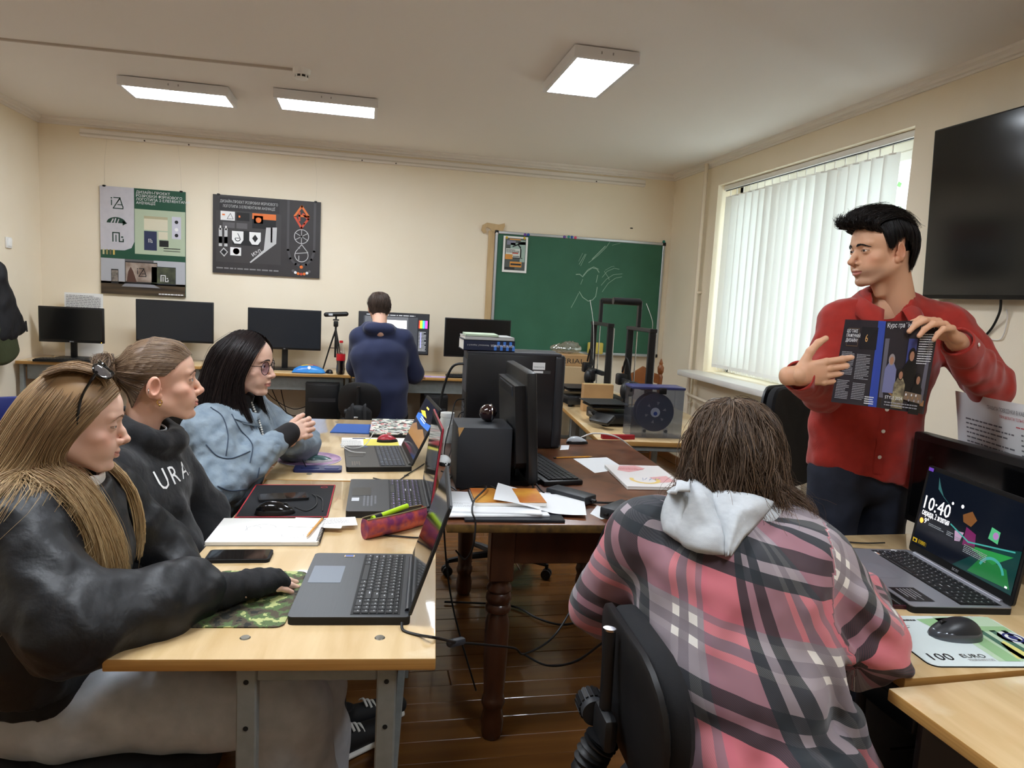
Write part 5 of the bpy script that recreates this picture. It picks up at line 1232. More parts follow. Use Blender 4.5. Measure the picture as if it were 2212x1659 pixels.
for dy in (-.08, .08): s.chain([pel+Vector((0, dy, -.02)), (-.12, 2.76+dy*1.1, .53), (-.09, 2.77+dy*1.2, .06)], [.10, .08, .07], .03)
cloth(root, 'trousers', s, MATS['trousers_black'], [(25, .006, 30, 90, (1, 1, 1), None)])
shoe(root, (-.11, 2.66, 0), (.11, 2.65, 0)); shoe(root, (-.11, 2.87, 0), (.12, 2.88, 0))
RG = [[(.014, .070, .085), (.060, .066, .052), (.077, .048, -.005), (.078, .030, -.06), (.072, .030, -.12), (.066, .050, -.18), (.060, .075, -.24)],
      [(.010, .045, .106), (.072, .035, .050), (.088, .010, -.01), (.088, -.005, -.07), (.085, .0, -.13), (.085, .02, -.19), (.080, .05, -.25)],
      [(.006, .01, .116), (.080, -.010, .052), (.096, -.035, -.02), (.098, -.05, -.09), (.102, -.055, -.15), (.105, -.05, -.2), (.102, -.04, -.26)],
      [(.003, -.03, .114), (.070, -.070, .050), (.088, -.10, -.02), (.09, -.115, -.09), (.10, -.125, -.15), (.105, -.13, -.21), (.105, -.13, -.27)],
      [(0, -.06, .102), (.035, -.106, .05), (.042, -.128, -.02), (.046, -.142, -.09), (.05, -.155, -.15), (.052, -.16, -.21), (.052, -.16, -.27)]]
G = RG+mir(RG)[::-1][1:]
hair_obj('hair', [hair_sheet(G, 3600, K=16, jit=.0045, wave=.004, wl=20, r=.0011, balls=hb, seed=8, nsurf=60, frizz=.004, clump=70), hair_sheet(G, 250, K=16, jit=.009, wave=.004, r=.0005, frizz=.012, balls=hb, seed=9, surf=False)], ((24, 18, 18), (38, 29, 28), (18, 14, 15), (52, 40, 38)), hair_mat('hair_dark', .34), root, HM)
er = MB().tube([(.080, -.004+.010*math.cos(a), -.052+.010*math.sin(a)) for a in np.linspace(0, 6.28, 18)], .0013, MATS['gold'], 6); part_mb(root, er, 'earring', HM)
gl_ = thing('eyeglasses', 'round thin-rimmed eyeglasses worn by the girl in denim', 'eyeglasses', HM @ Vector((0, .095, -.004)))
A3 = HM.to_3x3(); wirem = M('wire_rim', (46, 36, 36), .25, .9); lensm = glass('spectacle_lens', (236, 234, 255), .02, .10)
for e in (-1, 1):
    ring = [(e*.033+.025*math.cos(a), -.006-.008*((.033+e*.025*math.cos(a))/.058)**2, .024*math.sin(a)-.003) for a in np.linspace(0, 2*PI, 30)]
    local(MB().tube(ring, .0012, wirem, 6)).build('rim', gl_)
    local(MB().add([(e*.033, -.006, -.003)]+ring[:-1], [(0, i, i % 29+1) for i in range(1, 30)], lensm)).build('lens', gl_)
    local(MB().tube(wire([(e*.058, -.012, .006), (e*.071, -.03, .006), (e*.079, -.075, .004), (e*.081, -.112, -.012)], 5), .0012, wirem, 6)).build('temple_arm', gl_)
local(MB().tube(wire([(-.009, -.006, .004), (0, -.002, .007), (.009, -.006, .004)], 5), .0012, wirem, 6)).build('bridge', gl_)
# ------------------------------------------------------------------ 4. man in red shirt holding a magazine
SKM = (210, 162, 130)
root = person('young man in a rust red shirt standing and showing an open magazine', (1.72, 2.16, 0)); MAN = root
HM = frame((1.618, 2.052, 1.672), (-.985, .03, -.10), (.06, .02, 1)); parts = []
browb = M('brow_black', (24, 18, 17), .7)
place_head(root, HM, parts, browb, dict(tk=.0036, n=120, z=.0138), neck=(.015, -.085, -.20), skin=SKM, lip=(178, 100, 92), male=True, lid=.0029, smile=.25, nose=1.25, mouth=.0032, iris=(44, 30, 26), gaze=(.05, -.12), neckr=.053, jaw=1.05)
hip, waist, chest, nb = Vector((1.725, 2.16, .93)), Vector((1.715, 2.15, 1.08)), Vector((1.70, 2.11, 1.33)), Vector((1.685, 2.085, 1.50))
shR, elR, wrR = Vector((1.565, 2.13, 1.430)), Vector((1.495, 2.10, 1.20)), Vector((1.262, 1.895, 1.272))
shL, elL, wrL = Vector((1.895, 2.045, 1.440)), Vector((1.98, 1.925, 1.245)), at(2064, 733, y=1.795)
parts.append(hand_mesh(wrR, elR, (.95, -.25, .16), (.28, .95, .1), 1, skin=SKM, curl=(.05, .08, .11, .16), size=1.06, thumb=(1.0, .1), spread=.05))
parts.append(hand_mesh(wrL, elL, (-.82, -.22, .50), (-.15, .22, -.95), -1, skin=SKM, curl=(.50, .52, .55, .60), size=1.04, thumb=(.4, .55), spread=.10))
s = SDF((1.2, 1.8, .0), (2.15, 2.4, 1.6), .013); s.ecap(hip, waist, (.15, .10), (.14, .10), (1, -.2, 0)); s.ecap(waist, chest, (.14, .10), (.16, .11), (1, -.2, 0)); s.cap(chest, nb, .09, .055); s.cap(shR, shL, .055, .055); s.chain([shR, elR, wrR], [.05, .042, .03]); s.chain([shL, elL, wrL], [.05, .042, .03])
for dx in (-.085, .085): s.chain([hip+Vector((dx, 0, 0)), (1.725+dx*1.25, 2.18, .5), (1.725+dx*1.3, 2.22, .06)], [.08, .06, .045])
body_lo(parts, s, SKM); join_body(root, 'body', parts, SK)
# shirt
def cord_mat(name, c, c2):
    m = M(name, c, .8, noise_=(40, c2, .35), sheen=.25); q = NT(m); tc = q.new('ShaderNodeTexCoord'); w = q.new('ShaderNodeTexWave'); w.inputs['Scale'].default_value = 190; w.bands_direction = 'X'; q.link(tc.outputs['Object'], w.inputs['Vector'])
    bp = q.new('ShaderNodeBump'); bp.inputs['Strength'].default_value = .25; bp.inputs['Distance'].default_value = .001; q.link(w.outputs['Fac'], bp.inputs['Height']); q.link(bp.outputs[0], q.b.inputs['Normal']); return m
red = cord_mat('red_corduroy', (168, 36, 20), (148, 28, 16))
s = SDF((1.15, 1.72, .80), (2.25, 2.45, 1.62), .007)
s.ecap(hip+Vector((0, 0, -.05)), waist, (.185, .125), (.180, .125), (1, -.2, 0), .03); s.ecap(waist, chest, (.180, .125), (.200, .135), (1, -.2, 0), .03); s.ecap(chest, nb+Vector((0, 0, -.03)), (.185, .12), (.085, .075), (1, -.2, 0), .05)
s.cap(shR, nb, .070, .062, .05); s.cap(shL, nb, .070, .062, .05)
s.chain([shR, elR], [.078, .068], .02); s.chain([elR, elR.lerp(wrR, .80)], [.066, .050], .012); s.chain([shL, elL], [.078, .068], .02); s.chain([elL, elL.lerp(wrL, .84)], [.066, .048], .012)
ax = (wrL-elL).normalized()
for f_ in (.1, .32, .54): c = elL.lerp(wrL, f_); w = ax.cross(Vector((-.3, -1, .2))).normalized(); s.cap(c-w*.045+Vector((0, -.025, 0)), c+w*.04+Vector((0, -.028, .01))-ax*.03, .024-.012*f_, .014, .03)
nv = HM @ Vector((.006, -.045, -.13)); s.ecap(nb+Vector((-.005, -.01, -.04)), nv, (.058, .060), (.062, .064), (1, -.2, 0), .006, 's'); s.ell(nb+Vector((-.05, -.075, .01)), (.035, .05, .055), .02, 's')
# curved hem, lower at the back and at his left
s.cut((1.74, 2.1, .900), (-.20, -.05, -1)); SHIRT = s
so = cloth(root, 'shirt', s, red, [(31, .007, 22, 70, (1, 1, .8), None), (32, .003, 70, 180, (1, 1, 1), None)])
TS = BVHTree.FromPolygons([v.co+root.location for v in so.data.vertices], [tuple(p.vertices) for p in so.data.polygons])
def on_shirt(x, z, off=.002):
    h, n, i, d = TS.ray_cast(Vector((x, 1.5, z)), Vector((0, 1, 0)))
    return (h+n*off, n) if h is not None else (Vector((x, 2.0, z)), Vector((0, -1, 0)))
# collar leaves, placket, buttons, cuffs, pocket seam
collar_strip(root, nb+Vector((-.014, -.016, -.012)), (-.10, -.10, 1), (.30, .95, .12), (.95, -.30, 0), red, rt=.072, rl=.112, a1=160, zt=(.052, .0), zl=(.008, -.070), fl=.030)
b = MB(); V = []; zs = np.linspace(1.435, .935, 26); pc = lambda z: 1.648+.045*(1.43-z)/.5
for z in zs:
    for dx in (-.015, .015): p, n = on_shirt(pc(z)+dx, z, .0022); V.append(p-root.location)
b.add(V, [(2*i, 2*i+1, 2*i+3, 2*i+2) for i in range(len(zs)-1)], red); b.build('placket', root)
for z in (1.42, 1.33, 1.25, 1.16, 1.085, .995):
    p, n = on_shirt(pc(z), z, .004); R = n.to_track_quat('Z', 'Y').to_matrix()
    bb = MB().lathe([(0, 0), (.0062, 0), (.0066, .0012), (.0055, .0024), (.004, .0018), (0, .0016)], M('button_white', (226, 220, 212), .35), p-root.location, 14, R=R); bb.build('button', root)
for wr_, el_, f0 in ((wrR, elR, .70), (wrL, elL, .74)):
    ax = (wr_-el_).normalized(); c0 = el_.lerp(wr_, f0); c1 = el_.lerp(wr_, .97); lo = [min(a, b)-.1 for a, b in zip(c0, c1)]; hi = [max(a, b)+.1 for a, b in zip(c0, c1)]
    s = SDF(lo, hi, .004); s.chain([c0, c1], [.054, .046], .004); s.cap(c1-ax*.03, c1+ax*.06, .041, .040, .003, 's'); s.cut(c0, tuple(-ax)); s.cut(c1, tuple(ax)); cloth(root, 'cuff', s, red, [(33, .002, 60, 160, (1, 1, 1), None)])
    sd = Vector((.15, -1, .25)); sd = (sd-ax*sd.dot(ax)).normalized(); p = el_.lerp(wr_, .90)+sd*.051; R = sd.to_track_quat('Z', 'Y').to_matrix()
    MB().lathe([(0, 0), (.0058, 0), (.006, .0012), (.005, .0024), (0, .0018)], MATS['button_white'], p-root.location, 14, R=R).build('button', root)
jd = jeanm('jeans_indigo', (26, 30, 42), (36, 42, 58))
s = SDF((1.45, 1.95, .02), (2.0, 2.42, 1.06), .009); s.ecap(hip+Vector((0, 0, -.02)), hip+Vector((0, 0, .07)), (.172, .115), (.165, .11), (1, -.2, 0), .02)
for dx in (-.088, .088): s.chain([hip+Vector((dx, 0, -.03)), (1.725+dx*1.25, 2.17, .5), (1.725+dx*1.3, 2.21, .05)], [.098, .080, .072], .02)
cloth(root, 'jeans', s, jd, [(34, .005, 30, 100, (1, 1, 1.3), None)])
for dx in (-.11, .11): shoe(root, (1.725+dx, 2.26, 0), (1.70+dx*1.2, 2.05, 0))
# hair: short sides, swept-back top with a forward quiff
hp = []; top = []
keep = lambda x, y, z: (z > .058 and y < .07) or (z > .035 and y < .040) or (y < .022 and z > .030) or (y < -.025 and z > -.04) or (y < -.05)
hp.append(scalp_cap(keep, (.0775, .0955, .0865)))
for x in np.linspace(-.072, .072, 11):
    a = abs(x)/.072; top.append([(x*.92, .077-.034*a*a, .074-.022*a*a), (x*1.02, .102-.046*a*a, .088-.016*a*a), (x*1.08, .092-.05*a*a, .118-.030*a*a), (x*1.10, .034-.03*a, .134-.040*a*a), (x*1.10, -.04, .126-.044*a*a), (x*.98, -.090, .076-.02*a*a)])
hbm = [((0, -.008, .028), (.0785, .0965, .0875))]
hp.append(hair_sheet(top, 2600, K=14, jit=.005, wave=.006, wl=26, r=.0010, balls=hbm, seed=12, lenvar=.5, surf=False, clump=26))
hp.append(hair_sheet([[p for p in g] for g in top], 300, K=14, jit=.002, r=.0012, balls=hbm, seed=19, lenvar=.1, nsurf=40))
hp.append(hair_sheet([[(x, .078-.01*abs(x)/.05, .076), (x*1.1, .106, .080), (x*1.2, .118, .096), (x*1.25, .108, .116)] for x in (-.05, -.03, -.01, .01, .03, .05)], 500, K=9, jit=.006, wave=.005, r=.0008, balls=hbm, seed=13, surf=False))
for e in (-1, 1):
    side_ = [[(e*.062, .044, .070), (e*.073, .032, .036), (e*.075, .020, .006)], [(e*.069, .022, .085), (e*.079, .016, .04), (e*.0775, .013, -.006)], [(e*.070, -.01, .095), (e*.082, -.02, .055), (e*.081, -.026, .028)], [(e*.066, -.045, .092), (e*.080, -.058, .040), (e*.076, -.058, -.018)], [(e*.05, -.075, .085), (e*.063, -.094, .03), (e*.061, -.078, -.035), (e*.055, -.066, -.075)], [(e*.0, -.098, .075), (e*.0, -.110, .02), (0, -.090, -.045), (0, -.080, -.095)]]
    side_ = [list(map(tuple, crom(g, 5))) for g in side_]
    hp.append(hair_sheet(side_, 1500, K=8, jit=.003, r=.0009, balls=[((0, -.008, .028), (.0775, .0955, .0865))], seed=14+e, lenvar=.3, surf=False))
hair_obj('hair', hp, ((16, 13, 13), (28, 22, 21), (12, 10, 10), (40, 32, 30)), hair_mat('hair_dark', .34), root, HM)

# magazine: two rigid spreads meeting at the spine
pg = M('magazine_black', (34, 31, 36), .22, noise_=(5, (48, 44, 50), .4)); 
sp_t, sp_b = at(1914, 694, y=1.822), at(1893, 880, y=1.80)
tl, bl_ = at(1826, 690, y=1.890), at(1795, 868, y=1.86); trc, brc = at(2030, 692, y=1.79), at(1995, 895, y=1.765)
mz = thing('magazine', 'open glossy black magazine held up by the man in red', 'magazine', (sp_t+sp_b)/2)
c0 = Vector(mz.location)
def page(name, a, b_, c, d_, U0):
    """a b c d = top-inner, top-outer, bottom-outer, bottom-inner"""
    U = (b_-a); V = (a-d_); n = U.cross(V).normalized()
    if n.y > 0: n = -n
    nu, nv = 12, 2; b = MB(); V_ = []
    for j in (0, 1):
        for i in range(nu+1):
            t = i/nu; p = (a.lerp(b_, t) if j == 0 else d_.lerp(c, t))-n*-.006*math.sin(PI*t)
            V_.append(p-c0)
    k = len(V_); V_ += [p-n*.004 for p in V_]
    Fs = [(i, i+1, nu+2+i, nu+1+i) for i in range(nu)]; Fs += [tuple(k+x for x in f_[::-1]) for f_ in Fs]
    rim = list(range(nu+1))+[2*nu+1-i for i in range(nu+1)]
    Fs += [(rim[i], rim[(i+1) % len(rim)], k+rim[(i+1) % len(rim)], k+rim[i]) for i in range(len(rim))]
    b.add(V_, Fs, pg); o = b.build(name, mz); return n
nl = page('left_page', sp_t, tl, bl_, sp_b, 0); nr = page('right_page', sp_t, trc, brc, sp_b, 0)
def sheet_print(a, b_, c, d_, n):
    """unit-square print: u from left to right, v upwards, on a page with corners (left-top a, right-top b, right-bottom c, left-bottom d)"""
    class Q(Print):
        def pt(s, u, v): p = a.lerp(b_, u).lerp(d_.lerp(c, u), 1-v); return p+n*(.0012+.006*math.sin(PI*u)+s.lift*s.k)-c0
    return Q((0, 0, 0), (1, 0, 0), (0, 1, 0), .0003)
w_ = M('page_white', (226, 226, 230), .35); gp = M('page_grey', (150, 148, 156), .35); bluep = M('page_blue', (44, 66, 150), .3); tan = M('page_tan', (150, 110, 74), .35)
pr = sheet_print(tl, sp_t, sp_b, bl_, nl)
pr.rect(.82, 0, 1, 1, bluep).rect(.12, .68, .40, .90, M('page_brown', (70, 56, 44), .3)).up()
pr.rect(.135, .695, .385, .885, pg).rect(.45, .66, .84, .92, M('page_dark', (26, 25, 30), .25)).up()
for i, tx in enumerate(('ЩО ТАКЕ', 'ГРАФІЧНИЙ', 'ДИЗАЙН?')): pr.text(tx, .10, .845-.055*i, .055, w_, 'L', sx=1.0, width=(.26, .33, .28)[i])
pr.text('6', .56, .745, .13, M('page_gold', (200, 150, 90), .3), 'L', sx=1.1)
pr.scrib(.06, .34, .36, .62, 15, gp, .45, 3).scrib(.42, .30, .74, .60, 16, gp, .45, 4).scrib(.06, .05, .34, .28, 12, gp, .45, 5).scrib(.42, .06, .70, .26, 10, gp, .45, 6).scrib(.72, .02, .92, .12, 4, w_, .45, 7)
pr.build('left_print', mz)
pr = sheet_print(sp_t, trc, brc, sp_b, nr)
pr.rect(.02, .12, .92, .80, M('photo_wallgrey', (96, 94, 106), .3)).rect(.0, .0, .95, .20, M('photo_desk', (40, 32, 30), .3)).up().rect(.45, .35, .62, .80, M('photo_blue', (60, 66, 120), .3)).poly([(.15, .20), (.95, .14), (.95, .08), (.35, .11)], tan).up()
def figure(u, v, s_, hairc, bodyc):
    pr.poly([(u-.13*s_, v-.42*s_), (u-.12*s_, v-.12*s_), (u-.05*s_, v-.04*s_), (u+.05*s_, v-.04*s_), (u+.12*s_, v-.12*s_), (u+.13*s_, v-.42*s_)], bodyc); pr.up(); pr.circ(u, v, .065*s_, hairc, 14, .075*s_); pr.up(); pr.circ(u, v-.012*s_, .042*s_, M('photo_skin', (156, 112, 90), .3), 12, .05*s_); pr.up()
hd_ = M('photo_hair', (28, 22, 22), .3); 
figure(.18, .56, .9, M('photo_fair', (140, 130, 130), .3), M('photo_lav', (110, 112, 150), .3)); figure(.55, .62, 1.1, hd_, M('photo_blk', (18, 18, 20), .3)); figure(.38, .40, .9, hd_, M('photo_tweed', (96, 86, 70), .3, noise_=(60, (150, 140, 110), .1))); figure(.74, .36, .9, hd_, M('photo_blk', (18, 18, 20), .3))
pr.poly([(.50, .22), (.86, .20), (.88, .10), (.48, .13)], M('photo_lid', (120, 100, 84), .3)); pr.up()
for i in range(9): pr.circ(.53+.035*i+.01*(i % 2), .17-.03*(i % 3-.5), .014, (w_, tan, gp)[i % 3], 10)
pr.text('Курс графічного дизайну', .02, .925, .075, w_, 'L', width=.90).scrib(.64, .52, .93, .86, 13, w_, .35, 9).text('STYLE 2024', .12, .115, .05, w_, 'L', width=.34).scrib(.12, .03, .80, .09, 2, gp, .4, 10)
pr.build('right_print', mz)

# ------------------------------------------------------------------ 5. girl in plaid shirt, seen from behind
root = person('girl in pink and grey plaid shirt with grey hood, seen from behind', (.74, 1.20, 0)); PGR = root
HM = frame((.812, 1.425, 1.135), (.62, .78, -.02), (-.03, .10, 1)); parts = []
place_head(root, HM, parts, None, neck=(0, -.08, -.19), skin=SKC, neckr=.046, h=.0026)
pel, waist, chest, nb = Vector((.735, 1.18, .53)), Vector((.725, 1.215, .70)), Vector((.755, 1.285, .90)), Vector((.785, 1.355, 1.015))
shL, elL, wrL = Vector((.595, 1.375, .965)), Vector((.565, 1.50, .76)), Vector((.78, 1.60, .70)); shR, elR, wrR = Vector((.90, 1.275, .955)), Vector((1.015, 1.225, .785)), Vector((1.18, 1.43, .80))
parts.append(hand_mesh(wrR, elR, (.6, .78, -.1), (0, 0, -1), -1, skin=SKC, curl=(.2, .22, .25, .28), size=.93, h=.003))
sd_ = (shR-shL).normalized()
s = SDF((.4, 1.0, .4), (1.3, 1.7, 1.08), .013); s.ecap(pel, chest, (.14, .10), (.14, .10), sd_); s.cap(chest, nb, .08, .05); s.chain([shR, elR, wrR], [.045, .038, .026]); s.chain([shL, elL, wrL], [.045, .038, .026]); s.cap(shR, shL, .05, .05)
body_lo(parts, s, SKC); join_body(root, 'body', parts, SK)
plaid = bpy.data.materials.new('plaid_flannel'); plaid.use_nodes = True; q = NT(plaid); MATS['plaid_flannel'] = plaid
at_ = q.new('ShaderNodeAttribute'); at_.attribute_name = 'cloth'; sx_ = q.new('ShaderNodeSeparateXYZ'); q.link(at_.outputs['Vector'], sx_.inputs[0])
PB = [(0, (200, 110, 120)), (.26, (34, 40, 46)), (.35, (150, 138, 144)), (.42, (34, 40, 46)), (.53, (150, 138, 144)), (.70, (232, 226, 218)), (.755, (130, 120, 126)), (.83, (232, 226, 218)), (.90, (150, 138, 144)), (.95, (204, 108, 120))]
def ramp(sock, per, ph):
    a = q.new('ShaderNodeMath', operation='MULTIPLY_ADD'); a.inputs[1].default_value = 1/per; a.inputs[2].default_value = ph; q.link(sock, a.inputs[0]); f_ = q.new('ShaderNodeMath', operation='FRACT'); q.link(a.outputs[0], f_.inputs[0])
    r = q.new('ShaderNodeValToRGB'); cr = r.color_ramp; cr.interpolation = 'CONSTANT'
    for i, (p_, c_) in enumerate(PB):
        e_ = cr.elements[i] if i < 2 else cr.elements.new(p_)
        e_.position = p_
    for e_, (p_, c_) in zip(cr.elements, PB): e_.position = p_; e_.color = lin(c_)
    q.link(f_.outputs[0], r.inputs[0]); return r.outputs[0]
ra, rb = ramp(sx_.outputs[0], .255, .20), ramp(sx_.outputs[1], .255, .55)
# diagonal twill decides which thread shows
tw_ = q.new('ShaderNodeMath', operation='ADD'); q.link(sx_.outputs[0], tw_.inputs[0]); q.link(sx_.outputs[1], tw_.inputs[1])
t2 = q.new('ShaderNodeMath', operation='MULTIPLY'); t2.inputs[1].default_value = 1400; q.link(tw_.outputs[0], t2.inputs[0]); t3 = q.new('ShaderNodeMath', operation='SINE'); q.link(t2.outputs[0], t3.inputs[0])
t4 = q.new('ShaderNodeMath', operation='MULTIPLY_ADD'); t4.inputs[1].default_value = .28; t4.inputs[2].default_value = .5; q.link(t3.outputs[0], t4.inputs[0])
mx = q.new('ShaderNodeMix', data_type='RGBA'); q.link(t4.outputs[0], mx.inputs[0]); q.link(ra, mx.inputs[6]); q.link(rb, mx.inputs[7])
md = q.new('ShaderNodeMix', data_type='RGBA', blend_type='DARKEN'); md.inputs[0].default_value = 1; q.link(ra, md.inputs[6]); q.link(rb, md.inputs[7])
m5 = q.new('ShaderNodeMix', data_type='RGBA'); m5.inputs[0].default_value = .86; q.link(mx.outputs[2], m5.inputs[6]); q.link(md.outputs[2], m5.inputs[7]); q.link(m5.outputs[2], q.b.inputs['Base Color'])
q.b.inputs['Roughness'].default_value = .9; q.b.inputs['Sheen Weight'].default_value = .2
s = SDF((.38, .92, .33), (1.40, 1.72, 1.10), .007); s2 = s
s.ecap(pel+Vector((0, 0, -.02)), waist, (.185, .15), (.185, .135), (.6, -.8, 0), .04); s.ecap(waist, chest, (.19, .135), (.20, .125), sd_, .04); s.ecap(chest, nb+Vector((0, 0, -.03)), (.19, .115), (.09, .075), sd_, .05); s.cap(shR, nb, .075, .06, .05); s.cap(shL, nb, .075, .06, .05)
s.chain([shR, elR, elR.lerp(wrR, .9)], [.084, .086, .058], .03); s.chain([shL, elL, wrL], [.080, .076, .055], .03)
# skirt of the shirt falling over the seat, with pleats
for a_, b_, r_ in (((.66, 1.10, .62), (.60, 1.02, .41), .075), ((.76, 1.03, .62), (.74, .965, .40), .07), ((.86, 1.06, .62), (.90, 1.02, .45), .065), ((.80, 1.10, .62), (.83, 1.03, .42), .06), ((.93, 1.14, .66), (1.0, 1.13, .52), .05)): s.cap(a_, b_, r_, r_*.75, .025)
for a_, b_ in (((.84, 1.17, .90), (.93, 1.14, .80)), ((.86, 1.15, .84), (.92, 1.10, .70)), ((.70, 1.07, .68), (.84, 1.04, .56)), ((.97, 1.17, .90), (1.03, 1.16, .84)), ((1.0, 1.15, .86), (1.08, 1.17, .80)), ((.98, 1.14, .80), (1.07, 1.14, .76))): s.cap(a_, b_, .020, .012, .03)
s.cap((.80, 1.60, 1.0), (.80, 1.45, .45), .10, .12, .02, 's')
cc_ = np.array(chest)[:2]; ez = np.array((sd_.x, sd_.y)); ey = np.array((-ez[1], ez[0]))
def plaid_uv(P, N):
    def dseg(a, b):
        a = np.array(a); b = np.array(b); v = b-a; t = np.clip(((P-a)@v)/(v@v), 0, 1); return np.linalg.norm(P-a-t[:, None]*v, axis=1), t*np.linalg.norm(v), a+t[:, None]*v, v/np.linalg.norm(v)
    rel = P[:, :2]-cc_; sx = rel@ez; sy = rel@ey
    ang = np.arctan2(sx, -sy); u = ang*.17; v = P[:, 2].copy()
    U, V = u.copy(), v+.25*np.abs(sx)*0
    # slant as the pattern hangs on the back
    U, V = u+.30*(v-.8), v+.22*sx
    up_ = np.array((0, 0, 1.))
    d1, l1, c1, x1 = dseg(shR, elR); d2, l2, c2, x2 = dseg(elR, wrR); L1 = (elR-shR).length
    da = np.minimum(d1, d2); la = np.where(d1 < d2, l1, L1+l2); ca = np.where((d1 < d2)[:, None], c1, c2)
    dt = np.linalg.norm(np.stack([sx, sy], 1), axis=1)-.16
    w = (da < .125) & (sx > .175)
    q_ = P-ca; xx = np.where((d1 < d2)[:, None], x1, x2); n1 = np.cross(xx, up_); n1 /= np.linalg.norm(n1, axis=1, keepdims=True)+1e-9; n2 = np.cross(n1, xx)
    aa = np.arctan2((q_*n1).sum(1), (q_*n2).sum(1))
    U = np.where(w, aa*.085+.06+.35*la, U); V = np.where(w, 1.02-la+.12*np.sin(aa), V)
    return np.stack([U, V, np.zeros_like(U)], 1)
po = cloth(root, 'plaid_shirt', s, plaid, [(41, .008, 22, 70, (1, 1, 1), None), (42, .002, 80, 180, (1, 1, 1), None)], uvf=plaid_uv)
# the hem: shear the lower edge into uneven tails
greyh = M('hood_grey_marl', (198, 202, 204), .9, noise_=(60, (178, 182, 186), .3), stretch=(1, 1, 2.2), bump=(500, .3, .001))
s = SDF((.45, .95, .78), (1.1, 1.6, 1.14), .005)
TP = BVHTree.FromPolygons([v.co+root.location for v in po.data.vertices], [tuple(p.vertices) for p in po.data.polygons])
def H_(px, py, off):
    """point on her back under that pixel, lifted off the shirt"""
    d = (at(px, py, y=1)-Vector((0, 0, CAMZ))).normalized(); h, n, i, ds = TP.ray_cast(Vector((0, 0, CAMZ)), d)
    return h+n*off if h is not None else at(px, py, y=1.25)
ring = [nb+Vector((.0, 0, -.012))+Vector((.080*math.cos(a), .074*math.sin(a), .018)) for a in np.linspace(2.2, 7.2, 12)]; s.chain(ring, [.030]*12, .02)
s.ell(nb+Vector((.01, .01, .05)), (.06, .058, .07), .01, 's')
cloth(root, 'hood', s, greyh, [(43, .003, 40, 120, (1, 1, 1), None)])
def panel(TL, TR, BR, BL, hgt, mid, nu=18, nv=14):
    """hood cloth lying on her back between four photo corners, bulging off the shirt"""
    def fn(u, v):
        a = [TL[k]+(TR[k]-TL[k])*u for k in (0, 1)]; b = [BL[k]+(BR[k]-BL[k])*u for k in (0, 1)]; px, py = [a[k]+(b[k]-a[k])*v for k in (0, 1)]
        py += mid*math.sin(PI*u)*v; px -= mid*.5*math.sin(PI*v)*(1-u)
        o = .006+hgt*(math.sin(PI*u)**.6)*(math.sin(PI*(.15+.80*v))**.6)+.006*math.sin(9*u+7*v)*math.sin(PI*v)
        return H_(px, py, o)-root.location
    o = MB().grid(fn, nu, nv, greyh).build('hood_panel', root, smooth=80); o.modifiers.new('thickness', 'SOLIDIFY').thickness = -.007; return o
panel((1448, 1060), (1545, 1068), (1570, 1200), (1430, 1150), .040, 22); panel((1530, 1070), (1672, 1092), (1578, 1204), (1566, 1204), .030, 0)
s = SDF((.45, .95, .02), (1.35, 1.75, .66), .010); s.ecap(pel+Vector((-.02, 0, -.02)), pel+Vector((.06, .02, -.02)), (.17, .10), (.17, .10), (.1, -1, 0), .03)
for d_ in (-.08, .09): s.chain([pel+Vector((.02, d_, -.02)), (1.06, 1.50+d_*1.0, .50), (1.05, 1.51+d_*1.0, .07)], [.10, .08, .06], .03)
cloth(root, 'trousers', s, M('trousers_navy', (18, 20, 30), .85), [(44, .006, 30, 90, (1, 1, 1), None)])
for d_ in (-.11, .12): shoe(root, (1.02, 1.51+d_, 0), (1.24, 1.53+d_, 0))
# wavy brown bob
guides = []
for i, a in enumerate(np.linspace(-2.75, 2.75, 17)):          # angle from the back of the head
    ca, sa = math.cos(a), math.sin(a); fr = (1-ca)/2
    ln = .150+.03*math.sin(3*a+1)+(.03 if sa > .3 else 0)
    fl_ = .012+.020*(.5+.5*math.sin(5*a+.6)); rt = sa > 0
    guides.append([(sa*.012, -.02-.012*ca, .115), (sa*.055, -.012-.068*ca, .098), (sa*.088, -.012-.108*ca, .040), (sa*.096, -.012-.118*ca, -.025), (sa*.098, -.012-.118*ca, -.075), (sa*(.098+fl_*(1.6 if rt else .8)), -.012-(.112+fl_*.7)*ca, -.115), (sa*(.084+fl_*(2.4 if rt else .6)), -.012-(.092+fl_*.8)*ca, -.02-ln)])
hbp = [((0, -.008, .028), (.084, .102, .092)), ((0, -.02, -.05), (.066, .065, .07))]
hp = [hair_sheet(guides, 4600, K=20, jit=.007, wave=.017, wl=36, r=.0009, balls=hbp, seed=21, nsurf=70, frizz=.006, lenvar=.25, clump=60), hair_sheet(guides, 700, K=18, jit=.013, wave=.014, wl=34, r=.0006, balls=hbp, seed=22, surf=False, frizz=.022)]
hair_obj('hair', hp, ((72, 57, 46), (104, 84, 68), (56, 44, 36), (140, 114, 92)), hm, root, HM, zfade=(-.02, -.16, ((84, 62, 46), (112, 84, 60), (70, 52, 40), (136, 102, 74))))

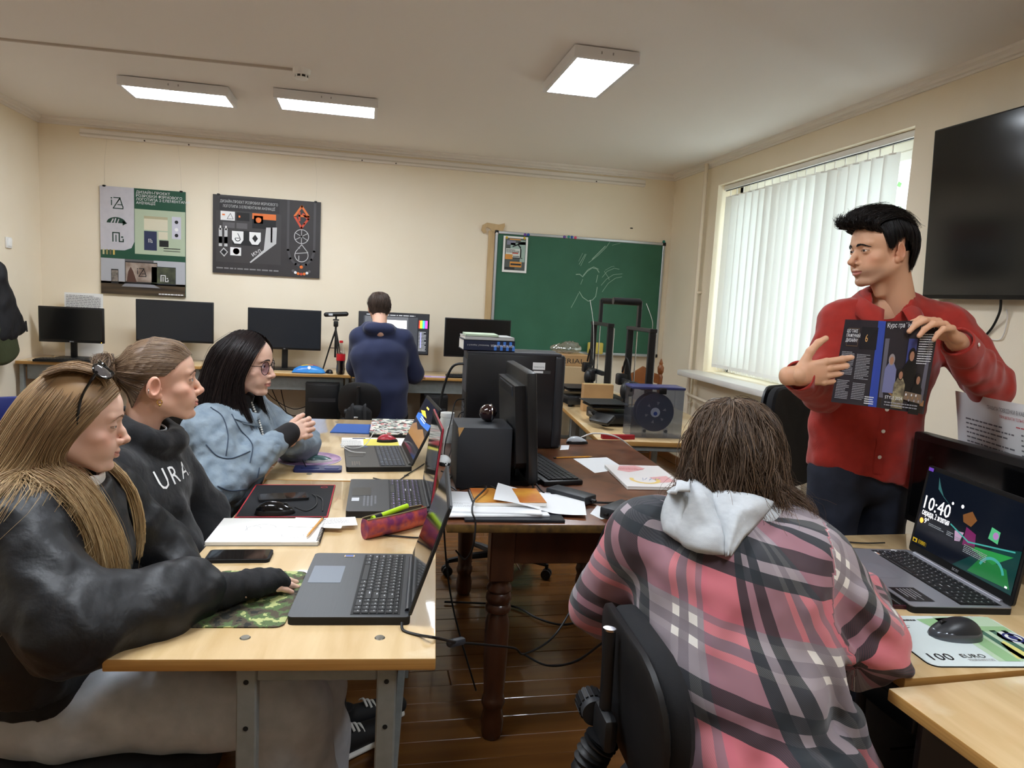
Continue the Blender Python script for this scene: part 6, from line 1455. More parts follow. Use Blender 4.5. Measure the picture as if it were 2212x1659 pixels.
# ------------------------------------------------------------------ 6. boy in navy hoodie at the back desk
root = person('boy in navy hoodie drawing at the back desk, seen from behind', (.12, 5.48, 0))
HM = frame((.088, 5.545, 1.335), (-.08, .97, -.18), (0, .2, 1)); parts = []
place_head(root, HM, parts, None, neck=(.005, -.08, -.19), skin=(222, 176, 152), male=True, neckr=.052, h=.003)
pel, chest, nb = Vector((.14, 5.44, .54)), Vector((.10, 5.46, .98)), Vector((.09, 5.50, 1.17))
shL, elL, wrL = Vector((-.045, 5.52, 1.10)), Vector((-.07, 5.70, .86)), Vector((.0, 5.95, .80)); shR, elR, wrR = Vector((.275, 5.50, 1.10)), Vector((.375, 5.60, .83)), Vector((.42, 5.83, .80))
parts.append(hand_mesh(wrR, elR, (.1, .95, -.05), (-.2, 0, -1), -1, skin=(222, 176, 152), curl=(.4, .45, .5, .5), h=.003))
s = SDF((-.3, 5.2, .4), (.6, 6.1, 1.2), .015); s.ecap(pel, chest, (.15, .10), (.15, .10), (1, 0, 0)); s.cap(chest, nb, .08, .05); s.cap(shR, shL, .05, .05); s.chain([shR, elR, wrR], [.045, .04, .028]); s.chain([shL, elL, wrL], [.045, .04, .028])
body_lo(parts, s, (222, 176, 152)); join_body(root, 'body', parts, SK)
nav = M('hoodie_navy', (30, 38, 70), .88, bump=(400, .3, .001), sheen=.15)
s = SDF((-.35, 5.18, .42), (.62, 6.05, 1.32), .009)
s.ecap(pel, Vector((.13, 5.42, .72)), (.185, .135), (.185, .125), (1, 0, 0), .03); s.ecap((.13, 5.42, .72), chest, (.185, .125), (.215, .13), (1, 0, 0), .03); s.ecap(chest, nb+Vector((0, 0, -.03)), (.20, .12), (.09, .075), (1, 0, 0), .05); s.cap(shR, nb, .072, .065, .05); s.cap(shL, nb, .072, .065, .05)
s.chain([shR, elR, elR.lerp(wrR, .9)], [.08, .074, .05], .03); s.chain([shL, elL, elL.lerp(wrL, .9)], [.08, .074, .05], .03)
ring = [nb+Vector((0, 0, .02))+Vector((.088*math.cos(a), .075*math.sin(a), -.012+.01*math.sin(a))) for a in np.linspace(2.6, 6.8, 12)]; s.chain(ring, [.036]*12, .015); s.ell(nb+Vector((0, -.075, .012)), (.11, .05, .05), .03)
for a_, b_ in (((.25, 5.40, .62), (.05, 5.32, .60)), ((.28, 5.42, .78), (.15, 5.33, .72)), ((.30, 5.48, .95), (.27, 5.45, .80))): s.cap(a_, b_, .02, .012, .03)
s.ell(nb+Vector((.0, .005, .055)), (.062, .06, .07), .01, 's'); s.cut((0, 0, .50), (.0, 0, -1))
cloth(root, 'hoodie', s, nav, [(51, .006, 22, 80, (1, 1, 1.2), None)])
s = SDF((-.2, 5.2, .02), (.5, 6.1, .62), .011); s.ecap(pel+Vector((0, 0, -.02)), pel+Vector((0, .05, -.02)), (.18, .10), (.18, .10), (1, 0, 0), .03)
for d_ in (-.09, .09): s.chain([pel+Vector((d_, .02, -.02)), (.14+d_*1.4, 5.86, .50), (.14+d_*1.4, 5.84, .06)], [.10, .08, .06], .03)
cloth(root, 'trousers', s, MATS['trousers_black'], [])
for d_ in (-.12, .12): shoe(root, (.14+d_, 5.80, 0), (.14+d_, 6.02, 0))
g_ = []
for a in np.linspace(-PI, PI, 15):
    ca, sa = math.cos(a), math.sin(a); g_.append([(sa*.01, -.02-.01*ca, .113), (sa*.06, -.01-.07*ca, .095), (sa*.083, -.01-.10*ca, .03), (sa*.076, -.01-.09*ca, -.03 if ca > -.2 else .05), (sa*.062, -.015-.07*ca, -.075 if ca > .3 else (-.02 if ca > -.2 else .07))])
hair_obj('hair', [hair_sheet(g_, 1500, K=10, jit=.004, wave=.004, r=.0013, balls=[((0, -.008, .028), (.0775, .096, .087))], seed=31, lenvar=.5, nsurf=50)], ((62, 50, 44), (84, 68, 58), (50, 40, 36), (98, 80, 68)), hm, root, HM)
# ================================================================== laptops and computers
KEYROWS = [[.8]*17+[.8], [1]*13+[2]+[1]*4, [1.5]+[1]*12+[1.5]+[1]*4, [1.75]+[1]*11+[2.25]+[1]*4, [2.25]+[1]*10+[2.75]+[1]*4, [1.25, 1.25, 1.25, 5.5, 1.25, 1.25, 1.25, 1, 1]+[2, 1, 1]]
_keym = {}
def keyboard_keys(parent, x0, y0, x1, y1, z, keym, legend=None, single=True, hgt=.0022, gap=.0028):
    """rows of keys between two corners; y1 is the row nearest the screen"""
    rows = KEYROWS; H = (y1-y0)/(len(rows)-.35); y = y1; allb = MB()
    for ri, row in enumerate(rows):
        h = H*(.65 if ri == 0 else 1); tot = sum(row); sx = (x1-x0)/tot; x = x0
        for ki, wd in enumerate(row):
            w_ = wd*sx-gap; h_ = h-gap; cx, cy = x+wd*sx/2, y-h/2; x += wd*sx
            if w_ <= 0: continue
            kk = (round(w_, 5), round(h_, 5), keym.name, hgt, legend is not None and wd < 3)
            if single:
                if kk not in _keym:
                    b = MB().rbox((0, 0, hgt/2), (w_, h_, hgt), .0009, keym, seg=1)
                    if kk[4]: b.box((-w_*.16, h_*.12, hgt+.00005), (w_*.22, h_*.20, .0001), legend); 
                    o = b.build('key', parent); _keym[kk] = o.data
                else:
                    o = bpy.data.objects.new('key', _keym[kk]); COL.objects.link(o); o.parent = parent
                o.location = (cx, cy, z)
            else:
                allb.rbox((cx, cy, z+hgt/2), (w_, h_, hgt), .0008, keym, seg=1)
                if kk[4]: allb.box((cx-w_*.16, cy+h_*.12, z+hgt+.00005), (w_*.22, h_*.20, .0001), legend)
        y -= h
    if not single: tag(allb.build('keys', parent), kind='stuff')
def laptop(label, loc, rz, w, d, lid_h, open_deg, bodym, lidm, keym, legend, th=.018, single=True, screen=None, rimm=None, pad=(.0, .105, .07), padm=None, keyx=(-.46, .46), keyy=(.02, .40), bezel=.012, power=None, paint=None, base_paint=None):
    t = thing('laptop', label, 'laptop', loc, rz, 'open laptops')
    b = MB().slab((0, 0, th*.45), (w, d, th*.9), .012, M('laptop_underside', (18, 18, 20), .6)).slab((0, 0, th*.93), (w, d, th*.14), .012, bodym); base = b.build('base', t)
    # keyboard well and touchpad
    kw0, kw1 = keyx[0]*w, keyx[1]*w; ky0, ky1 = keyy[0]*d, keyy[1]*d
    MB().box(((kw0+kw1)/2, (ky0+ky1)/2, th+.0002), (kw1-kw0+.008, ky1-ky0+.008, .0005), M('key_well_'+bodym.name, (12, 12, 13), .6)).build('key_well', base)
    kb = MB().box(((kw0+kw1)/2, (ky0+ky1)/2, th+.0004), (kw1-kw0, ky1-ky0, .0004), MATS['key_well_'+bodym.name]).build('keyboard', t)
    keyboard_keys(kb, kw0, ky0, kw1, ky1, th+.0004, keym, legend, single)
    MB().slab((pad[0], -d/2+.012+pad[2]/2, th+.0003), (pad[1], pad[2], .0006), .003, padm or bodym).build('touchpad', t)
    MB().tube([(-w*.42, d/2-.006, th), (w*.42, d/2-.006, th)], .0065, bodym, 12).build('hinge', t)
    a = math.radians(open_deg-90); R = rotm(-a, 0, 0); hz = Vector((0, d/2-.004, th+.002))
    ld = MB().slab((0, 0, 0), (w, lid_h, .006), .010, lidm, R=rotm(PI/2, 0, 0)); ld.v = [tuple(R @ (Vector(v)+Vector((0, .003, lid_h/2)))+hz) for v in ld.v]; lid = ld.build('lid', t)
    if rimm:
        P = [(sx*(w/2), .003, lid_h/2+sz*lid_h/2) for sx, sz in ((-1, -1), (-1, 1), (1, 1), (1, -1))]; P = [tuple(R @ Vector(p)+hz) for p in P]; MB().tube([P[0], P[1]], .0036, rimm, 6).tube([P[1], P[2]], .0036, rimm, 6).tube([P[2], P[3]], .0036, rimm, 6).build('lid_rim', lid)
    sm = screen or M('laptop_screen_off', (14, 14, 15), .08, spec=.6)
    bz = MB().box((0, -.0004, lid_h/2), (w-.006, .001, lid_h-.006), M('bezel_black', (12, 12, 13), .4)); bz.v = [tuple(R @ Vector(v)+hz) for v in bz.v]; bz.build('bezel', lid)
    sw, sh = w-2*bezel, lid_h-2*bezel-.012
    sc_ = MB().box((0, -.0012, lid_h/2+.006), (sw, .0006, sh), sm); sc_.v = [tuple(R @ Vector(v)+hz) for v in sc_.v]; sc_.build('screen', lid)
    if paint:
        o = R @ Vector((-sw/2, -.0017, lid_h/2+.006-sh/2))+hz
        pr = Print(o, R @ Vector((1, 0, 0)), R @ Vector((0, 0, 1)), .00025); paint(pr, sw, sh); pr.build('screen_image', lid)
    if base_paint:
        pr = Print((-w/2, -d/2, th+.0004), (1, 0, 0), (0, 1, 0), .0003); base_paint(pr, w, d); pr.build('stickers', t)
    for k, yy in enumerate((-.02, .02, .05)): MB().box((w/2+.0001, yy, th*.45), (.0006, .014, .005), M('port_dark', (6, 6, 7), .5)).build('port', t)
    return t
lbk = M('laptop_black', (44, 46, 50), .38, noise_=(60, (52, 54, 58), .3), stretch=(.2, 6, 1)); lid_bk = M('laptop_lid_black', (26, 27, 29), .45)
kbk = M('key_black', (22, 23, 25), .45); lgw = M('key_legend', (190, 192, 196), .5); lgv = M('key_legend_violet', (150, 130, 200), .5, emit=.25); ldg = M('laptop_darkgrey', (40, 42, 45), .42)
ink_b = M('sticker_blue', (50, 90, 170), .4); ink_g = M('sticker_green', (80, 170, 90), .4)
def lap1_paint(pr, w, d): pr.rect(.04*w, .30*d, .075*w, .40*d, M('sticker_gold', (206, 176, 110), .4)).up().rect(.044*w, .31*d, .071*w, .39*d, ink_b)
laptop('large matt black laptop open in front of the blonde girl', (-.003, 1.648, .75), math.radians(-95), .375, .255, .255, 108, lbk, lid_bk, kbk, lgw, pad=(-.045, .105, .075), padm=M('touchpad_grey', (96, 104, 116), .35), base_paint=lap1_paint)
laptop('dark grey gaming laptop with red lid edge and violet key lettering', (.088, 2.385, .75), math.radians(-91), .39, .265, .262, 96, ldg, lid_bk, kbk, lgv, th=.022, rimm=M('lid_red_edge', (150, 44, 58), .35), pad=(-.03, .10, .062), padm=M('touchpad_dark', (34, 36, 38), .3),
       base_paint=lambda pr, w, d: [pr.rect(.62*w, .05*d, .72*w, .14*d, lgw), pr.scrib(.56*w, .18*d, .86*w, .36*d, 4, M('sticker_grey', (110, 112, 118), .5), .5, 3), pr.rect(.34*w, .70*d, .40*w, .80*d, white)])
def dune(pr, w, h):   # desert night wallpaper and its caption
    pr.rect(0, 0, w, h, M('scr_night', (18, 20, 30), .1, emit=.5)).up().poly([(0, .40*h), (.2*w, .5*h), (.45*w, .42*h), (.7*w, .52*h), (w, .44*h), (w, .22*h), (0, .2*h)], M('scr_sand', (120, 88, 56), .1, emit=.45)).poly([(0, .66*h), (.3*w, .72*h), (.6*w, .64*h), (w, .70*h), (w, .58*h), (.5*w, .54*h), (0, .56*h)], M('scr_blue', (40, 84, 150), .1, emit=.6)).up().poly([(.1*w, .74*h), (.35*w, .80*h), (.62*w, .72*h), (.3*w, .70*h)], M('scr_gold', (200, 170, 60), .1, emit=.6)).scrib(.34*w, .85*h, .52*w, .90*h, 1, M('scr_yellow', (214, 180, 90), .1, emit=.6), .7, 2).scrib(.3*w, .60*h, .66*w, .68*h, 2, M('scr_white', (200, 206, 214), .1, emit=.6), .4, 2)
laptop('slim dark laptop with a lit desert wallpaper, blue lettered keys', (.055, 2.975, .75), math.radians(-87), .40, .255, .255, 115, M('laptop_olive', (58, 56, 52), .45), lid_bk, M('key_slate', (56, 58, 64), .5), M('key_legend_blue', (120, 140, 170), .5), th=.02, single=False, paint=dune, pad=(-.03, .10, .062), padm=M('touchpad_olive', (50, 48, 46), .35), base_paint=lambda pr, w, d: [pr.rect(.05*w, .33*d, .09*w, .39*d, ink_b), pr.rect(.05*w, .27*d, .09*w, .32*d, ink_g), pr.scrib(.76*w, .08*d, .93*w, .22*d, 4, M('sticker_tan', (120, 110, 98), .5), .5, 4)])
sil = M('laptop_silver', (158, 160, 168), .32, .55); ksil = M('key_black_matt', (26, 27, 30), .5)
def lockscreen(pr, w, h):
    S = lambda n, c, e=.12: M('lock_'+n, c, .12, emit=e*.55)
    pr.rect(0, 0, w, h, S('bg', (8, 12, 20), .6)).up()
    pr.poly([(.45*w, 0), (w, 0), (w, .5*h), (.8*w, .42*h), (.6*w, .2*h)], S('teal', (16, 60, 58))).poly([(.12*w, .95*h), (.14*w, .80*h), (.22*w, .72*h), (.30*w, .66*h), (.21*w, .74*h), (.16*w, .84*h)], S('bolt', (60, 110, 110))).up()
    # loose colour shapes of the wallpaper artwork (abstract)
    pr.poly([(.52*w, .30*h), (.95*w, .40*h), (.80*w, .22*h)], S('green', (40, 150, 70))).poly([(.60*w, .02*h), (.70*w, .26*h), (.92*w, .24*h), (.98*w, .05*h)], S('green2', (34, 120, 60))).poly([(.44*w, .62*h), (.52*w, .70*h), (.58*w, .62*h), (.54*w, .52*h), (.46*w, .54*h)], S('amber', (130, 84, 46))).poly([(.50*w, .50*h), (.60*w, .46*h), (.62*w, .30*h), (.50*w, .28*h)], S('mag', (120, 36, 92))).poly([(.40*w, .40*h), (.49*w, .42*h), (.47*w, .30*h), (.42*w, .28*h)], S('pale', (196, 160, 190))).poly([(.72*w, .62*h), (.80*w, .60*h), (.80*w, .46*h), (.71*w, .48*h)], S('mint', (90, 190, 130))).up()
    pr.ring(.80*w, .10*h, .12*w, .02*w, S('cyan', (70, 170, 160)), 20, 20, 160).circ(.77*w, .54*h, .025*w, S('lilac', (180, 130, 190))).line([(.35*w, .45*h), (.55*w, .34*h), (.95*w, .46*h)], .004, S('cyan', (70, 170, 160))).circ(.32*w, .70*h, .004, S('wht', (240, 240, 244), 1)).circ(.42*w, .71*h, .005, S('wht', (240, 240, 244), 1)); pr.up()
    wh_ = S('wht', (240, 240, 244), 1)
    pr.text('10:40', .03*w, .50*h, .055, wh_, 'L').text('середа, 2 жовтня', .03*w, .415*h, .024, wh_, 'L', width=.30*w).circ(.045*w, .335*h, .008, S('sun', (230, 150, 60), 1)).text('9°', .075*w, .32*h, .022, wh_, 'L').scrib(.13*w, .31*h, .30*w, .35*h, 2, S('dim', (150, 156, 160)), .5, 3).scrib(.33*w, .30*h, .40*w, .36*h, 3, S('dim', (150, 156, 160)), .5, 4).scrib(.42*w, .30*h, .48*w, .34*h, 2, S('dim', (150, 156, 160)), .5, 5).scrib(.52*w, .20*h, .74*w, .30*h, 5, S('dim', (150, 156, 160)), .45, 6)
    pr.rect(.0, .03*h, .05*w, .085*h, S('badge', (214, 176, 40))).rect(.06*w, .03*h, .16*w, .085*h, S('badge2', (70, 60, 30))).up().text('1080', .07*w, .04*h, .016, S('badge', (214, 176, 40)), 'L').rect(.012*w, .04*h, .035*w, .07*h, S('bg', (8, 12, 20))).rect(.94*w, .05*h, .96*w, .07*h, wh_)
    pr.text('acer', .5*w, -.060*h, .016, M('bezel_logo', (150, 150, 154), .4), 'C').rect(-.01*w, .985*h, .045*w, 1.03*h, M('sticker_violet', (130, 80, 220), .4))
def silver_stick(pr, w, d):
    pr.rect(.055*w, .60*d, .11*w, .68*d, ink_b).rect(.07*w, .50*d, .13*w, .58*d, M('sticker_white', (220, 220, 222), .4)).rect(.72*w, .04*d, .93*w, .30*d, M('sticker_black', (20, 20, 22), .4)).circ(.035*w, .78*d, .010, M('sticker_white', (220, 220, 222), .4)).up().scrib(.74*w, .08*d, .91*w, .26*d, 5, M('sticker_text', (150, 150, 154), .4), .4, 8).rect(.09*w, .51*d, .125*w, .57*d, M('sticker_peach', (210, 150, 120), .4))
laptop('silver laptop with lit lock screen on the right desk', (1.462, 1.592, .75), math.radians(-97), .405, .262, .262, 97, sil, M('laptop_lid_black2', (20, 20, 22), .4), ksil, lgw, th=.018, paint=lockscreen, pad=(-.03, .11, .078), padm=M('touchpad_silver', (146, 148, 156), .3, .4), bezel=.012, base_paint=silver_stick)

# ---- monitors
def monitor(label, loc, rz, w, h, zc, screen=None, stand='foot', tilt=0, paint=None, depth=.02, logo=None, bez=.008, led=None):
    t = thing('monitor', label, 'monitor', loc, rz, 'computer monitors')
    R = rotm(tilt, 0, 0); o = Vector((0, 0, zc))
    def T(b): b.v = [tuple(R @ Vector(v)+o) for v in b.v]; return b
    T(MB().rbox((0, 0, 0), (w, depth, h), .004, blk)).build('housing', t)
    T(MB().rbox((0, depth/2+.012, -.02), (w*.55, .03, h*.5), .012, blk)).build('back_bulge', t)
    T(MB().box((0, -depth/2-.0003, .004), (w-2*bez, .001, h-2*bez-.008), screen or M('monitor_off', (34, 38, 44), .22, spec=.5))).build('screen', t)
    MB().rbox((0, .035, zc/2), (.05, .018, zc), .006, blk).build('neck', t)
    if stand == 'foot': MB().slab((0, .02, .006), (.24, .18, .012), .05, blk).build('foot', t)
    else: MB().prism([(-.13, -.06), (0, -.09), (.13, -.06), (.10, .09), (-.10, .09)], 0, .012, blk).build('foot', t)
    if logo: pr = Print(R @ Vector((0, -depth/2-.0008, -h/2+.004))+o, (1, 0, 0), R @ Vector((0, 0, 1))); pr.text(logo, 0, 0, .012, lgw, 'C'); pr.build('logo', t)
    if led: T(MB().ell((w/2-.02, -depth/2-.001, -h/2+.006), (.003, .002, .002), M('led_amber', (255, 150, 40), .3, emit=3), 8, 6)).build('power_led', t)
    if paint:
        pr = Print(R @ Vector((-w/2+bez, -depth/2-.001, -h/2+bez+.004))+o, (1, 0, 0), R @ Vector((0, 0, 1))); paint(pr, w-2*bez, h-2*bez-.008); pr.build('screen_image', t)
    return t
A0, A1 = at(83, 662, y=6.32), at(225, 667, y=6.32); h0 = .785
monitor('small black monitor at the far left end of the back desk', ((A0.x+A1.x)/2, 6.32, h0), 0, A1.x-A0.x, .285, .275, M('monitor_off_black', (14, 15, 16), .25), logo='BENQ', bez=.014, led=True)
monitor('large black monitor behind the girl with the bun', (-1.56, 6.36, h0), 0, .60, .345, .335)
monitor('black monitor with centre stand left of the tripod', (-.685, 6.34, .75), 0, .60, .345, .345, logo='LG')
def paintapp(pr, w, h):
    S = lambda n, c, e=.5: M('app_'+n, c, .2, emit=e)
    pr.rect(0, 0, w, h, S('grey', (52, 54, 58))).up().rect(0, .93*h, w, h, S('bar', (34, 35, 38))).rect(.08*w, .06*h, .70*w, .93*h, S('mid', (78, 80, 84))).rect(0, 0, .06*w, .93*h, S('bar', (34, 35, 38))).rect(.84*w, 0, w, .93*h, S('bar', (34, 35, 38))).up().rect(.22*w, .22*h, .68*w, .84*h, S('canvas', (232, 232, 230), .8)).up().line([(.5*w, .6*h), (.53*w, .68*h), (.55*w, .6*h)], .004, S('stroke', (60, 150, 160)))
    cs = [(220, 40, 40), (230, 150, 40), (220, 220, 50), (60, 190, 70), (50, 180, 200), (60, 80, 210), (160, 60, 200), (220, 60, 140)]
    for i, c in enumerate(cs): pr.rect((.86+.0155*i)*w, .66*h, (.876+.0155*i)*w, .86*h, S('hue%d' % i, c, .9))
    pr.scrib(.86*w, .06*h, .97*w, .58*h, 14, S('text', (150, 152, 156)), .4, 4).scrib(.1*w, .94*h, .8*w, .99*h, 1, S('text', (150, 152, 156)), .4, 5).rect(.885*w, .15*h, .90*w, .55*h, S('strip', (120, 120, 170)))
monitor('monitor with a lit drawing programme in front of the boy', (.235, 6.34, .75), 0, .615, .365, .350, M('app_back', (40, 41, 44), .2, emit=.4), paint=paintapp)
monitor('plain black monitor above the tall computer case', (.975, 6.30, .75), .04, .60, .345, .340, M('monitor_off_black', (14, 15, 16), .25))
# monitor on the antique table, seen from behind and the side, facing right
t = thing('desktop_monitor', 'black desktop monitor seen from its back beside the keyboard on the antique table', 'monitor', (.592, 2.64, TZ), math.radians(88))
R = rotm(-.07, 0, 0); o_ = Vector((0, 0, .235))
def T(b): b.v = [tuple(R @ Vector(v)+o_) for v in b.v]; return b
T(MB().rbox((0, 0, 0), (.475, .035, .40), .006, blk)).build('housing', t); T(MB().box((0, -.018, .006), (.44, .001, .35), gl)).build('screen', t)
T(MB().prism([(-.20, -.15), (.20, -.15), (.20, .13), (.16, .16), (-.16, .16), (-.20, .13)], 0, .038, blk, R=rotm(-PI/2, 0, 0), c=(0, .017, 0))).build('back_cover', t)
T(MB().box((0, .056, .125), (.30, .004, .035), M('vent_grey', (52, 56, 62), .5))).build('vent', t)
for k in range(9): T(MB().box((0, .0585, .112+.0035*k), (.29, .002, .0016), blk)).build('vent_slat', t)
MB().rbox((0, .03, .06), (.09, .03, .12), .01, blk).build('neck', t); MB().slab((0, .01, .008), (.25, .20, .016), .08, blk).build('foot', t)
# monitor behind the silver laptop
t = thing('desktop_monitor', 'black framed monitor standing behind the silver laptop', 'monitor', (1.795, 1.72, .75), math.radians(-92))
MB().rbox((0, 0, .19), (.56, .045, .30), .006, blk).build('housing', t); MB().box((0, -.0231, .19), (.52, .001, .255), gl).build('screen', t); MB().rbox((0, .03, .08), (.07, .03, .16), .01, blk).build('neck', t); MB().slab((0, .03, .008), (.22, .14, .016), .05, blk).build('foot', t)
# behaviour notice curling over the monitor
t = thing('paper_notice', 'curling white notice with printed rules behind the right monitor', 'notice', (1.93, 1.78, .752), math.radians(-97))
def pfn(u, v): return ((u-.5)*.46, .018*math.sin(PI*v*1.15)-.03*v+.012*math.sin(u*5+v*2), v*.475)
o = MB().grid(pfn, 16, 16, M('paper_notice', (226, 228, 230), .7)).build('sheet', t, smooth=80)
class PN(Print):
    def pt(s, u, v): p = Vector(pfn(u, v)); return p+Vector((0, -.0012-.0003*s.k, 0))
pr = PN((0, 0, 0), (1, 0, 0), (0, 0, 1)); dkt, rdt = M('ink_text', (110, 110, 116), .6), M('ink_crimson', (196, 90, 96), .6)
pr.text('ПРАВИЛА ПОВЕДІНКИ В КАБІНЕТІ ІНФОРМАТИКИ', .36, .925, .035, dkt, 'L', width=.58).text('ПРАЦЮВАТИ ТІЛЬКИ ЗА СВОЇМ МІСЦЕМ', .48, .885, .026, rdt, 'L', width=.42)
for (a, b_, c, d_, n_, m_) in ((.10, .62, .60, .84, 7, dkt), (.10, .40, .60, .60, 6, dkt), (.10, .20, .60, .36, 5, dkt), (.66, .66, .95, .82, 5, dkt), (.66, .40, .95, .58, 5, dkt), (.66, .2, .95, .34, 4, dkt), (.62, .835, .95, .86, 1, rdt), (.64, .60, .92, .63, 1, rdt), (.64, .36, .92, .385, 1, rdt)): pr.scrib(a, b_, c, d_, n_, m_, .32, int(a*100+b_*100))
pr.build('printed_text', t)

# ---- computer cases
def pc_tower(name, label, loc, rz, w, d, h, grp=None):
    """front at -y"""
    t = thing(name, label, 'computer case', loc, rz, grp)
    MB().rbox((0, .01, h/2), (w, d-.02, h), .004, blk).build('case_body', t); MB().rbox((0, -d/2+.006, h/2), (w*.98, .025, h*.985), .008, M('front_panel', (14, 14, 15), .3)).build('front_panel', t)
    MB().box((0, -d/2-.0072, h*.8), (w*.8, .002, .03), M('drive_grey', (44, 44, 47), .4)).build('drive_bay', t)
    return t
pc_tower('computer_case', 'black computer case on the floor under the tripod desk', (-.345, 6.25, 0), 0, .27, .5, .68, 'computer cases under the back desks')
pc_tower('computer_case', "black computer case on the floor right of the boy's legs", (.60, 6.25, 0), 0, .20, .5, .60, 'computer cases under the back desks')
pc_tower('computer_case', 'black computer case on the floor beneath the second monitor', (-1.55, 6.28, 0), 0, .22, .45, .50, 'computer cases under the back desks')
# tall tower on the antique table: side panel faces the camera, front to the right
t = thing('computer_tower', 'tall black computer case standing on the antique table', 'computer case', (.668, 3.255, TZ), -.03)
fp = M('tower_front', (36, 38, 42), .4)
MB().rbox((-.01, 0, .222), (.41, .185, .435), .004, blk).build('case_body', t); MB().rbox((.215, 0, .222), (.055, .19, .44), .018, fp, seg=3).build('front_panel', t); MB().rbox((0, 0, .442), (.44, .188, .012), .004, M('tower_top', (58, 60, 66), .4)).build('top_panel', t)
MB().rbox((-.01, -.0935, .222), (.40, .004, .42), .002, M('tower_side', (20, 21, 24), .38)).build('side_panel', t)
b = MB()
for i in range(13):
    for j in range(16): b.cyl((-.115+.0075*i, -.0957, .19+.0085*j), (-.115+.0075*i, -.0962, .19+.0085*j), .0027, M('hole_dark', (18, 18, 18), .8), n=6)
tag(b.build('vent_holes', t), kind='stuff')
pr = Print((.085, -.0962, .36), (1, 0, 0), (0, 0, 1)); pr.rect(0, .012, .058, .045, M('label_paper', (226, 228, 228), .6)).rect(.004, -.004, .05, .006, M('label_paper', (226, 228, 228), .6)).rect(-.012, -.006, .085, .008, M('tape_clear', (60, 60, 62), .2)) ; pr.up().rect(.004, -.003, .05, .006, M('label_paper', (226, 228, 228), .6)).text('Адміністратор', .029, .022, .008, ink, 'C', width=.05); pr.build('label_sticker', t)
b = MB().box((-.2165, 0, .33), (.003, .16, .15), M('io_metal', (96, 98, 102), .4, .6)); 
for k in range(7): b.box((-.2185, -.02, .06+.022*k), (.002, .10, .012), M('io_metal', (96, 98, 102), .4, .6))
b.build('rear_plate', t)
# speaker cabinet with worn corner, web camera on top
t = thing('speaker_box', 'matt black speaker cabinet with a chipped corner on the antique table', 'speaker', (.430, 2.575, TZ), -.02)
MB().rbox((0, 0, .113), (.198, .21, .222), .003, M('speaker_black', (34, 36, 40), .6)).build('cabinet', t); MB().rbox((0, .106, .113), (.185, .008, .21), .003, M('speaker_grille', (16, 16, 17), .9)).build('grille', t)
MB().add([(-.0993, -.1053, .2243), (-.078, -.1056, .2246), (-.095, -.1056, .19), (-.0996, -.095, .2)], [(0, 1, 2), (0, 2, 3)], M('chipboard', (176, 136, 84), .9)).build('chipped_corner', t)
for sx in (-1, 1):
    for sy in (-1, 1): MB().cyl((sx*.08, sy*.08, .003), (sx*.08, sy*.08, 0), .01, blk, n=10).build('rubber_foot', t)
p = at(1055, 912, z=TZ+.225)
t = thing('ball_camera', 'glossy dark red ball webcam resting on the speaker cabinet', 'webcam', (p.x, p.y+.02, TZ+.2245))
MB().ell((0, 0, .033), .033, M('camera_gloss', (34, 14, 16), .06, coat=1), 28, 18).build('shell', t); MB().tube([(.012+.03*0, .031*math.cos(a), .033+.031*math.sin(a)) for a in np.linspace(0, 2*PI, 30)], .0035, chrome, 8).build('band', t); MB().ell((.026, -.012, .036), (.008, .008, .008), blk, 12, 8).build('lens', t)
# black keyboard on the antique table
t = thing('computer_keyboard', 'black keyboard between monitor and papers on the antique table', 'keyboard', (.715, 2.735, TZ), math.radians(97))
MB().rbox((0, 0, .010), (.45, .16, .020), .006, blk).build('case', t); keyboard_keys(t, -.215, -.065, .215, .06, .020, kbk, None, True, .006)
# open computer case under the right desk
t = thing('open_computer_case', 'opened dark steel computer case under the right desk', 'computer case', (1.29, 1.228, 0), math.radians(-90))
st = M('case_steel', (120, 124, 128), .45, .6); cd_ = M('case_dark', (56, 50, 48), .4)
# stands on a low shelf
MB().rbox((.0, 0, .20), (.20, .42, .02), .003, greym).build('shelf', t)
for z in (.225, .675): MB().rbox((0, .02, z), (.19, .40, .02), .004, cd_).build('case_plate', t)
for x in (-.09, .09): MB().rbox((x, .02, .45), (.016, .40, .45), .004, cd_).build('side_frame', t)
MB().rbox((0, -.18, .645), (.165, .02, .05), .004, blk).build('drive_cover', t); MB().rbox((0, .16, .45), (.17, .004, .44), .002, st).build('back_sheet', t)
cg = MB().box((-.072, -.02, .44), (.003, .30, .38), st); 
for z in (.36, .42, .48): cg.box((-.070, -.06, z), (.001, .07, .006), MATS['hole_dark']); cg.cyl((-.0700, .02, z), (-.0695, .02, z), .018, MATS['hole_dark'], n=16); cg.tube([(-.0695, .02+.021*math.cos(a), z+.021*math.sin(a)) for a in np.linspace(0, 6.28, 18)], .002, st, 6)
cg.build('drive_cage', t); MB().rbox((0, .0, .30), (.15, .30, .008), .002, st, R=rotm(.25, 0, 0)).build('inner_bracket', t)
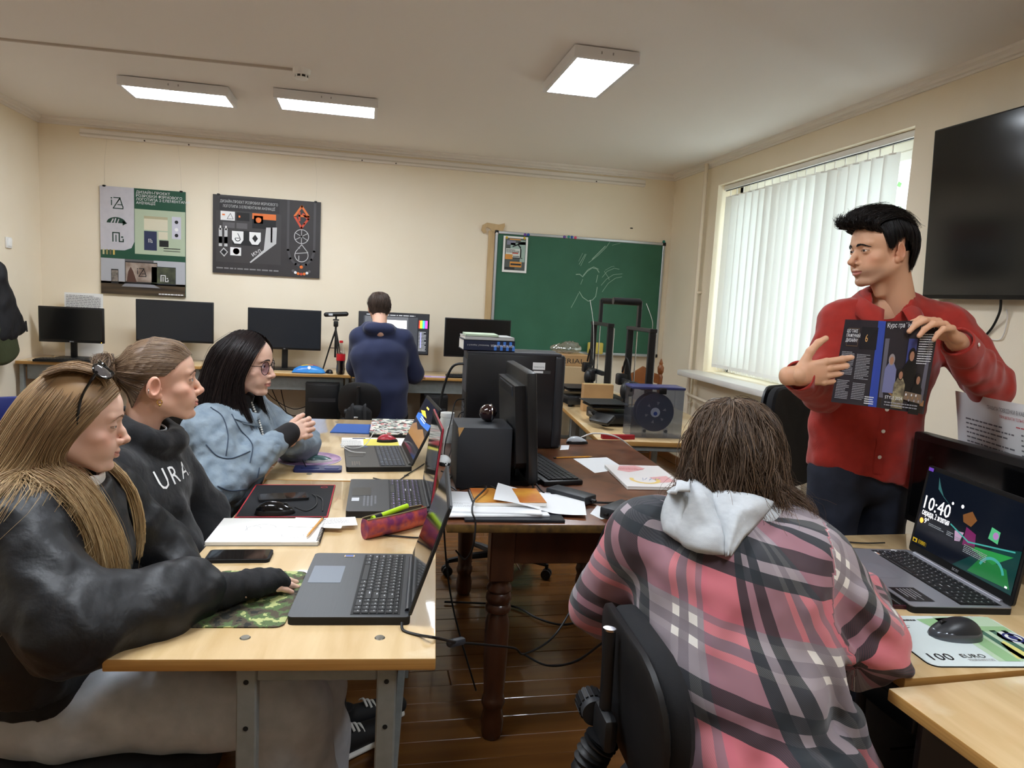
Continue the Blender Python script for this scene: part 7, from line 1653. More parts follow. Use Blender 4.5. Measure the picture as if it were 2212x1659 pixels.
# ================================================================== things lying about
def mouse(label, loc, rz, sz=(.062, .105, .036), shell=None, side=None, grp='computer mice', wheel=True):
    t = thing('computer_mouse', label, 'mouse', loc, rz, grp); sx, sy, h = sz; shell = shell or blk
    def dome(u, v, k=1.0, lift=0):
        a = PI*u; r = math.cos((v-.5)*PI)**.45 if 0 < v < 1 else 0
        return (sx/2*k*math.cos(a)*r*(1-.12*math.sin(PI*v)), (v-.5)*sy, lift+h*math.sin(a)**.8*(math.sin(PI*min(1, v*1.0)**.75)**.6 if 0 < v < 1 else 0))
    b = MB().grid(lambda u, v: dome(u, v), 20, 24, shell); b.build('shell', t, smooth=60)
    MB().grid(lambda u, v: (dome(u, v)[0]*1.01, dome(u, v)[1]*1.005, min(dome(u, v)[2], h*.42)*1.0-.0002), 20, 24, side or shell).build('base', t, smooth=60)
    if wheel: MB().cyl((-.003, sy*.25, h*.66), (.003, sy*.25, h*.66), .0075, blk, n=14).build('wheel', t)
    return t
def flat(name, label, cat, poly, z, th, mat, group=None):
    """thin slab from photo pixels on the surface it lies on"""
    P = [at(px, py, z=z) for px, py in poly]; c = sum(P, Vector())/len(P); c.z = z
    t = thing(name, label, cat, c, 0, group); Q = [(p.x-c.x, p.y-c.y) for p in P]
    if sum(Q[i][0]*Q[(i+1) % len(Q)][1]-Q[(i+1) % len(Q)][0]*Q[i][1] for i in range(len(Q))) < 0: Q = Q[::-1]
    MB().prism(Q, 0, th, mat).build('sheet', t); return t, c
DZ = .7502
def placed(name, label, cat, c, rz, group=None, z=DZ): return thing(name, label, cat, (c[0], c[1], z), rz, group)
# -- left foreground desk
camo = bpy.data.materials.new('camouflage'); camo.use_nodes = True; q = NT(camo); tc = q.new('ShaderNodeTexCoord'); n1 = q.new('ShaderNodeTexNoise'); n1.inputs['Scale'].default_value = 22; n1.inputs['Detail'].default_value = 4; n1.inputs['Roughness'].default_value = .6; q.link(tc.outputs['Object'], n1.inputs['Vector'])
r = q.new('ShaderNodeValToRGB'); cr = r.color_ramp; cr.interpolation = 'CONSTANT'; cr.elements.new(.42); cr.elements.new(.50); cr.elements.new(.58)
for e_, (p_, c_) in zip(cr.elements, ((0, (34, 36, 30)), (.42, (78, 70, 54)), (.50, (84, 104, 62)), (.58, (176, 182, 120)))): e_.position = p_; e_.color = lin(c_)
q.link(n1.outputs['Fac'], r.inputs[0]); q.link(r.outputs[0], q.b.inputs['Base Color']); q.b.inputs['Roughness'].default_value = .8
t = placed('mouse_pad', 'camouflage mouse pad beside the big black laptop', 'mouse pad', (-.243, 1.618), -.09, 'mouse pads'); MB().slab((0, 0, .0015), (.21, .30, .003), .02, camo).build('pad', t)
rubber = M('rubber_black', (16, 16, 17), .8)
t = placed('mouse_pad', 'large black mouse pad with red stitched edge', 'mouse pad', (-.235, 2.385), -.02, 'mouse pads'); MB().slab((0, 0, .0015), (.275, .375, .003), .015, M('pad_black', (24, 25, 28), .9)).build('pad', t)
rr = [(sx*.135, sy*.185, .002) for sx, sy in ((-1, -1), (1, -1), (1, 1), (-1, 1), (-1, -1))]; b = MB()
for a_, b_ in zip(rr, rr[1:]): b.cyl(a_, b_, .0026, M('stitch_red', (176, 40, 52), .7), n=6)
b.build('stitched_edge', t); pr = Print((.08, .15, .0032), (1, 0, 0), (0, 1, 0)); pr.ring(.02, .005, .012, .002, MATS['stitch_red']).line([(.01, .0), (.03, .012)], .002, MATS['stitch_red']); pr.build('emblem', t)
galaxy = M('galaxy_print', (104, 70, 120), .7, noise_=(16, (206, 170, 196), .22))
t = placed('mouse_pad', 'round galaxy print mouse pad in front of the denim girl', 'mouse pad', (-.218, 2.985), 0, 'mouse pads'); MB().lathe([(0, 0), (.128, 0), (.13, .0015), (.128, .003), (0, .003)], galaxy, n=48).build('pad', t); MB().tube([(.129*math.cos(a), .129*math.sin(a), .0016) for a in np.linspace(0, 2*PI, 60)], .0016, M('pad_edge_white', (214, 214, 226), .7), 6).build('edge', t)
def phone(label, c, rz, z=DZ, L=.158, w=.075, casem=None, scr=None, name='smartphone', cat='phone'):
    t = thing(name, label, cat, (c[0], c[1], z), rz, 'phones'); MB().slab((0, 0, .0045), (w, L, .009), .010, casem or rubber).build('case', t); MB().slab((0, 0, .0092), (w-.008, L-.012, .0006), .007, scr or M('phone_glass', (30, 27, 25), .05, spec=.8)).build('screen', t)
    MB().slab((w/2+.0002, 0, .005), (.001, .014, .003), .0004, M('port_steel', (190, 190, 194), .3, .8)).build('charging_port', t); return t
phone('black smartphone in front of the sketchbook', (-.305, 1.868), math.radians(88))
phone('black smartphone lying on the red-edged mouse pad', (-.255, 2.40), math.radians(100), DZ+.0032, scr=M('phone_glass2', (46, 38, 34), .05, spec=.8))
mouse('glossy black mouse with lit edge on the red-edged pad', (-.262, 2.235, DZ+.003), math.radians(-82), (.066, .122, .040), M('mouse_gloss', (14, 14, 15), .12), blk)
mouse('teal and white flat mouse on the round galaxy pad', (-.175, 2.935, DZ+.003), math.radians(-72), (.060, .112, .026), M('mouse_teal', (78, 108, 108), .25), M('mouse_pale', (206, 208, 206), .3), wheel=False)
mouse('red and black mouse behind the desert wallpaper laptop', (.11, 3.33, DZ+.006), math.radians(-80), (.062, .10, .036), M('mouse_red', (176, 52, 64), .3), blk)
mouse('silver and black mouse beside the tall computer case', (1.03, 3.30, TZ), math.radians(-85), (.062, .115, .036), M('mouse_silver', (176, 182, 188), .3), blk)
mouse('white mouse under the cables by the speaker cabinet', (.325, 2.86, TZ), math.radians(10), (.066, .115, .038), M('mouse_white', (206, 208, 206), .35), blk)
t = mouse('dark grey contoured mouse on the euro mouse pad', (1.312, 1.282, DZ+.003), math.radians(80), (.075, .118, .045), M('mouse_dark', (38, 40, 44), .4), M('mouse_satin', (92, 96, 102), .22, .5))
pr = Print((0, -.03, .0462), (1, 0, 0), (0, 1, 0)); pr.ring(0, 0, .006, .0016, lgw).text('hp', 0, -.003, .008, lgw, 'C'); pr.build('logo', t)
mouse('small black mouse by the wipes on the back desk', (-.30, 6.16, DZ), .4, (.06, .10, .035))
# phone case with stand
t = placed('phone_case', 'dark blue phone case lying face down with a raised ring stand', 'phone case', (-.170, 2.80), math.radians(90)); nv_ = M('case_navy', (38, 46, 92), .45)
MB().slab((0, 0, .005), (.082, .18, .010), .012, nv_).build('shell', t); MB().slab((.0, -.052, .0112), (.05, .055, .003), .008, M('case_navy2', (50, 56, 108), .4)).build('camera_cover', t); MB().slab((0, .03, .0112), (.03, .07, .003), .006, nv_).build('stand', t); MB().tube([(0, .045, .012), (.0, .06, .042)], .0018, blk, 6).build('stand_prop', t)
# sketchbook, notes, pencil
pgm = M('sketch_paper', (236, 234, 228), .75); pen_l = M('pencil_line', (166, 164, 164), .8)
t = placed('sketchbook', 'open spiral sketchbook with faint pencil drawing', 'sketchbook', (-.257, 2.055), -.05)
MB().rbox((0, 0, .007), (.295, .205, .012), .002, pgm, seg=1).build('page_block', t); MB().box((0, 0, .0006), (.297, .207, .0012), M('cardboard_grey', (150, 144, 134), .8)).build('back_cover', t)
for k in range(17):
    y = -.095+.0118*k; MB().tube([(.147+.006*math.cos(a), y, .007+.0085*math.sin(a)) for a in np.linspace(0, 5.6, 10)], .0011, blk, 5).build('spiral_ring', t)
pr = Print((-.147, -.102, .0131), (1, 0, 0), (0, 1, 0))
pr.line([(.105+.02*math.cos(a), .10+.03*math.sin(a)) for a in np.linspace(.3, 3.6, 14)], .0012, pen_l).line([(.13+.035*math.cos(a), .11+.035*math.sin(a)) for a in np.linspace(.2, 2.6, 14)], .0012, pen_l).line([(.22+.03*math.cos(a), .05+.02*math.sin(a)) for a in np.linspace(0, 6.28, 20)], .001, pen_l).line([(.09, .09), (.08, .13)], .001, pen_l); pr.build('pencil_drawing', t)
t = placed('note_sheets', 'two small handwritten note sheets on the sketchbook', 'notes', (-.125, 2.105), -.15, z=DZ+.0135)
MB().box((0, 0, .0004), (.15, .085, .0008), pgm).build('sheet', t); MB().box((.045, .012, .0013), (.13, .08, .0008), pgm, R=rotm(0, 0, .25)).build('sheet', t); pr = Print((0, 0, .0018), (math.cos(.25), math.sin(.25), 0), (-math.sin(.25), math.cos(.25), 0)); pr.scrib(-.0, -.02, .09, .03, 4, pen_l, .3, 3); pr.build('handwriting', t)
def pencil(label, p, q_, paint, grp='pencils', r=.0036):
    p, q_ = Vector(p), Vector(q_); t = thing('pencil', label, 'pencil', p, 0, grp); d = (q_-p); L = d.length; d /= L
    MB().tube([d*.018, d*(L-.012)], r, paint, 6).build('shaft', t); MB().tube([d*.0, d*.004, d*.018], [.0004, .0012, r], M('pencil_wood', (214, 176, 124), .7), 8).build('tip', t); MB().tube([d*(L-.012), d*L], r*.98, M('pencil_end', (60, 44, 30), .5), 8).build('end_cap', t)
a_ = at(662, 1160, z=DZ+.02); b_ = at(698, 1118, z=DZ+.02)
pencil('yellow pencil lying on the note sheets', a_, b_, M('pencil_yellow', (212, 150, 62), .4))
a_ = at(1280, 986, z=TZ+.004); b_ = at(1196, 989, z=TZ+.004); pencil('yellow pencil lying on the antique table', a_, b_, MATS['pencil_yellow'])
# pencil case with highlighter
t = placed('pencil_case', 'open purple printed pencil case with a rainbow star pattern', 'pencil case', (.098, 2.055), math.radians(35))
pcm = M('case_purple', (116, 44, 92), .4, noise_=(30, (190, 84, 64), .10)); lin_ = M('case_lining', (132, 128, 112), .7)
def pcf(u, v, k=1): 
    L = .215; w = .062*math.sin(PI*(.12+.76*u))**.5; a = -.30*PI+1.6*PI*v; return ((u-.5)*L, -w*.5*k*math.cos(a), .033-.033*k*math.sin(a))
V_ = lambda k: [tuple(pcf(i/18, j/14, k)) for j in range(15) for i in range(19)]
Fq = [(j*19+i, j*19+i+1, (j+1)*19+i+1, (j+1)*19+i) for j in range(14) for i in range(18)]
MB().add(V_(1), Fq, pcm).build('fabric', t, smooth=80); MB().add(V_(.92), [f_[::-1] for f_ in Fq], lin_).build('lining', t, smooth=80)
for j in (0, 14): MB().tube([pcf(i/18, j/14, 1.02) for i in range(19)], .0022, M('zip_gold', (150, 136, 104), .4, .5), 6).build('zip_edge', t)
for u in (0, 1): MB().add([(pcf(u, .5)[0], pcf(u, j/14)[1], pcf(u, j/14)[2]) for j in range(15)], [tuple(range(15))], pcm).build('end_panel', t)
star = [(.012*(1 if i % 2 else .45)*math.cos(i*PI/5), .012*(1 if i % 2 else .45)*math.sin(i*PI/5)) for i in range(10)]
for u_, m_ in ((.25, white), (.5, M('patch_yellow', (222, 196, 70), .5)), (.75, white), (.62, M('patch_rainbow', (220, 110, 70), .5))):
    pr = Print((pcf(u_, .66)[0], pcf(u_, .66)[1]-.0016, pcf(u_, .66)[2]-.01), (1, 0, 0), (0, 0, 1)); pr.poly(star, m_); pr.build('star_patch', t)
t = thing('highlighter', 'lime green highlighter in the open pencil case', 'highlighter', (.085, 2.045, DZ+.060), math.radians(35)); lime = M('lime_plastic', (176, 214, 40), .3)
MB().tube([(-.035, 0, 0), (.06, 0, .012)], .0075, lime, 12).build('barrel', t); MB().tube([(-.058, 0, -.003), (-.035, 0, 0)], .008, blk, 12).build('cap', t); MB().tube([(-.066, 0, -.004), (-.058, 0, -.003)], .0083, lime, 12).build('cap_end', t)
# -- second left desk
t, c = flat('cloth', 'blue microfibre cloth on the second desk', 'cloth', ((713, 935), (800, 938), (806, 919), (728, 917)), DZ, .005, M('cloth_blue', (52, 90, 160), .9))
stick = M('sticker_mosaic', (210, 212, 208), .4); q = NT(stick); vo = q.new('ShaderNodeTexVoronoi'); vo.inputs['Scale'].default_value = 62; tc = q.new('ShaderNodeTexCoord'); q.link(tc.outputs['Object'], vo.inputs['Vector']); hs_ = q.new('ShaderNodeValToRGB'); cr = hs_.color_ramp; cr.interpolation = 'CONSTANT'
sp_ = q.new('ShaderNodeSeparateColor'); q.link(vo.outputs['Color'], sp_.inputs[0]); q.link(sp_.outputs[0], hs_.inputs[0])
for p_ in (.2, .35, .5, .62, .75): cr.elements.new(p_)
for e_, (p_, c_) in zip(cr.elements, ((0, (226, 228, 224)), (.2, (40, 42, 46)), (.35, (150, 160, 150)), (.5, (206, 90, 96)), (.62, (70, 90, 80)), (.75, (230, 228, 214)), (1, (214, 206, 120)))): e_.position = p_; e_.color = lin(c_)
q.link(hs_.outputs[0], q.b.inputs['Base Color'])
t = placed('closed_laptop', 'closed laptop covered in stickers on the second desk', 'laptop', (.152, 3.655), -.04); MB().slab((0, 0, .008), (.235, .40, .013), .012, M('laptop_underside', (18, 18, 20), .6)).build('base', t); MB().slab((0, 0, .0185), (.235, .40, .007), .012, stick).build('lid', t)
t = placed('booklet', 'white and yellow booklet under the red mouse', 'booklet', (.075, 3.315), .02); MB().rbox((0, 0, .003), (.35, .205, .006), .001, pgm, seg=1).build('pages', t); pr = Print((-.175, -.1, .0062), (1, 0, 0), (0, 1, 0)); pr.rect(.10, .0, .26, .17, M('ink_lemon', (226, 214, 90), .6)).rect(.05, .17, .11, .19, navy).scrib(.0, .02, .09, .15, 6, pen_l, .4, 3); pr.build('print', t)
t = thing('water_jar', 'white lidded jar behind the slim laptop on the second desk', 'jar', (.385, 3.30, DZ)); MB().lathe([(0, 0), (.034, 0), (.036, .01), (.036, .12), (.030, .135), (0, .135)], M('jar_frosted', (206, 210, 208), .3), n=24).build('body', t); MB().lathe([(0, .135), (.033, .135), (.034, .140), (.033, .155), (0, .157)], M('jar_lid', (226, 228, 228), .3), n=24).build('lid', t)
# -- antique table papers and books
t = thing('folder', 'black folder at the bottom of the paper stack', 'folder', (.455, 2.205, TZ), -.06); MB().rbox((.02, -.01, .005), (.315, .225, .010), .002, M('folder_black', (34, 36, 42), .3), seg=1).build('cover', t)
for k, (dx, dy, rz, lab) in enumerate(((-.02, .005, .05, 'lower loose drawing sheets on the black folder'), (-.03, .02, -.08, 'upper loose drawing sheets jutting left from the stack'))):
    t = thing('paper_stack', lab, 'paper', (.44+dx, 2.215+dy, TZ+.0102+.006*k), -.06+rz); MB().rbox((0, 0, .003), (.33, .225, .006), .001, M('paper_white', (228, 230, 232), .7), seg=1).build('sheets', t); pr = Print((-.16, -.1, .0063), (1, 0, 0), (0, 1, 0)); pr.scrib(.02, .03, .10, .08, 4, pen_l, .3, 4); pr.build('pencil_marks', t)
t = thing('notebook', 'spiral notebook with orange and yellow painted cover', 'notebook', (.475, 2.265, TZ+.0226), -.03); ocov = M('cover_orange', (222, 168, 70), .4, noise_=(9, (176, 84, 34), .2)); MB().rbox((.0, 0, .006), (.235, .17, .012), .002, pgm, seg=1).build('pages', t); MB().rbox((0, 0, .0128), (.235, .17, .0016), .0006, ocov, seg=1).build('cover', t)
for k in range(12): y = -.075+.0135*k; MB().tube([(-.118+.005*math.cos(a), y, .007+.008*math.sin(a)) for a in np.linspace(0, 6, 9)], .001, blk, 4).build('spiral_ring', t)
t = thing('paper_sheet', 'white sheet sliding off the orange notebook', 'paper', (.585, 2.245, TZ+.012), -.25)
def shf(u, v): return ((u-.5)*.30, (v-.5)*.21, .030*max(0, 1-u*1.6)+.004*math.sin(u*6+v*3)+.004)
MB().grid(shf, 14, 8, M('paper_white', (228, 230, 232), .7)).build('sheet', t, smooth=80)
t = thing('drawing_book', 'square book with pink and yellow sketch cover on the antique table', 'book', (1.105, 2.62, TZ), -.08); MB().rbox((0, 0, .006), (.235, .345, .012), .002, pgm, seg=1).build('pages', t); MB().rbox((0, 0, .0128), (.237, .347, .0016), .0006, M('cover_white', (234, 230, 228), .4), seg=1).build('cover', t)
pr = Print((-.118, -.173, .0138), (1, 0, 0), (0, 1, 0)); pk, yl, bl2 = M('wash_pink', (226, 170, 170), .5), M('wash_yellow', (230, 200, 120), .5), M('wash_blue', (120, 136, 176), .5)
pr.poly([(.03, .25), (.06, .33), (.13, .34), (.16, .29), (.12, .25), (.07, .22)], pk).poly([(.13, .14), (.21, .17), (.22, .08), (.15, .06)], pk).up().ring(.10, .10, .06, .016, yl, 20, 150, 380).scrib(.045, .26, .145, .30, 2, M('ink_rose', (206, 120, 124), .5), .6, 3)
for k in range(9): pr.line([(.09+.008*k, .09+.01*(k % 3)), (.10+.009*k, .13-.012*(k % 2))], .002, bl2)
pr.build('cover_print', t)
flat('paper_sheet', 'torn white sheet lying beside the pencil on the antique table', 'paper', ((1238, 991), (1311, 988), (1350, 1012), (1285, 1022)), TZ, .0006, M('paper_white', (228, 230, 232), .7))
flat('paper_scrap', 'small paper scrap beside the tall computer case', 'paper', ((1210, 972), (1228, 971), (1230, 962), (1212, 962)), TZ, .0006, M('paper_white', (228, 230, 232), .7))
flat('paper_scrap', 'white paper corner under the black power bricks', 'paper', ((1275, 1110), (1300, 1122), (1350, 1112), (1290, 1092)), TZ, .0008, M('paper_white', (228, 230, 232), .7))
# power bricks, remote, pen
def brick(label, loc, rz, d): t = thing('power_brick', label, 'power adapter', loc, rz, 'laptop power bricks'); MB().rbox((0, 0, d[2]/2), d, .006, M('brick_black', (38, 40, 43), .5)).build('body', t); MB().tube([(d[0]/2, 0, d[2]/2), (d[0]/2+.02, 0, d[2]/2)], .006, blk, 8).build('strain_relief', t); MB().tube([(-d[0]/2, 0, d[2]/2), (-d[0]/2-.018, 0, d[2]/2)], .005, blk, 8).build('strain_relief', t); return t
brick('long black power brick by the keyboard', (.715, 2.325, TZ+.004), math.radians(-52), (.17, .07, .030)); brick('short dark power brick near the front rim of the antique table', (.825, 2.145, TZ), math.radians(40), (.135, .062, .038))
t = thing('remote_control', 'white remote control with black ring next to the plaid girl', 'remote control', (.945, 2.175, TZ), math.radians(8)); MB().slab((0, 0, .009), (.12, .042, .018), .012, M('remote_white', (228, 230, 230), .35)).build('body', t); MB().lathe([(.0, .018), (.014, .018), (.014, .0195), (0, .0195)], blk, (.02, 0, 0), 20).build('ring_button', t); MB().lathe([(0, .019), (.006, .019), (.006, .0205), (0, .0205)], MATS['remote_white'], (.02, 0, 0), 14).build('centre_button', t)
t = thing('pen', 'blue and white pen on the paper stack', 'pen', (.60, 2.365, TZ+.008), -.2); MB().tube([(-.06, 0, .005), (.06, 0, .006)], .0042, M('pen_white', (216, 218, 224), .3), 8).build('barrel', t); MB().tube([(.06, 0, .006), (.075, 0, .006)], [.0042, .001], M('pen_blue', (40, 60, 160), .3), 8).build('tip', t); MB().tube([(-.075, 0, .005), (-.06, 0, .005)], .0046, MATS['pen_blue'], 8).build('cap', t)
# books on the tall case
bx = [('book', 'thick blue and black computer graphics textbook on the tall case', .048, M('book_navy', (26, 34, 58), .4), .235, 0), ('book', 'grey paperback on top of the blue textbook', .016, M('book_grey', (176, 178, 176), .6), .225, .02), ('book', 'thin pale green booklet topmost on the tall case', .008, M('book_green', (196, 214, 188), .6), .15, -.05)]
z = TZ+.4485
for nm, lb, th, mt, L, rz in bx:
    t = thing(nm, lb, 'book', (.545 if L > .2 else .515, 3.25, z), rz, 'books on the tall computer case'); MB().rbox((0, .004, th/2), (L-.004, .165, th-.005), .001, pgm, seg=1).build('pages', t)
    b = MB().box((0, 0, .0012), (L, .175, .0024), mt).box((0, 0, th-.0012), (L, .175, .0024), mt).box((0, -.0865, th/2), (L, .002, th), mt); b.build('cover', t)
    if th > .04:
        pr = Print((L/2, -.0878, th), (-1, 0, 0), (0, 0, -1)); bb = M('spine_blue', (60, 120, 206), .4)
        for k in range(7): pr.rect(.0+.014*k, .004 if k % 2 else .022, .012+.014*k, .022 if k % 2 else .044, bb)
        pr.up().text("КОМП'ЮТЕРНА ГРАФІКА", .006, .018, .014, white, 'L', width=.105).text('Веселовська Г. Ходаков В. Є.', .12, .02, .009, lg, 'L', width=.10)
        pr.b.v = [tuple(v) for v in pr.b.v]; pr.build('spine_print', t)
    z += th+.0006
# -- euro mouse pad, phone, scraps on the right desk
t = placed('mouse_pad', 'mouse pad printed like a green hundred euro banknote', 'mouse pad', (1.318, 1.268), math.radians(-6), 'mouse pads')
MB().slab((0, 0, .0012), (.315, .235, .0024), .022, rubber).build('rubber_base', t); MB().slab((0, 0, .0026), (.313, .233, .0006), .021, M('pad_pale', (214, 226, 226), .75)).build('print_face', t)
pr = Print((-.157, -.117, .003), (1, 0, 0), (0, 1, 0)); e1, e2, e3, e4 = M('euro_green', (150, 190, 140), .75), M('euro_dark', (70, 110, 92), .75), M('euro_yellow', (222, 216, 130), .75), M('euro_blue', (44, 50, 110), .75)
pr.rect(.165, .02, .31, .23, M('euro_pale', (186, 210, 180), .75)).poly([(.115, .215), (.2, .225), (.17, .14), (.13, .16)], e1).up().rect(.18, .02, .215, .17, e1).rect(.225, .03, .24, .16, e2).rect(.255, .03, .27, .16, e2).rect(.285, .03, .297, .16, e2).rect(.21, .155, .31, .18, e1).poly([(.215, .03), (.235, .10), (.25, .11), (.262, .03)], e3).circ(.285, .125, .03, M('euro_white', (224, 230, 228), .75)).up().ring(.287, .125, .022, .005, e4).circ(.287, .125, .010, e4).text('100', .022, .024, .040, ink, 'L').text('EURO', .095, .034, .022, ink, 'L').scrib(.10, .02, .16, .03, 2, pen_l, .4, 2).scrib(.02, .205, .11, .213, 1, ink, .7, 6).line([(.03, .17), (.05, .185), (.075, .18)], .0015, ink).line([(.04, .165), (.07, .172)], .0015, ink)
pr.build('banknote_print', t)
phone('dark red smartphone half under the silver laptop', (1.305, 1.505), math.radians(-12), L=.15, casem=M('case_wine', (60, 22, 34), .35))
t = thing('sticker_card', 'small colourful sticker card beside the silver laptop', 'card', (1.285, 1.64, DZ), .5); MB().slab((0, 0, .002), (.05, .08, .004), .004, M('card_white', (226, 224, 220), .5)).build('card', t); pr = Print((-.02, -.03, .0042), (1, 0, 0), (0, 1, 0)); pr.rect(0, 0, .04, .025, M('card_blue', (70, 80, 190), .5)).circ(.02, .045, .01, org); pr.build('print', t)
# -- things on the back desks
t = thing('computer_keyboard', 'thin black keyboard in front of the small monitor', 'keyboard', (-2.27, 6.10, .785), 0); MB().rbox((0, 0, .009), (.46, .14, .018), .005, blk).build('case', t); keyboard_keys(t, -.22, -.06, .22, .055, .018, kbk, None, False, .005)
t = thing('computer_keyboard', 'black and white keyboard behind the girl with the bun', 'keyboard', (-1.12, 6.20, DZ), 0); MB().rbox((0, 0, .011), (.42, .15, .022), .005, blk).build('case', t); keyboard_keys(t, -.20, -.065, .20, .06, .022, kbk, lgw, False, .006)
t = thing('computer_keyboard', 'black keyboard under the plain monitor by the tall case', 'keyboard', (.90, 6.14, DZ), 0); MB().rbox((0, 0, .011), (.42, .14, .022), .005, blk).build('case', t); keyboard_keys(t, -.20, -.06, .20, .055, .022, kbk, None, False, .006)
tag(MB().rbox((at(232, 770, y=6.05).x, 6.12, .797), (.13, .07, .022), .008, M('red_case', (170, 34, 44), .5), R=rotm(0, 0, .3)).build('red_pouch'), 'small red pouch at the front of the left back desk', 'pouch')
t = thing('paper_leaflet', 'white printed leaflet standing behind the small monitor', 'leaflet', (-2.30, 6.50, .785), 0); 
b = MB().box((0, 0, .265), (.29, .002, .53), M('paper', (238, 238, 236), .7), R=rotm(-.02, 0, 0)); b.build('sheet', t); pr = Print((-.13, -.0078, .36), (1, 0, 0), (0, .02, 1)); pr.scrib(0, .02, .26, .155, 10, M('ink_text', (110, 110, 116), .6), .3, 3); pr.build('printed_text', t)
t = thing('wipes_pack', 'blue and yellow pack of wipes on the back desk', 'wipes pack', (-.465, 6.14, DZ)); wb_ = M('wipes_blue', (30, 110, 196), .3, noise_=(14, (60, 150, 220), .2))
def wf(u, v): w = math.sin(PI*u)**.5; return ((u-.5)*.27, (v-.5)*.11*(.6+.4*w), .006+.062*w*math.sin(PI*v)**.6)
MB().grid(wf, 18, 12, wb_).grid(lambda u, v: (wf(u, v)[0], wf(u, v)[1], .001), 18, 12, wb_).build('pouch', t, smooth=80)
class PW(Print):
    def pt(s, u, v): p = Vector(wf(u, v)); return p+Vector((0, -.0008*s.k, .0010*s.k))
pr = PW((0, 0, 0), (1, 0, 0), (0, 1, 0))
G_ = lambda u0, v0, u1, v1, m_, n=6: [pr.rect(u0+(u1-u0)*i/n, v0+(v1-v0)*j/n, u0+(u1-u0)*(i+1)/n, v0+(v1-v0)*(j+1)/n, m_) for i in range(n) for j in range(n)]
G_(.28, .35, .62, .85, M('wipes_yellow', (240, 206, 50), .3)); pr.up(); G_(.48, .40, .76, .75, M('wipes_pink', (206, 60, 130), .3)); pr.up(); G_(.44, .55, .66, .80, white); pr.up(); pr.circ(.52, .16, .05, white, 16, .09); pr.build('print', t)
t = thing('tripod', 'small black tripod with camera bar on the back desk', 'tripod', (-.262, 6.34, DZ))
for a in (0.9, 3.0, 5.1): d = Vector((math.cos(a), math.sin(a), 0)); lgx = MB().tube([(0, 0, .36), d*.05+Vector((0, 0, .2)), d*.105], [.008, .007, .006], blk, 8).build('leg', t); MB().tube([d*.052+Vector((0, 0, .2)), Vector((0, 0, .20))], .003, blk, 6).build('brace', lgx); MB().ell(d*.105+Vector((0, 0, .006)), .008, rubber, 8, 6).build('foot', lgx)
MB().tube([(0, 0, .12), (0, 0, .40)], .009, blk, 10).rbox((0, 0, .41), (.04, .035, .05), .008, blk).build('centre_column', t); MB().rbox((0, 0, .445), (.05, .05, .012), .003, blk).build('mount_plate', t); MB().tube([(0, 0, .45), (0, 0, .475)], .008, blk, 8).build('ball_joint', t)
b = MB().tube([(-.085, .01, .486), (.085, -.01, .500)], .020, blk, 16).ell((-.085, .01, .486), .02, blk, 14, 8).ell((.085, -.01, .50), .02, blk, 14, 8); b.build('camera_bar', t); MB().rbox((-.045, -.018, .489), (.035, .006, .018), .002, M('camera_label', (190, 194, 198), .4)).build('camera_label', t)
t = thing('cola_bottle', 'half full cola bottle with red cap and label', 'bottle', (-.205, 6.09, DZ)); PET = glass('pet_plastic', (240, 240, 240), .05, .16)
MB().lathe([(.0, .002), (.026, .0), (.034, .008), (.036, .04), (.033, .09), (.036, .12), (.036, .17), (.030, .20), (.016, .245), (.013, .26), (.013, .272)], PET, n=28, caps=False).build('shell', t); MB().lathe([(0, .004), (.025, .003), (.0335, .010), (.0352, .04), (.0322, .09), (.0350, .118), (.0350, .122), (0, .122)], M('cola', (22, 10, 8), .08), n=28).build('cola', t); MB().lathe([(.0365, .118), (.0368, .120), (.0368, .172), (.0365, .174)], M('label_red', (196, 28, 38), .35), n=28, caps=False).build('label', t); MB().lathe([(0, .268), (.0155, .266), (.016, .27), (.0155, .284), (0, .286)], M('cap_red', (206, 30, 38), .35), n=24).build('cap', t)
t = thing('purple_sheet', "lilac printed sheet beside the boy's hand", 'paper', (.60, 6.13, DZ), -.05); MB().box((0, 0, .0006), (.22, .11, .0012), M('paper_lilac', (176, 150, 206), .6)).build('sheet', t); pr = Print((-.1, -.05, .0014), (1, 0, 0), (0, 1, 0)); pr.rect(.06, .03, .17, .09, M('paper_lilac2', (206, 190, 222), .6)); pr.build('print', t)
# backpack hanging on the boy's chair
t = thing('backpack', "black backpack slung on the boy's chair", 'backpack', (-.055, 5.06, 0)); bkm = M('backpack_black', (20, 20, 22), .75, bump=(40, .4, .006))
s = SDF((-.2, -.14, .28), (.2, .2, .74), .009); s.ecap((0, 0, .40), (.02, .03, .60), (.11, .06), (.09, .05), (1, .1, 0), .02); s.ell((0, -.045, .42), (.085, .035, .08), .02); P, Fs = s.mesh(); mesh_obj('bag', P, Fs, bkm, t)
for sx in (-.035, .05): MB().tube(wire([(sx, .03, .62), (sx+.005, -.02, .66), (sx+.01, -.05, .56), (sx+.02, -.06, .44)], 8), .013, M('strap_black', (26, 26, 29), .7), 8, flat=.25).build('strap', t)
MB().rbox((.0, -.062, .57), (.032, .008, .024), .003, chrome).build('buckle', t); MB().ell((.055, -.065, .46), (.010, .006, .02), M('tag_white', (214, 214, 212), .4), 10, 8).build('charm', t)
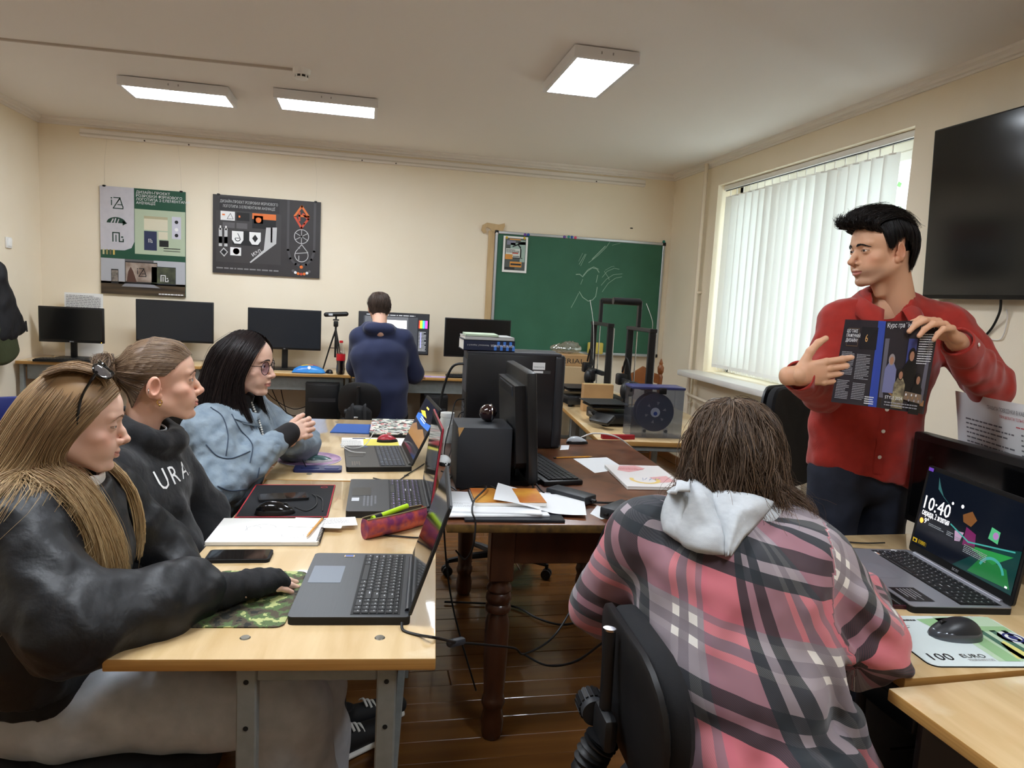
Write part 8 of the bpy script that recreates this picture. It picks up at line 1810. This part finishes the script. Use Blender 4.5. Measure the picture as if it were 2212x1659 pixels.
# jacket on the left wall peg
t = thing('hanging_jacket', 'black jacket with olive lining hanging at the left edge', 'jacket', (-2.54, 5.72, 0)); jm = M('jacket_black', (18, 18, 22), .7, bump=(30, .4, .008)); ol = M('jacket_olive', (60, 66, 40), .8, bump=(30, .4, .008))
s = SDF((-.13, -.35, .70), (.16, .35, 1.60), .012); s.ecap((0, -.08, 1.48), (0, .0, 1.02), (.05, .05), (.17, .07), (0, 1, 0), .03); s.ecap((0, -.10, 1.4), (.02, .16, 1.05), (.04, .04), (.06, .05), (0, 1, 0), .03); P, Fs = s.mesh(); N = vnorm(P, Fs); P = P+N*(wav(P, 61, lo=30, hi=90)*.006)[:, None]; mesh_obj('jacket_body', P, Fs, jm, t)
s = SDF((-.13, -.35, .70), (.16, .35, 1.30), .012); s.ecap((.0, -.05, 1.08), (.0, .02, .86), (.14, .05), (.15, .055), (0, 1, 0), .02); P, Fs = s.mesh(); mesh_obj('lining', P, Fs, ol, t); MB().rbox((-.09, -.08, 1.57), (.04, .05, .05), .01, greym).build('coat_hook', t) ; MB().tube([(.055, .19, 1.10), (.06, .195, 1.02)], .006, blk, 8).build('zip_pull', t)
tag(MB().lathe([(0, 0), (.03, 0), (.036, .06), (.034, .06), (.03, .004), (0, .004)], M('cup_white', (230, 222, 210), .4), (-1.93, 4.30, .467), 20).build('paper_cup'), 'small pale cup on the blue chair at the left edge', 'cup')

# ---- desk with printers: second desk behind, boxes, printers, spool box
desk('yellow plywood desk in the window corner behind the printer desk', (1.70, 5.42, 0), -.02, .62, 1.25, group='plywood desks', inset=(.1, .1))
def printer(label, y, xo, bedx):
    t = thing('three_d_printer', label, '3D printer', (1.56, y, .75), 0, 'filament printers'); pb = M('printer_black', (20, 21, 23), .4); rod = M('steel_rod', (190, 188, 184), .25, .9)
    MB().rbox((-.02, 0, .045), (.40, .30, .06), .008, pb).build('base', t)
    for sx in (-1, 1):
        for sy in (-1, 1): MB().cyl((-.02+sx*.17, sy*.12, 0), (-.02+sx*.17, sy*.12, .016), .016, rubber, n=12).build('foot', t)
    for sy in (-1, 1): MB().rbox((.04, sy*.175, .31), (.04, .022, .50), .003, pb, seg=1).build('upright', t); MB().tube([(.075, sy*.15, .08), (.075, sy*.15, .545)], .004, rod, 8).build('lead_screw', t)
    MB().rbox((.04, 0, .565), (.045, .385, .022), .003, pb, seg=1).build('top_beam', t); MB().rbox((.0, 0, .24), (.022, .40, .03), .003, pb, seg=1).build('gantry_beam', t)
    MB().rbox((-.035, -.06, .215), (.055, .07, .09), .018, pb, seg=3).ell((-.06, -.06, .20), (.025, .04, .05), pb).build('print_head', t); MB().rbox((-.0, .17, .245), (.06, .06, .07), .01, pb).build('extruder', t)
    MB().rbox((bedx, -.02, .128), (.235, .235, .006), .002, M('print_bed', (30, 31, 33), .5), seg=1).build('bed_plate', t); MB().rbox((bedx, -.02, .108), (.20, .20, .012), .003, pb, seg=1).build('bed_carriage', t)
    MB().tube(wire([(-.02, -.05, .26), (-.03, -.02, .36), (-.01, .08, .38), (.0, .16, .29)], 8), .007, rubber, 8, flat=.5).build('ribbon_cable', t)
    MB().rbox((.04, .05, .655), (.022, .03, .16), .003, pb, seg=1).build('spool_bracket', t); d = -1 if y < 4.3 else 1
    MB().tube([(.04, .05, .725), (.04+.17*d, .05, .725)], .021, pb, 16).build('spool_arm', t)
    pr = Print((-.2203, .04, .03), (0, -1, 0), (0, 0, 1)); pr.text('CREALITY', .0, .008, .022, lgw, 'C', width=.12); pr.build('lettering', t)
    return t
t = printer('nearer black 3D printer beside the filament box', 4.0, 0, -.17)
R = rotm(.0, -.6, .5); MB().rbox((-.235, -.20, .055), (.075, .14, .022), .004, blk, R=R).build('control_screen', t); MB().cyl((-.275, -.175, .075), (-.285, -.17, .092), .010, blk, n=12).build('dial', t)
printer('farther black 3D printer near the chalkboard corner', 4.72, 0, -.10)
cable('filament', 'white filament strand rising from the farther printer', [(1.50, 4.72, 1.475), (1.53, 4.70, 1.30), (1.55, 4.72, 1.05), (1.55, 4.75, .99)], .0016, M('filament_white', (214, 212, 206), .4), 'filament')
cable('filament', 'white filament strand rising from the nearer printer', [(1.62, 4.0, 1.47), (1.66, 3.98, 1.36), (1.67, 4.02, 1.28)], .0016, MATS['filament_white'], 'filament')
cb_ = M('cardboard', (176, 140, 96), .8, noise_=(12, (160, 124, 82), .3)); cb2 = M('cardboard_pale', (186, 160, 122), .8)
def carton(label, x0, x1, y0, y1, z0, z1, m_, txt=None, rz=0):
    t = thing('cardboard_box', label, 'cardboard box', ((x0+x1)/2, (y0+y1)/2, z0), rz, 'cardboard boxes by the printers'); w, d, h = x1-x0, y1-y0, z1-z0
    MB().rbox((0, 0, h/2), (w, d, h), .003, m_, seg=1).build('carton', t); MB().box((0, 0, h+.0006), (w*.98, .05, .0008), M('packing_tape', (196, 170, 120), .3)).build('packing_tape', t)
    if txt: pr = Print((-w/2, -d/2-.0004, 0), (1, 0, 0), (0, 0, 1)); pr.text(txt, w*.05, h*.25, .05, M('print_black', (40, 36, 32), .7), 'L', width=w*.8); pr.build('lettering', t)
carton('larger pale cardboard box behind the tall computer case', 1.36, 1.60, 5.0, 5.3, .75, .985, cb2, 'ТК А')
carton('cardboard box on top of the larger pale one', 1.37, 1.62, 5.02, 5.28, .9865, 1.07, cb_, 'SERIAL')
carton('brown cardboard box leaning left of the printers', 1.40, 1.60, 4.40, 4.47, .75, .93, cb_, rz=-.05)
t = thing('bubble_bag', 'clear bubble wrap bag on the upper cardboard box', 'bubble wrap', (1.47, 5.15, 1.0725)); bw = glass('bubble_plastic', (240, 240, 240), .1, .35); s = SDF((-.14, -.14, -.01), (.16, .14, .12), .008); s.ell((0, 0, .035), (.12, .10, .035), .01); s.ell((.03, .0, .05), (.08, .06, .04), .02); s.cut((0, 0, 0), (0, 0, -1)); P, Fs = s.mesh(); N = vnorm(P, Fs); P = P+N*(wav(P, 71, lo=120, hi=260)*.006)[:, None]; P[:, 2] = np.maximum(P[:, 2], .0005); mesh_obj('bag', P, Fs, bw, t)
t = thing('filament_box', 'clear plastic box holding a dark filament spool', 'storage box', (1.545, 3.60, .75), -.06)
cl = glass('box_clear', (238, 242, 250), .25, .20); W_, D_, H_ = .285, .13, .265
b = MB()
for sy in (-1, 1): b.box((0, sy*D_/2, H_/2), (W_, .0025, H_), cl)
for sx in (-1, 1): b.box((sx*W_/2, 0, H_/2), (.0025, D_, H_), cl)
b.box((0, 0, .002), (W_, D_, .003), cl); b.build('tub', t)
MB().rbox((0, 0, H_+.006), (W_+.012, D_+.012, .014), .004, M('lid_blue', (58, 62, 108), .35)).build('lid', t)
for sx in (0,): MB().rbox((.02, -D_/2-.006, H_-.008), (.042, .008, .034), .004, blk).build('latch', t)
MB().rbox((-W_/2-.004, -.03, H_-.012), (.008, .02, .02), .003, blk).build('latch', t)
sp = M('spool_dark', (70, 78, 94), .4); R = rotm(PI/2, 0, 0)
MB().lathe([(.026, -.032), (.105, -.032), (.105, -.028), (.09, -.026), (.09, .026), (.105, .028), (.105, .032), (.026, .032)], sp, (0, 0, .135), 40, R=R).build('spool', t)
MB().lathe([(.0, -.035), (.026, -.035), (.026, .035), (0, .035)], M('hub_white', (220, 222, 224), .4), (0, 0, .135), 20, R=R).build('hub', t)
pr = Print((0, -.0362, .135), (1, 0, 0), (0, 0, 1)); pr.circ(0, -.006, .011, ink_b)
for a in range(6): a = a*PI/3+.3; pr.poly([(.04*math.cos(a), .04*math.sin(a)), (.06*math.cos(a-.14), .06*math.sin(a-.14)), (.06*math.cos(a+.14), .06*math.sin(a+.14))], M('slot_grey', (150, 150, 154), .5))
pr.build('hub_label', t)
for sx in (-.06, .06): rl_ = MB().rbox((sx, -.045, .028), (.026, .012, .05), .006, cl).cyl((sx, -.052, .035), (sx, -.045, .035), .009, M('bearing', (60, 62, 66), .4, .5), n=16); rl_.build('roller', t)
tag(MB().prism([(-.09, -.012), (.02, -.02), (.09, -.01), (.09, .012), (.02, .014), (-.09, .016)], 0, .022, M('red_tool', (156, 30, 40), .4), R=rotm(0, 0, .0), c=(1.315, 3.50, .7502)).build('red_pliers'), 'red handled cutters lying on the printer desk edge', 'pliers')

# ---- cables
g = 'loose cables'
bc = M('cable_black', (14, 14, 15), .5); wc = M('cable_white', (214, 212, 208), .45)
def cab(label, pts, r=.0028, m_=bc): cable('cable', label, pts, r, m_, 'cable')
cab('black charging cable from the big black laptop across the gap', [at(868, 1345, z=.762), at(872, 1362, z=.753), at(905, 1372, z=.753), at(942, 1378, z=.753), at(985, 1387, y=1.62), at(1040, 1392, y=1.72), at(1110, 1400, y=1.80), at(1135, 1412, y=1.85), at(1200, 1370, y=1.95), at(1262, 1260, y=2.02), at(1292, 1175, y=2.04), at(1312, 1130, y=2.05), (.80, 2.10, TZ+.022)], .003)
tag(MB().rbox(at(985, 1387, y=1.62), (.05, .018, .018), .006, M('ferrite', (60, 62, 68), .5), R=rotm(0, .1, .5)).build('ferrite_core'), 'grey ferrite lump on the hanging laptop cable', 'ferrite core')
cab('black cable looping behind the turned table leg to the plaid girl', [at(1130, 1412, y=1.86), at(1180, 1437, y=1.75), at(1240, 1430, y=1.6), at(1300, 1390, y=1.5)], .003)
cab('thick black cable lying on the floor under the antique table', [at(960, 1300, z=.01), at(1100, 1308, z=.01), at(1160, 1335, z=.01), at(1210, 1349, z=.01), at(1260, 1342, z=.01), at(1330, 1330, z=.01), at(1450, 1340, z=.01)], .005)
cab('black power cord rising behind the tall computer case', [(.46, 3.30, 1.14), (.40, 3.32, 1.12), (.36, 3.33, 1.0), (.35, 3.36, .85), (.37, 3.42, .72), (.38, 3.45, .4)], .006)
for k, (za, zb, dx) in enumerate(((.98, .80, 0), (.92, .79, .02), (.87, .785, -.02), (.83, .78, .01))): cab('thin cable from the rear of the tall case, number %s from its top' % ('one', 'two', 'three', 'four')[k], [(.453, 3.24, za), (.41+dx, 3.22, za-.01), (.385+dx, 3.16, (za+zb)/2), (.35+dx, 3.05-.06*k, zb), (.33, 2.88-.05*k, TZ+.006)], .0025, bc if k != 2 else wc)
cab('black cables bunched between laptops and speaker cabinet', [(.30, 2.70, TZ+.008), (.33, 2.62, TZ+.01), (.30, 2.52, TZ+.008), (.325, 2.42, TZ+.007), (.285, 2.34, TZ+.005), (.262, 2.2, .70), (.30, 2.2, .45), (.40, 2.25, .12)], .003)
cab('black cord falling in front of the antique table rim', [(.34, 2.44, TZ+.006), at(1050, 1050, z=TZ+.05), at(1025, 1080, z=TZ+.045), at(1020, 1105, z=TZ+.04), at(1027, 1130, y=2.05), at(1022, 1180, y=2.04), at(1005, 1208, y=2.1), at(985, 1190, y=2.2)], .003)
cab('black cord curling from the keyboard to the long power brick', [at(1060, 1050, z=TZ+.05), at(1120, 1075, z=TZ+.03), at(1150, 1060, z=TZ+.03), at(1148, 1030, z=TZ+.02), at(1165, 1055, z=TZ+.02), at(1175, 1065, z=TZ+.02)], .003)
cab('black cord from the power bricks towards the plaid girl', [at(1278, 1085, z=TZ+.015), at(1320, 1086, z=TZ+.01), at(1360, 1082, z=TZ+.01), at(1420, 1078, z=TZ+.01)], .004)
cab('white network cable arching from the antique table to the floor', [at(1255, 945, z=TZ+.01), at(1285, 936, z=TZ+.03), at(1330, 943, z=TZ+.02), at(1365, 968, y=3.42), at(1378, 984, y=3.44), at(1420, 1010, y=3.5), at(1450, 1025, y=3.5)], .004, wc)
cab('white earphone cable looped over the desert wallpaper laptop', [at(838, 940, z=DZ+.03), at(815, 925, z=DZ+.05), at(790, 960, z=DZ+.03), at(760, 968, z=DZ+.024), at(735, 960, z=DZ+.02), at(758, 975, z=DZ+.026), at(790, 978, z=DZ+.026)], .0018, wc)
cab('black mouse cable on the red-edged pad', [(-.205, 2.245, DZ+.02), (-.17, 2.25, DZ+.006), (-.145, 2.31, DZ+.006), (-.15, 2.40, DZ+.006), (-.165, 2.43, DZ+.008), (-.13, 2.38, DZ+.006), (-.12, 2.25, DZ+.005)], .002)
cab('black cable between pencil case and gaming laptop', [(.06, 2.02, DZ+.004), (.17, 1.99, DZ+.004), (.205, 2.03, DZ+.004), (.21, 2.10, DZ+.004), (.235, 2.16, DZ+.006), (.18, 2.13, DZ+.004)], .0025)
cab('black cable lying across the joint of the left desks', [(.04, 2.665, DZ+.004), (.08, 2.635, DZ+.004), (.13, 2.63, DZ+.004), (.17, 2.72, DZ+.004), (.21, 2.80, DZ+.006), (.25, 2.90, DZ+.004)], .0022)
cab('black charging cord beside the silver laptop', [(1.10, 1.93, DZ+.004), (1.25, 1.90, DZ+.004), (1.38, 1.84, DZ+.006), (1.46, 1.82, DZ+.008), (1.52, 1.80, DZ+.009)], .0032)
cab('thin black cable by the far edge of the right desk', [(1.28, 1.945, DZ+.004), (1.40, 1.93, DZ+.004), (1.52, 1.88, DZ+.004), (1.60, 1.86, DZ+.01)], .0024)
tag(MB().rbox((1.32, 1.875, DZ+.008), (.07, .016, .014), .005, blk, R=rotm(0, 0, -.4)).build('cable_plug'), 'black cable connector on the right desk beside the silver laptop', 'plug')
cab('black cable drooping under the left back desk', [(-2.60, 6.42, .68), (-2.52, 6.40, .50), (-2.40, 6.42, .35), (-2.2, 6.45, .25)], .005)
for k in range(3): cab('black cable sagging under the tripod desk, %s strand' % ('upper', 'middle', 'lower')[k], [(-.95+.1*k, 6.45, .70), (-.80+.06*k, 6.42, .50-.05*k), (-.62, 6.40, .40-.06*k), (-.50, 6.42, .42-.05*k)], .0035)
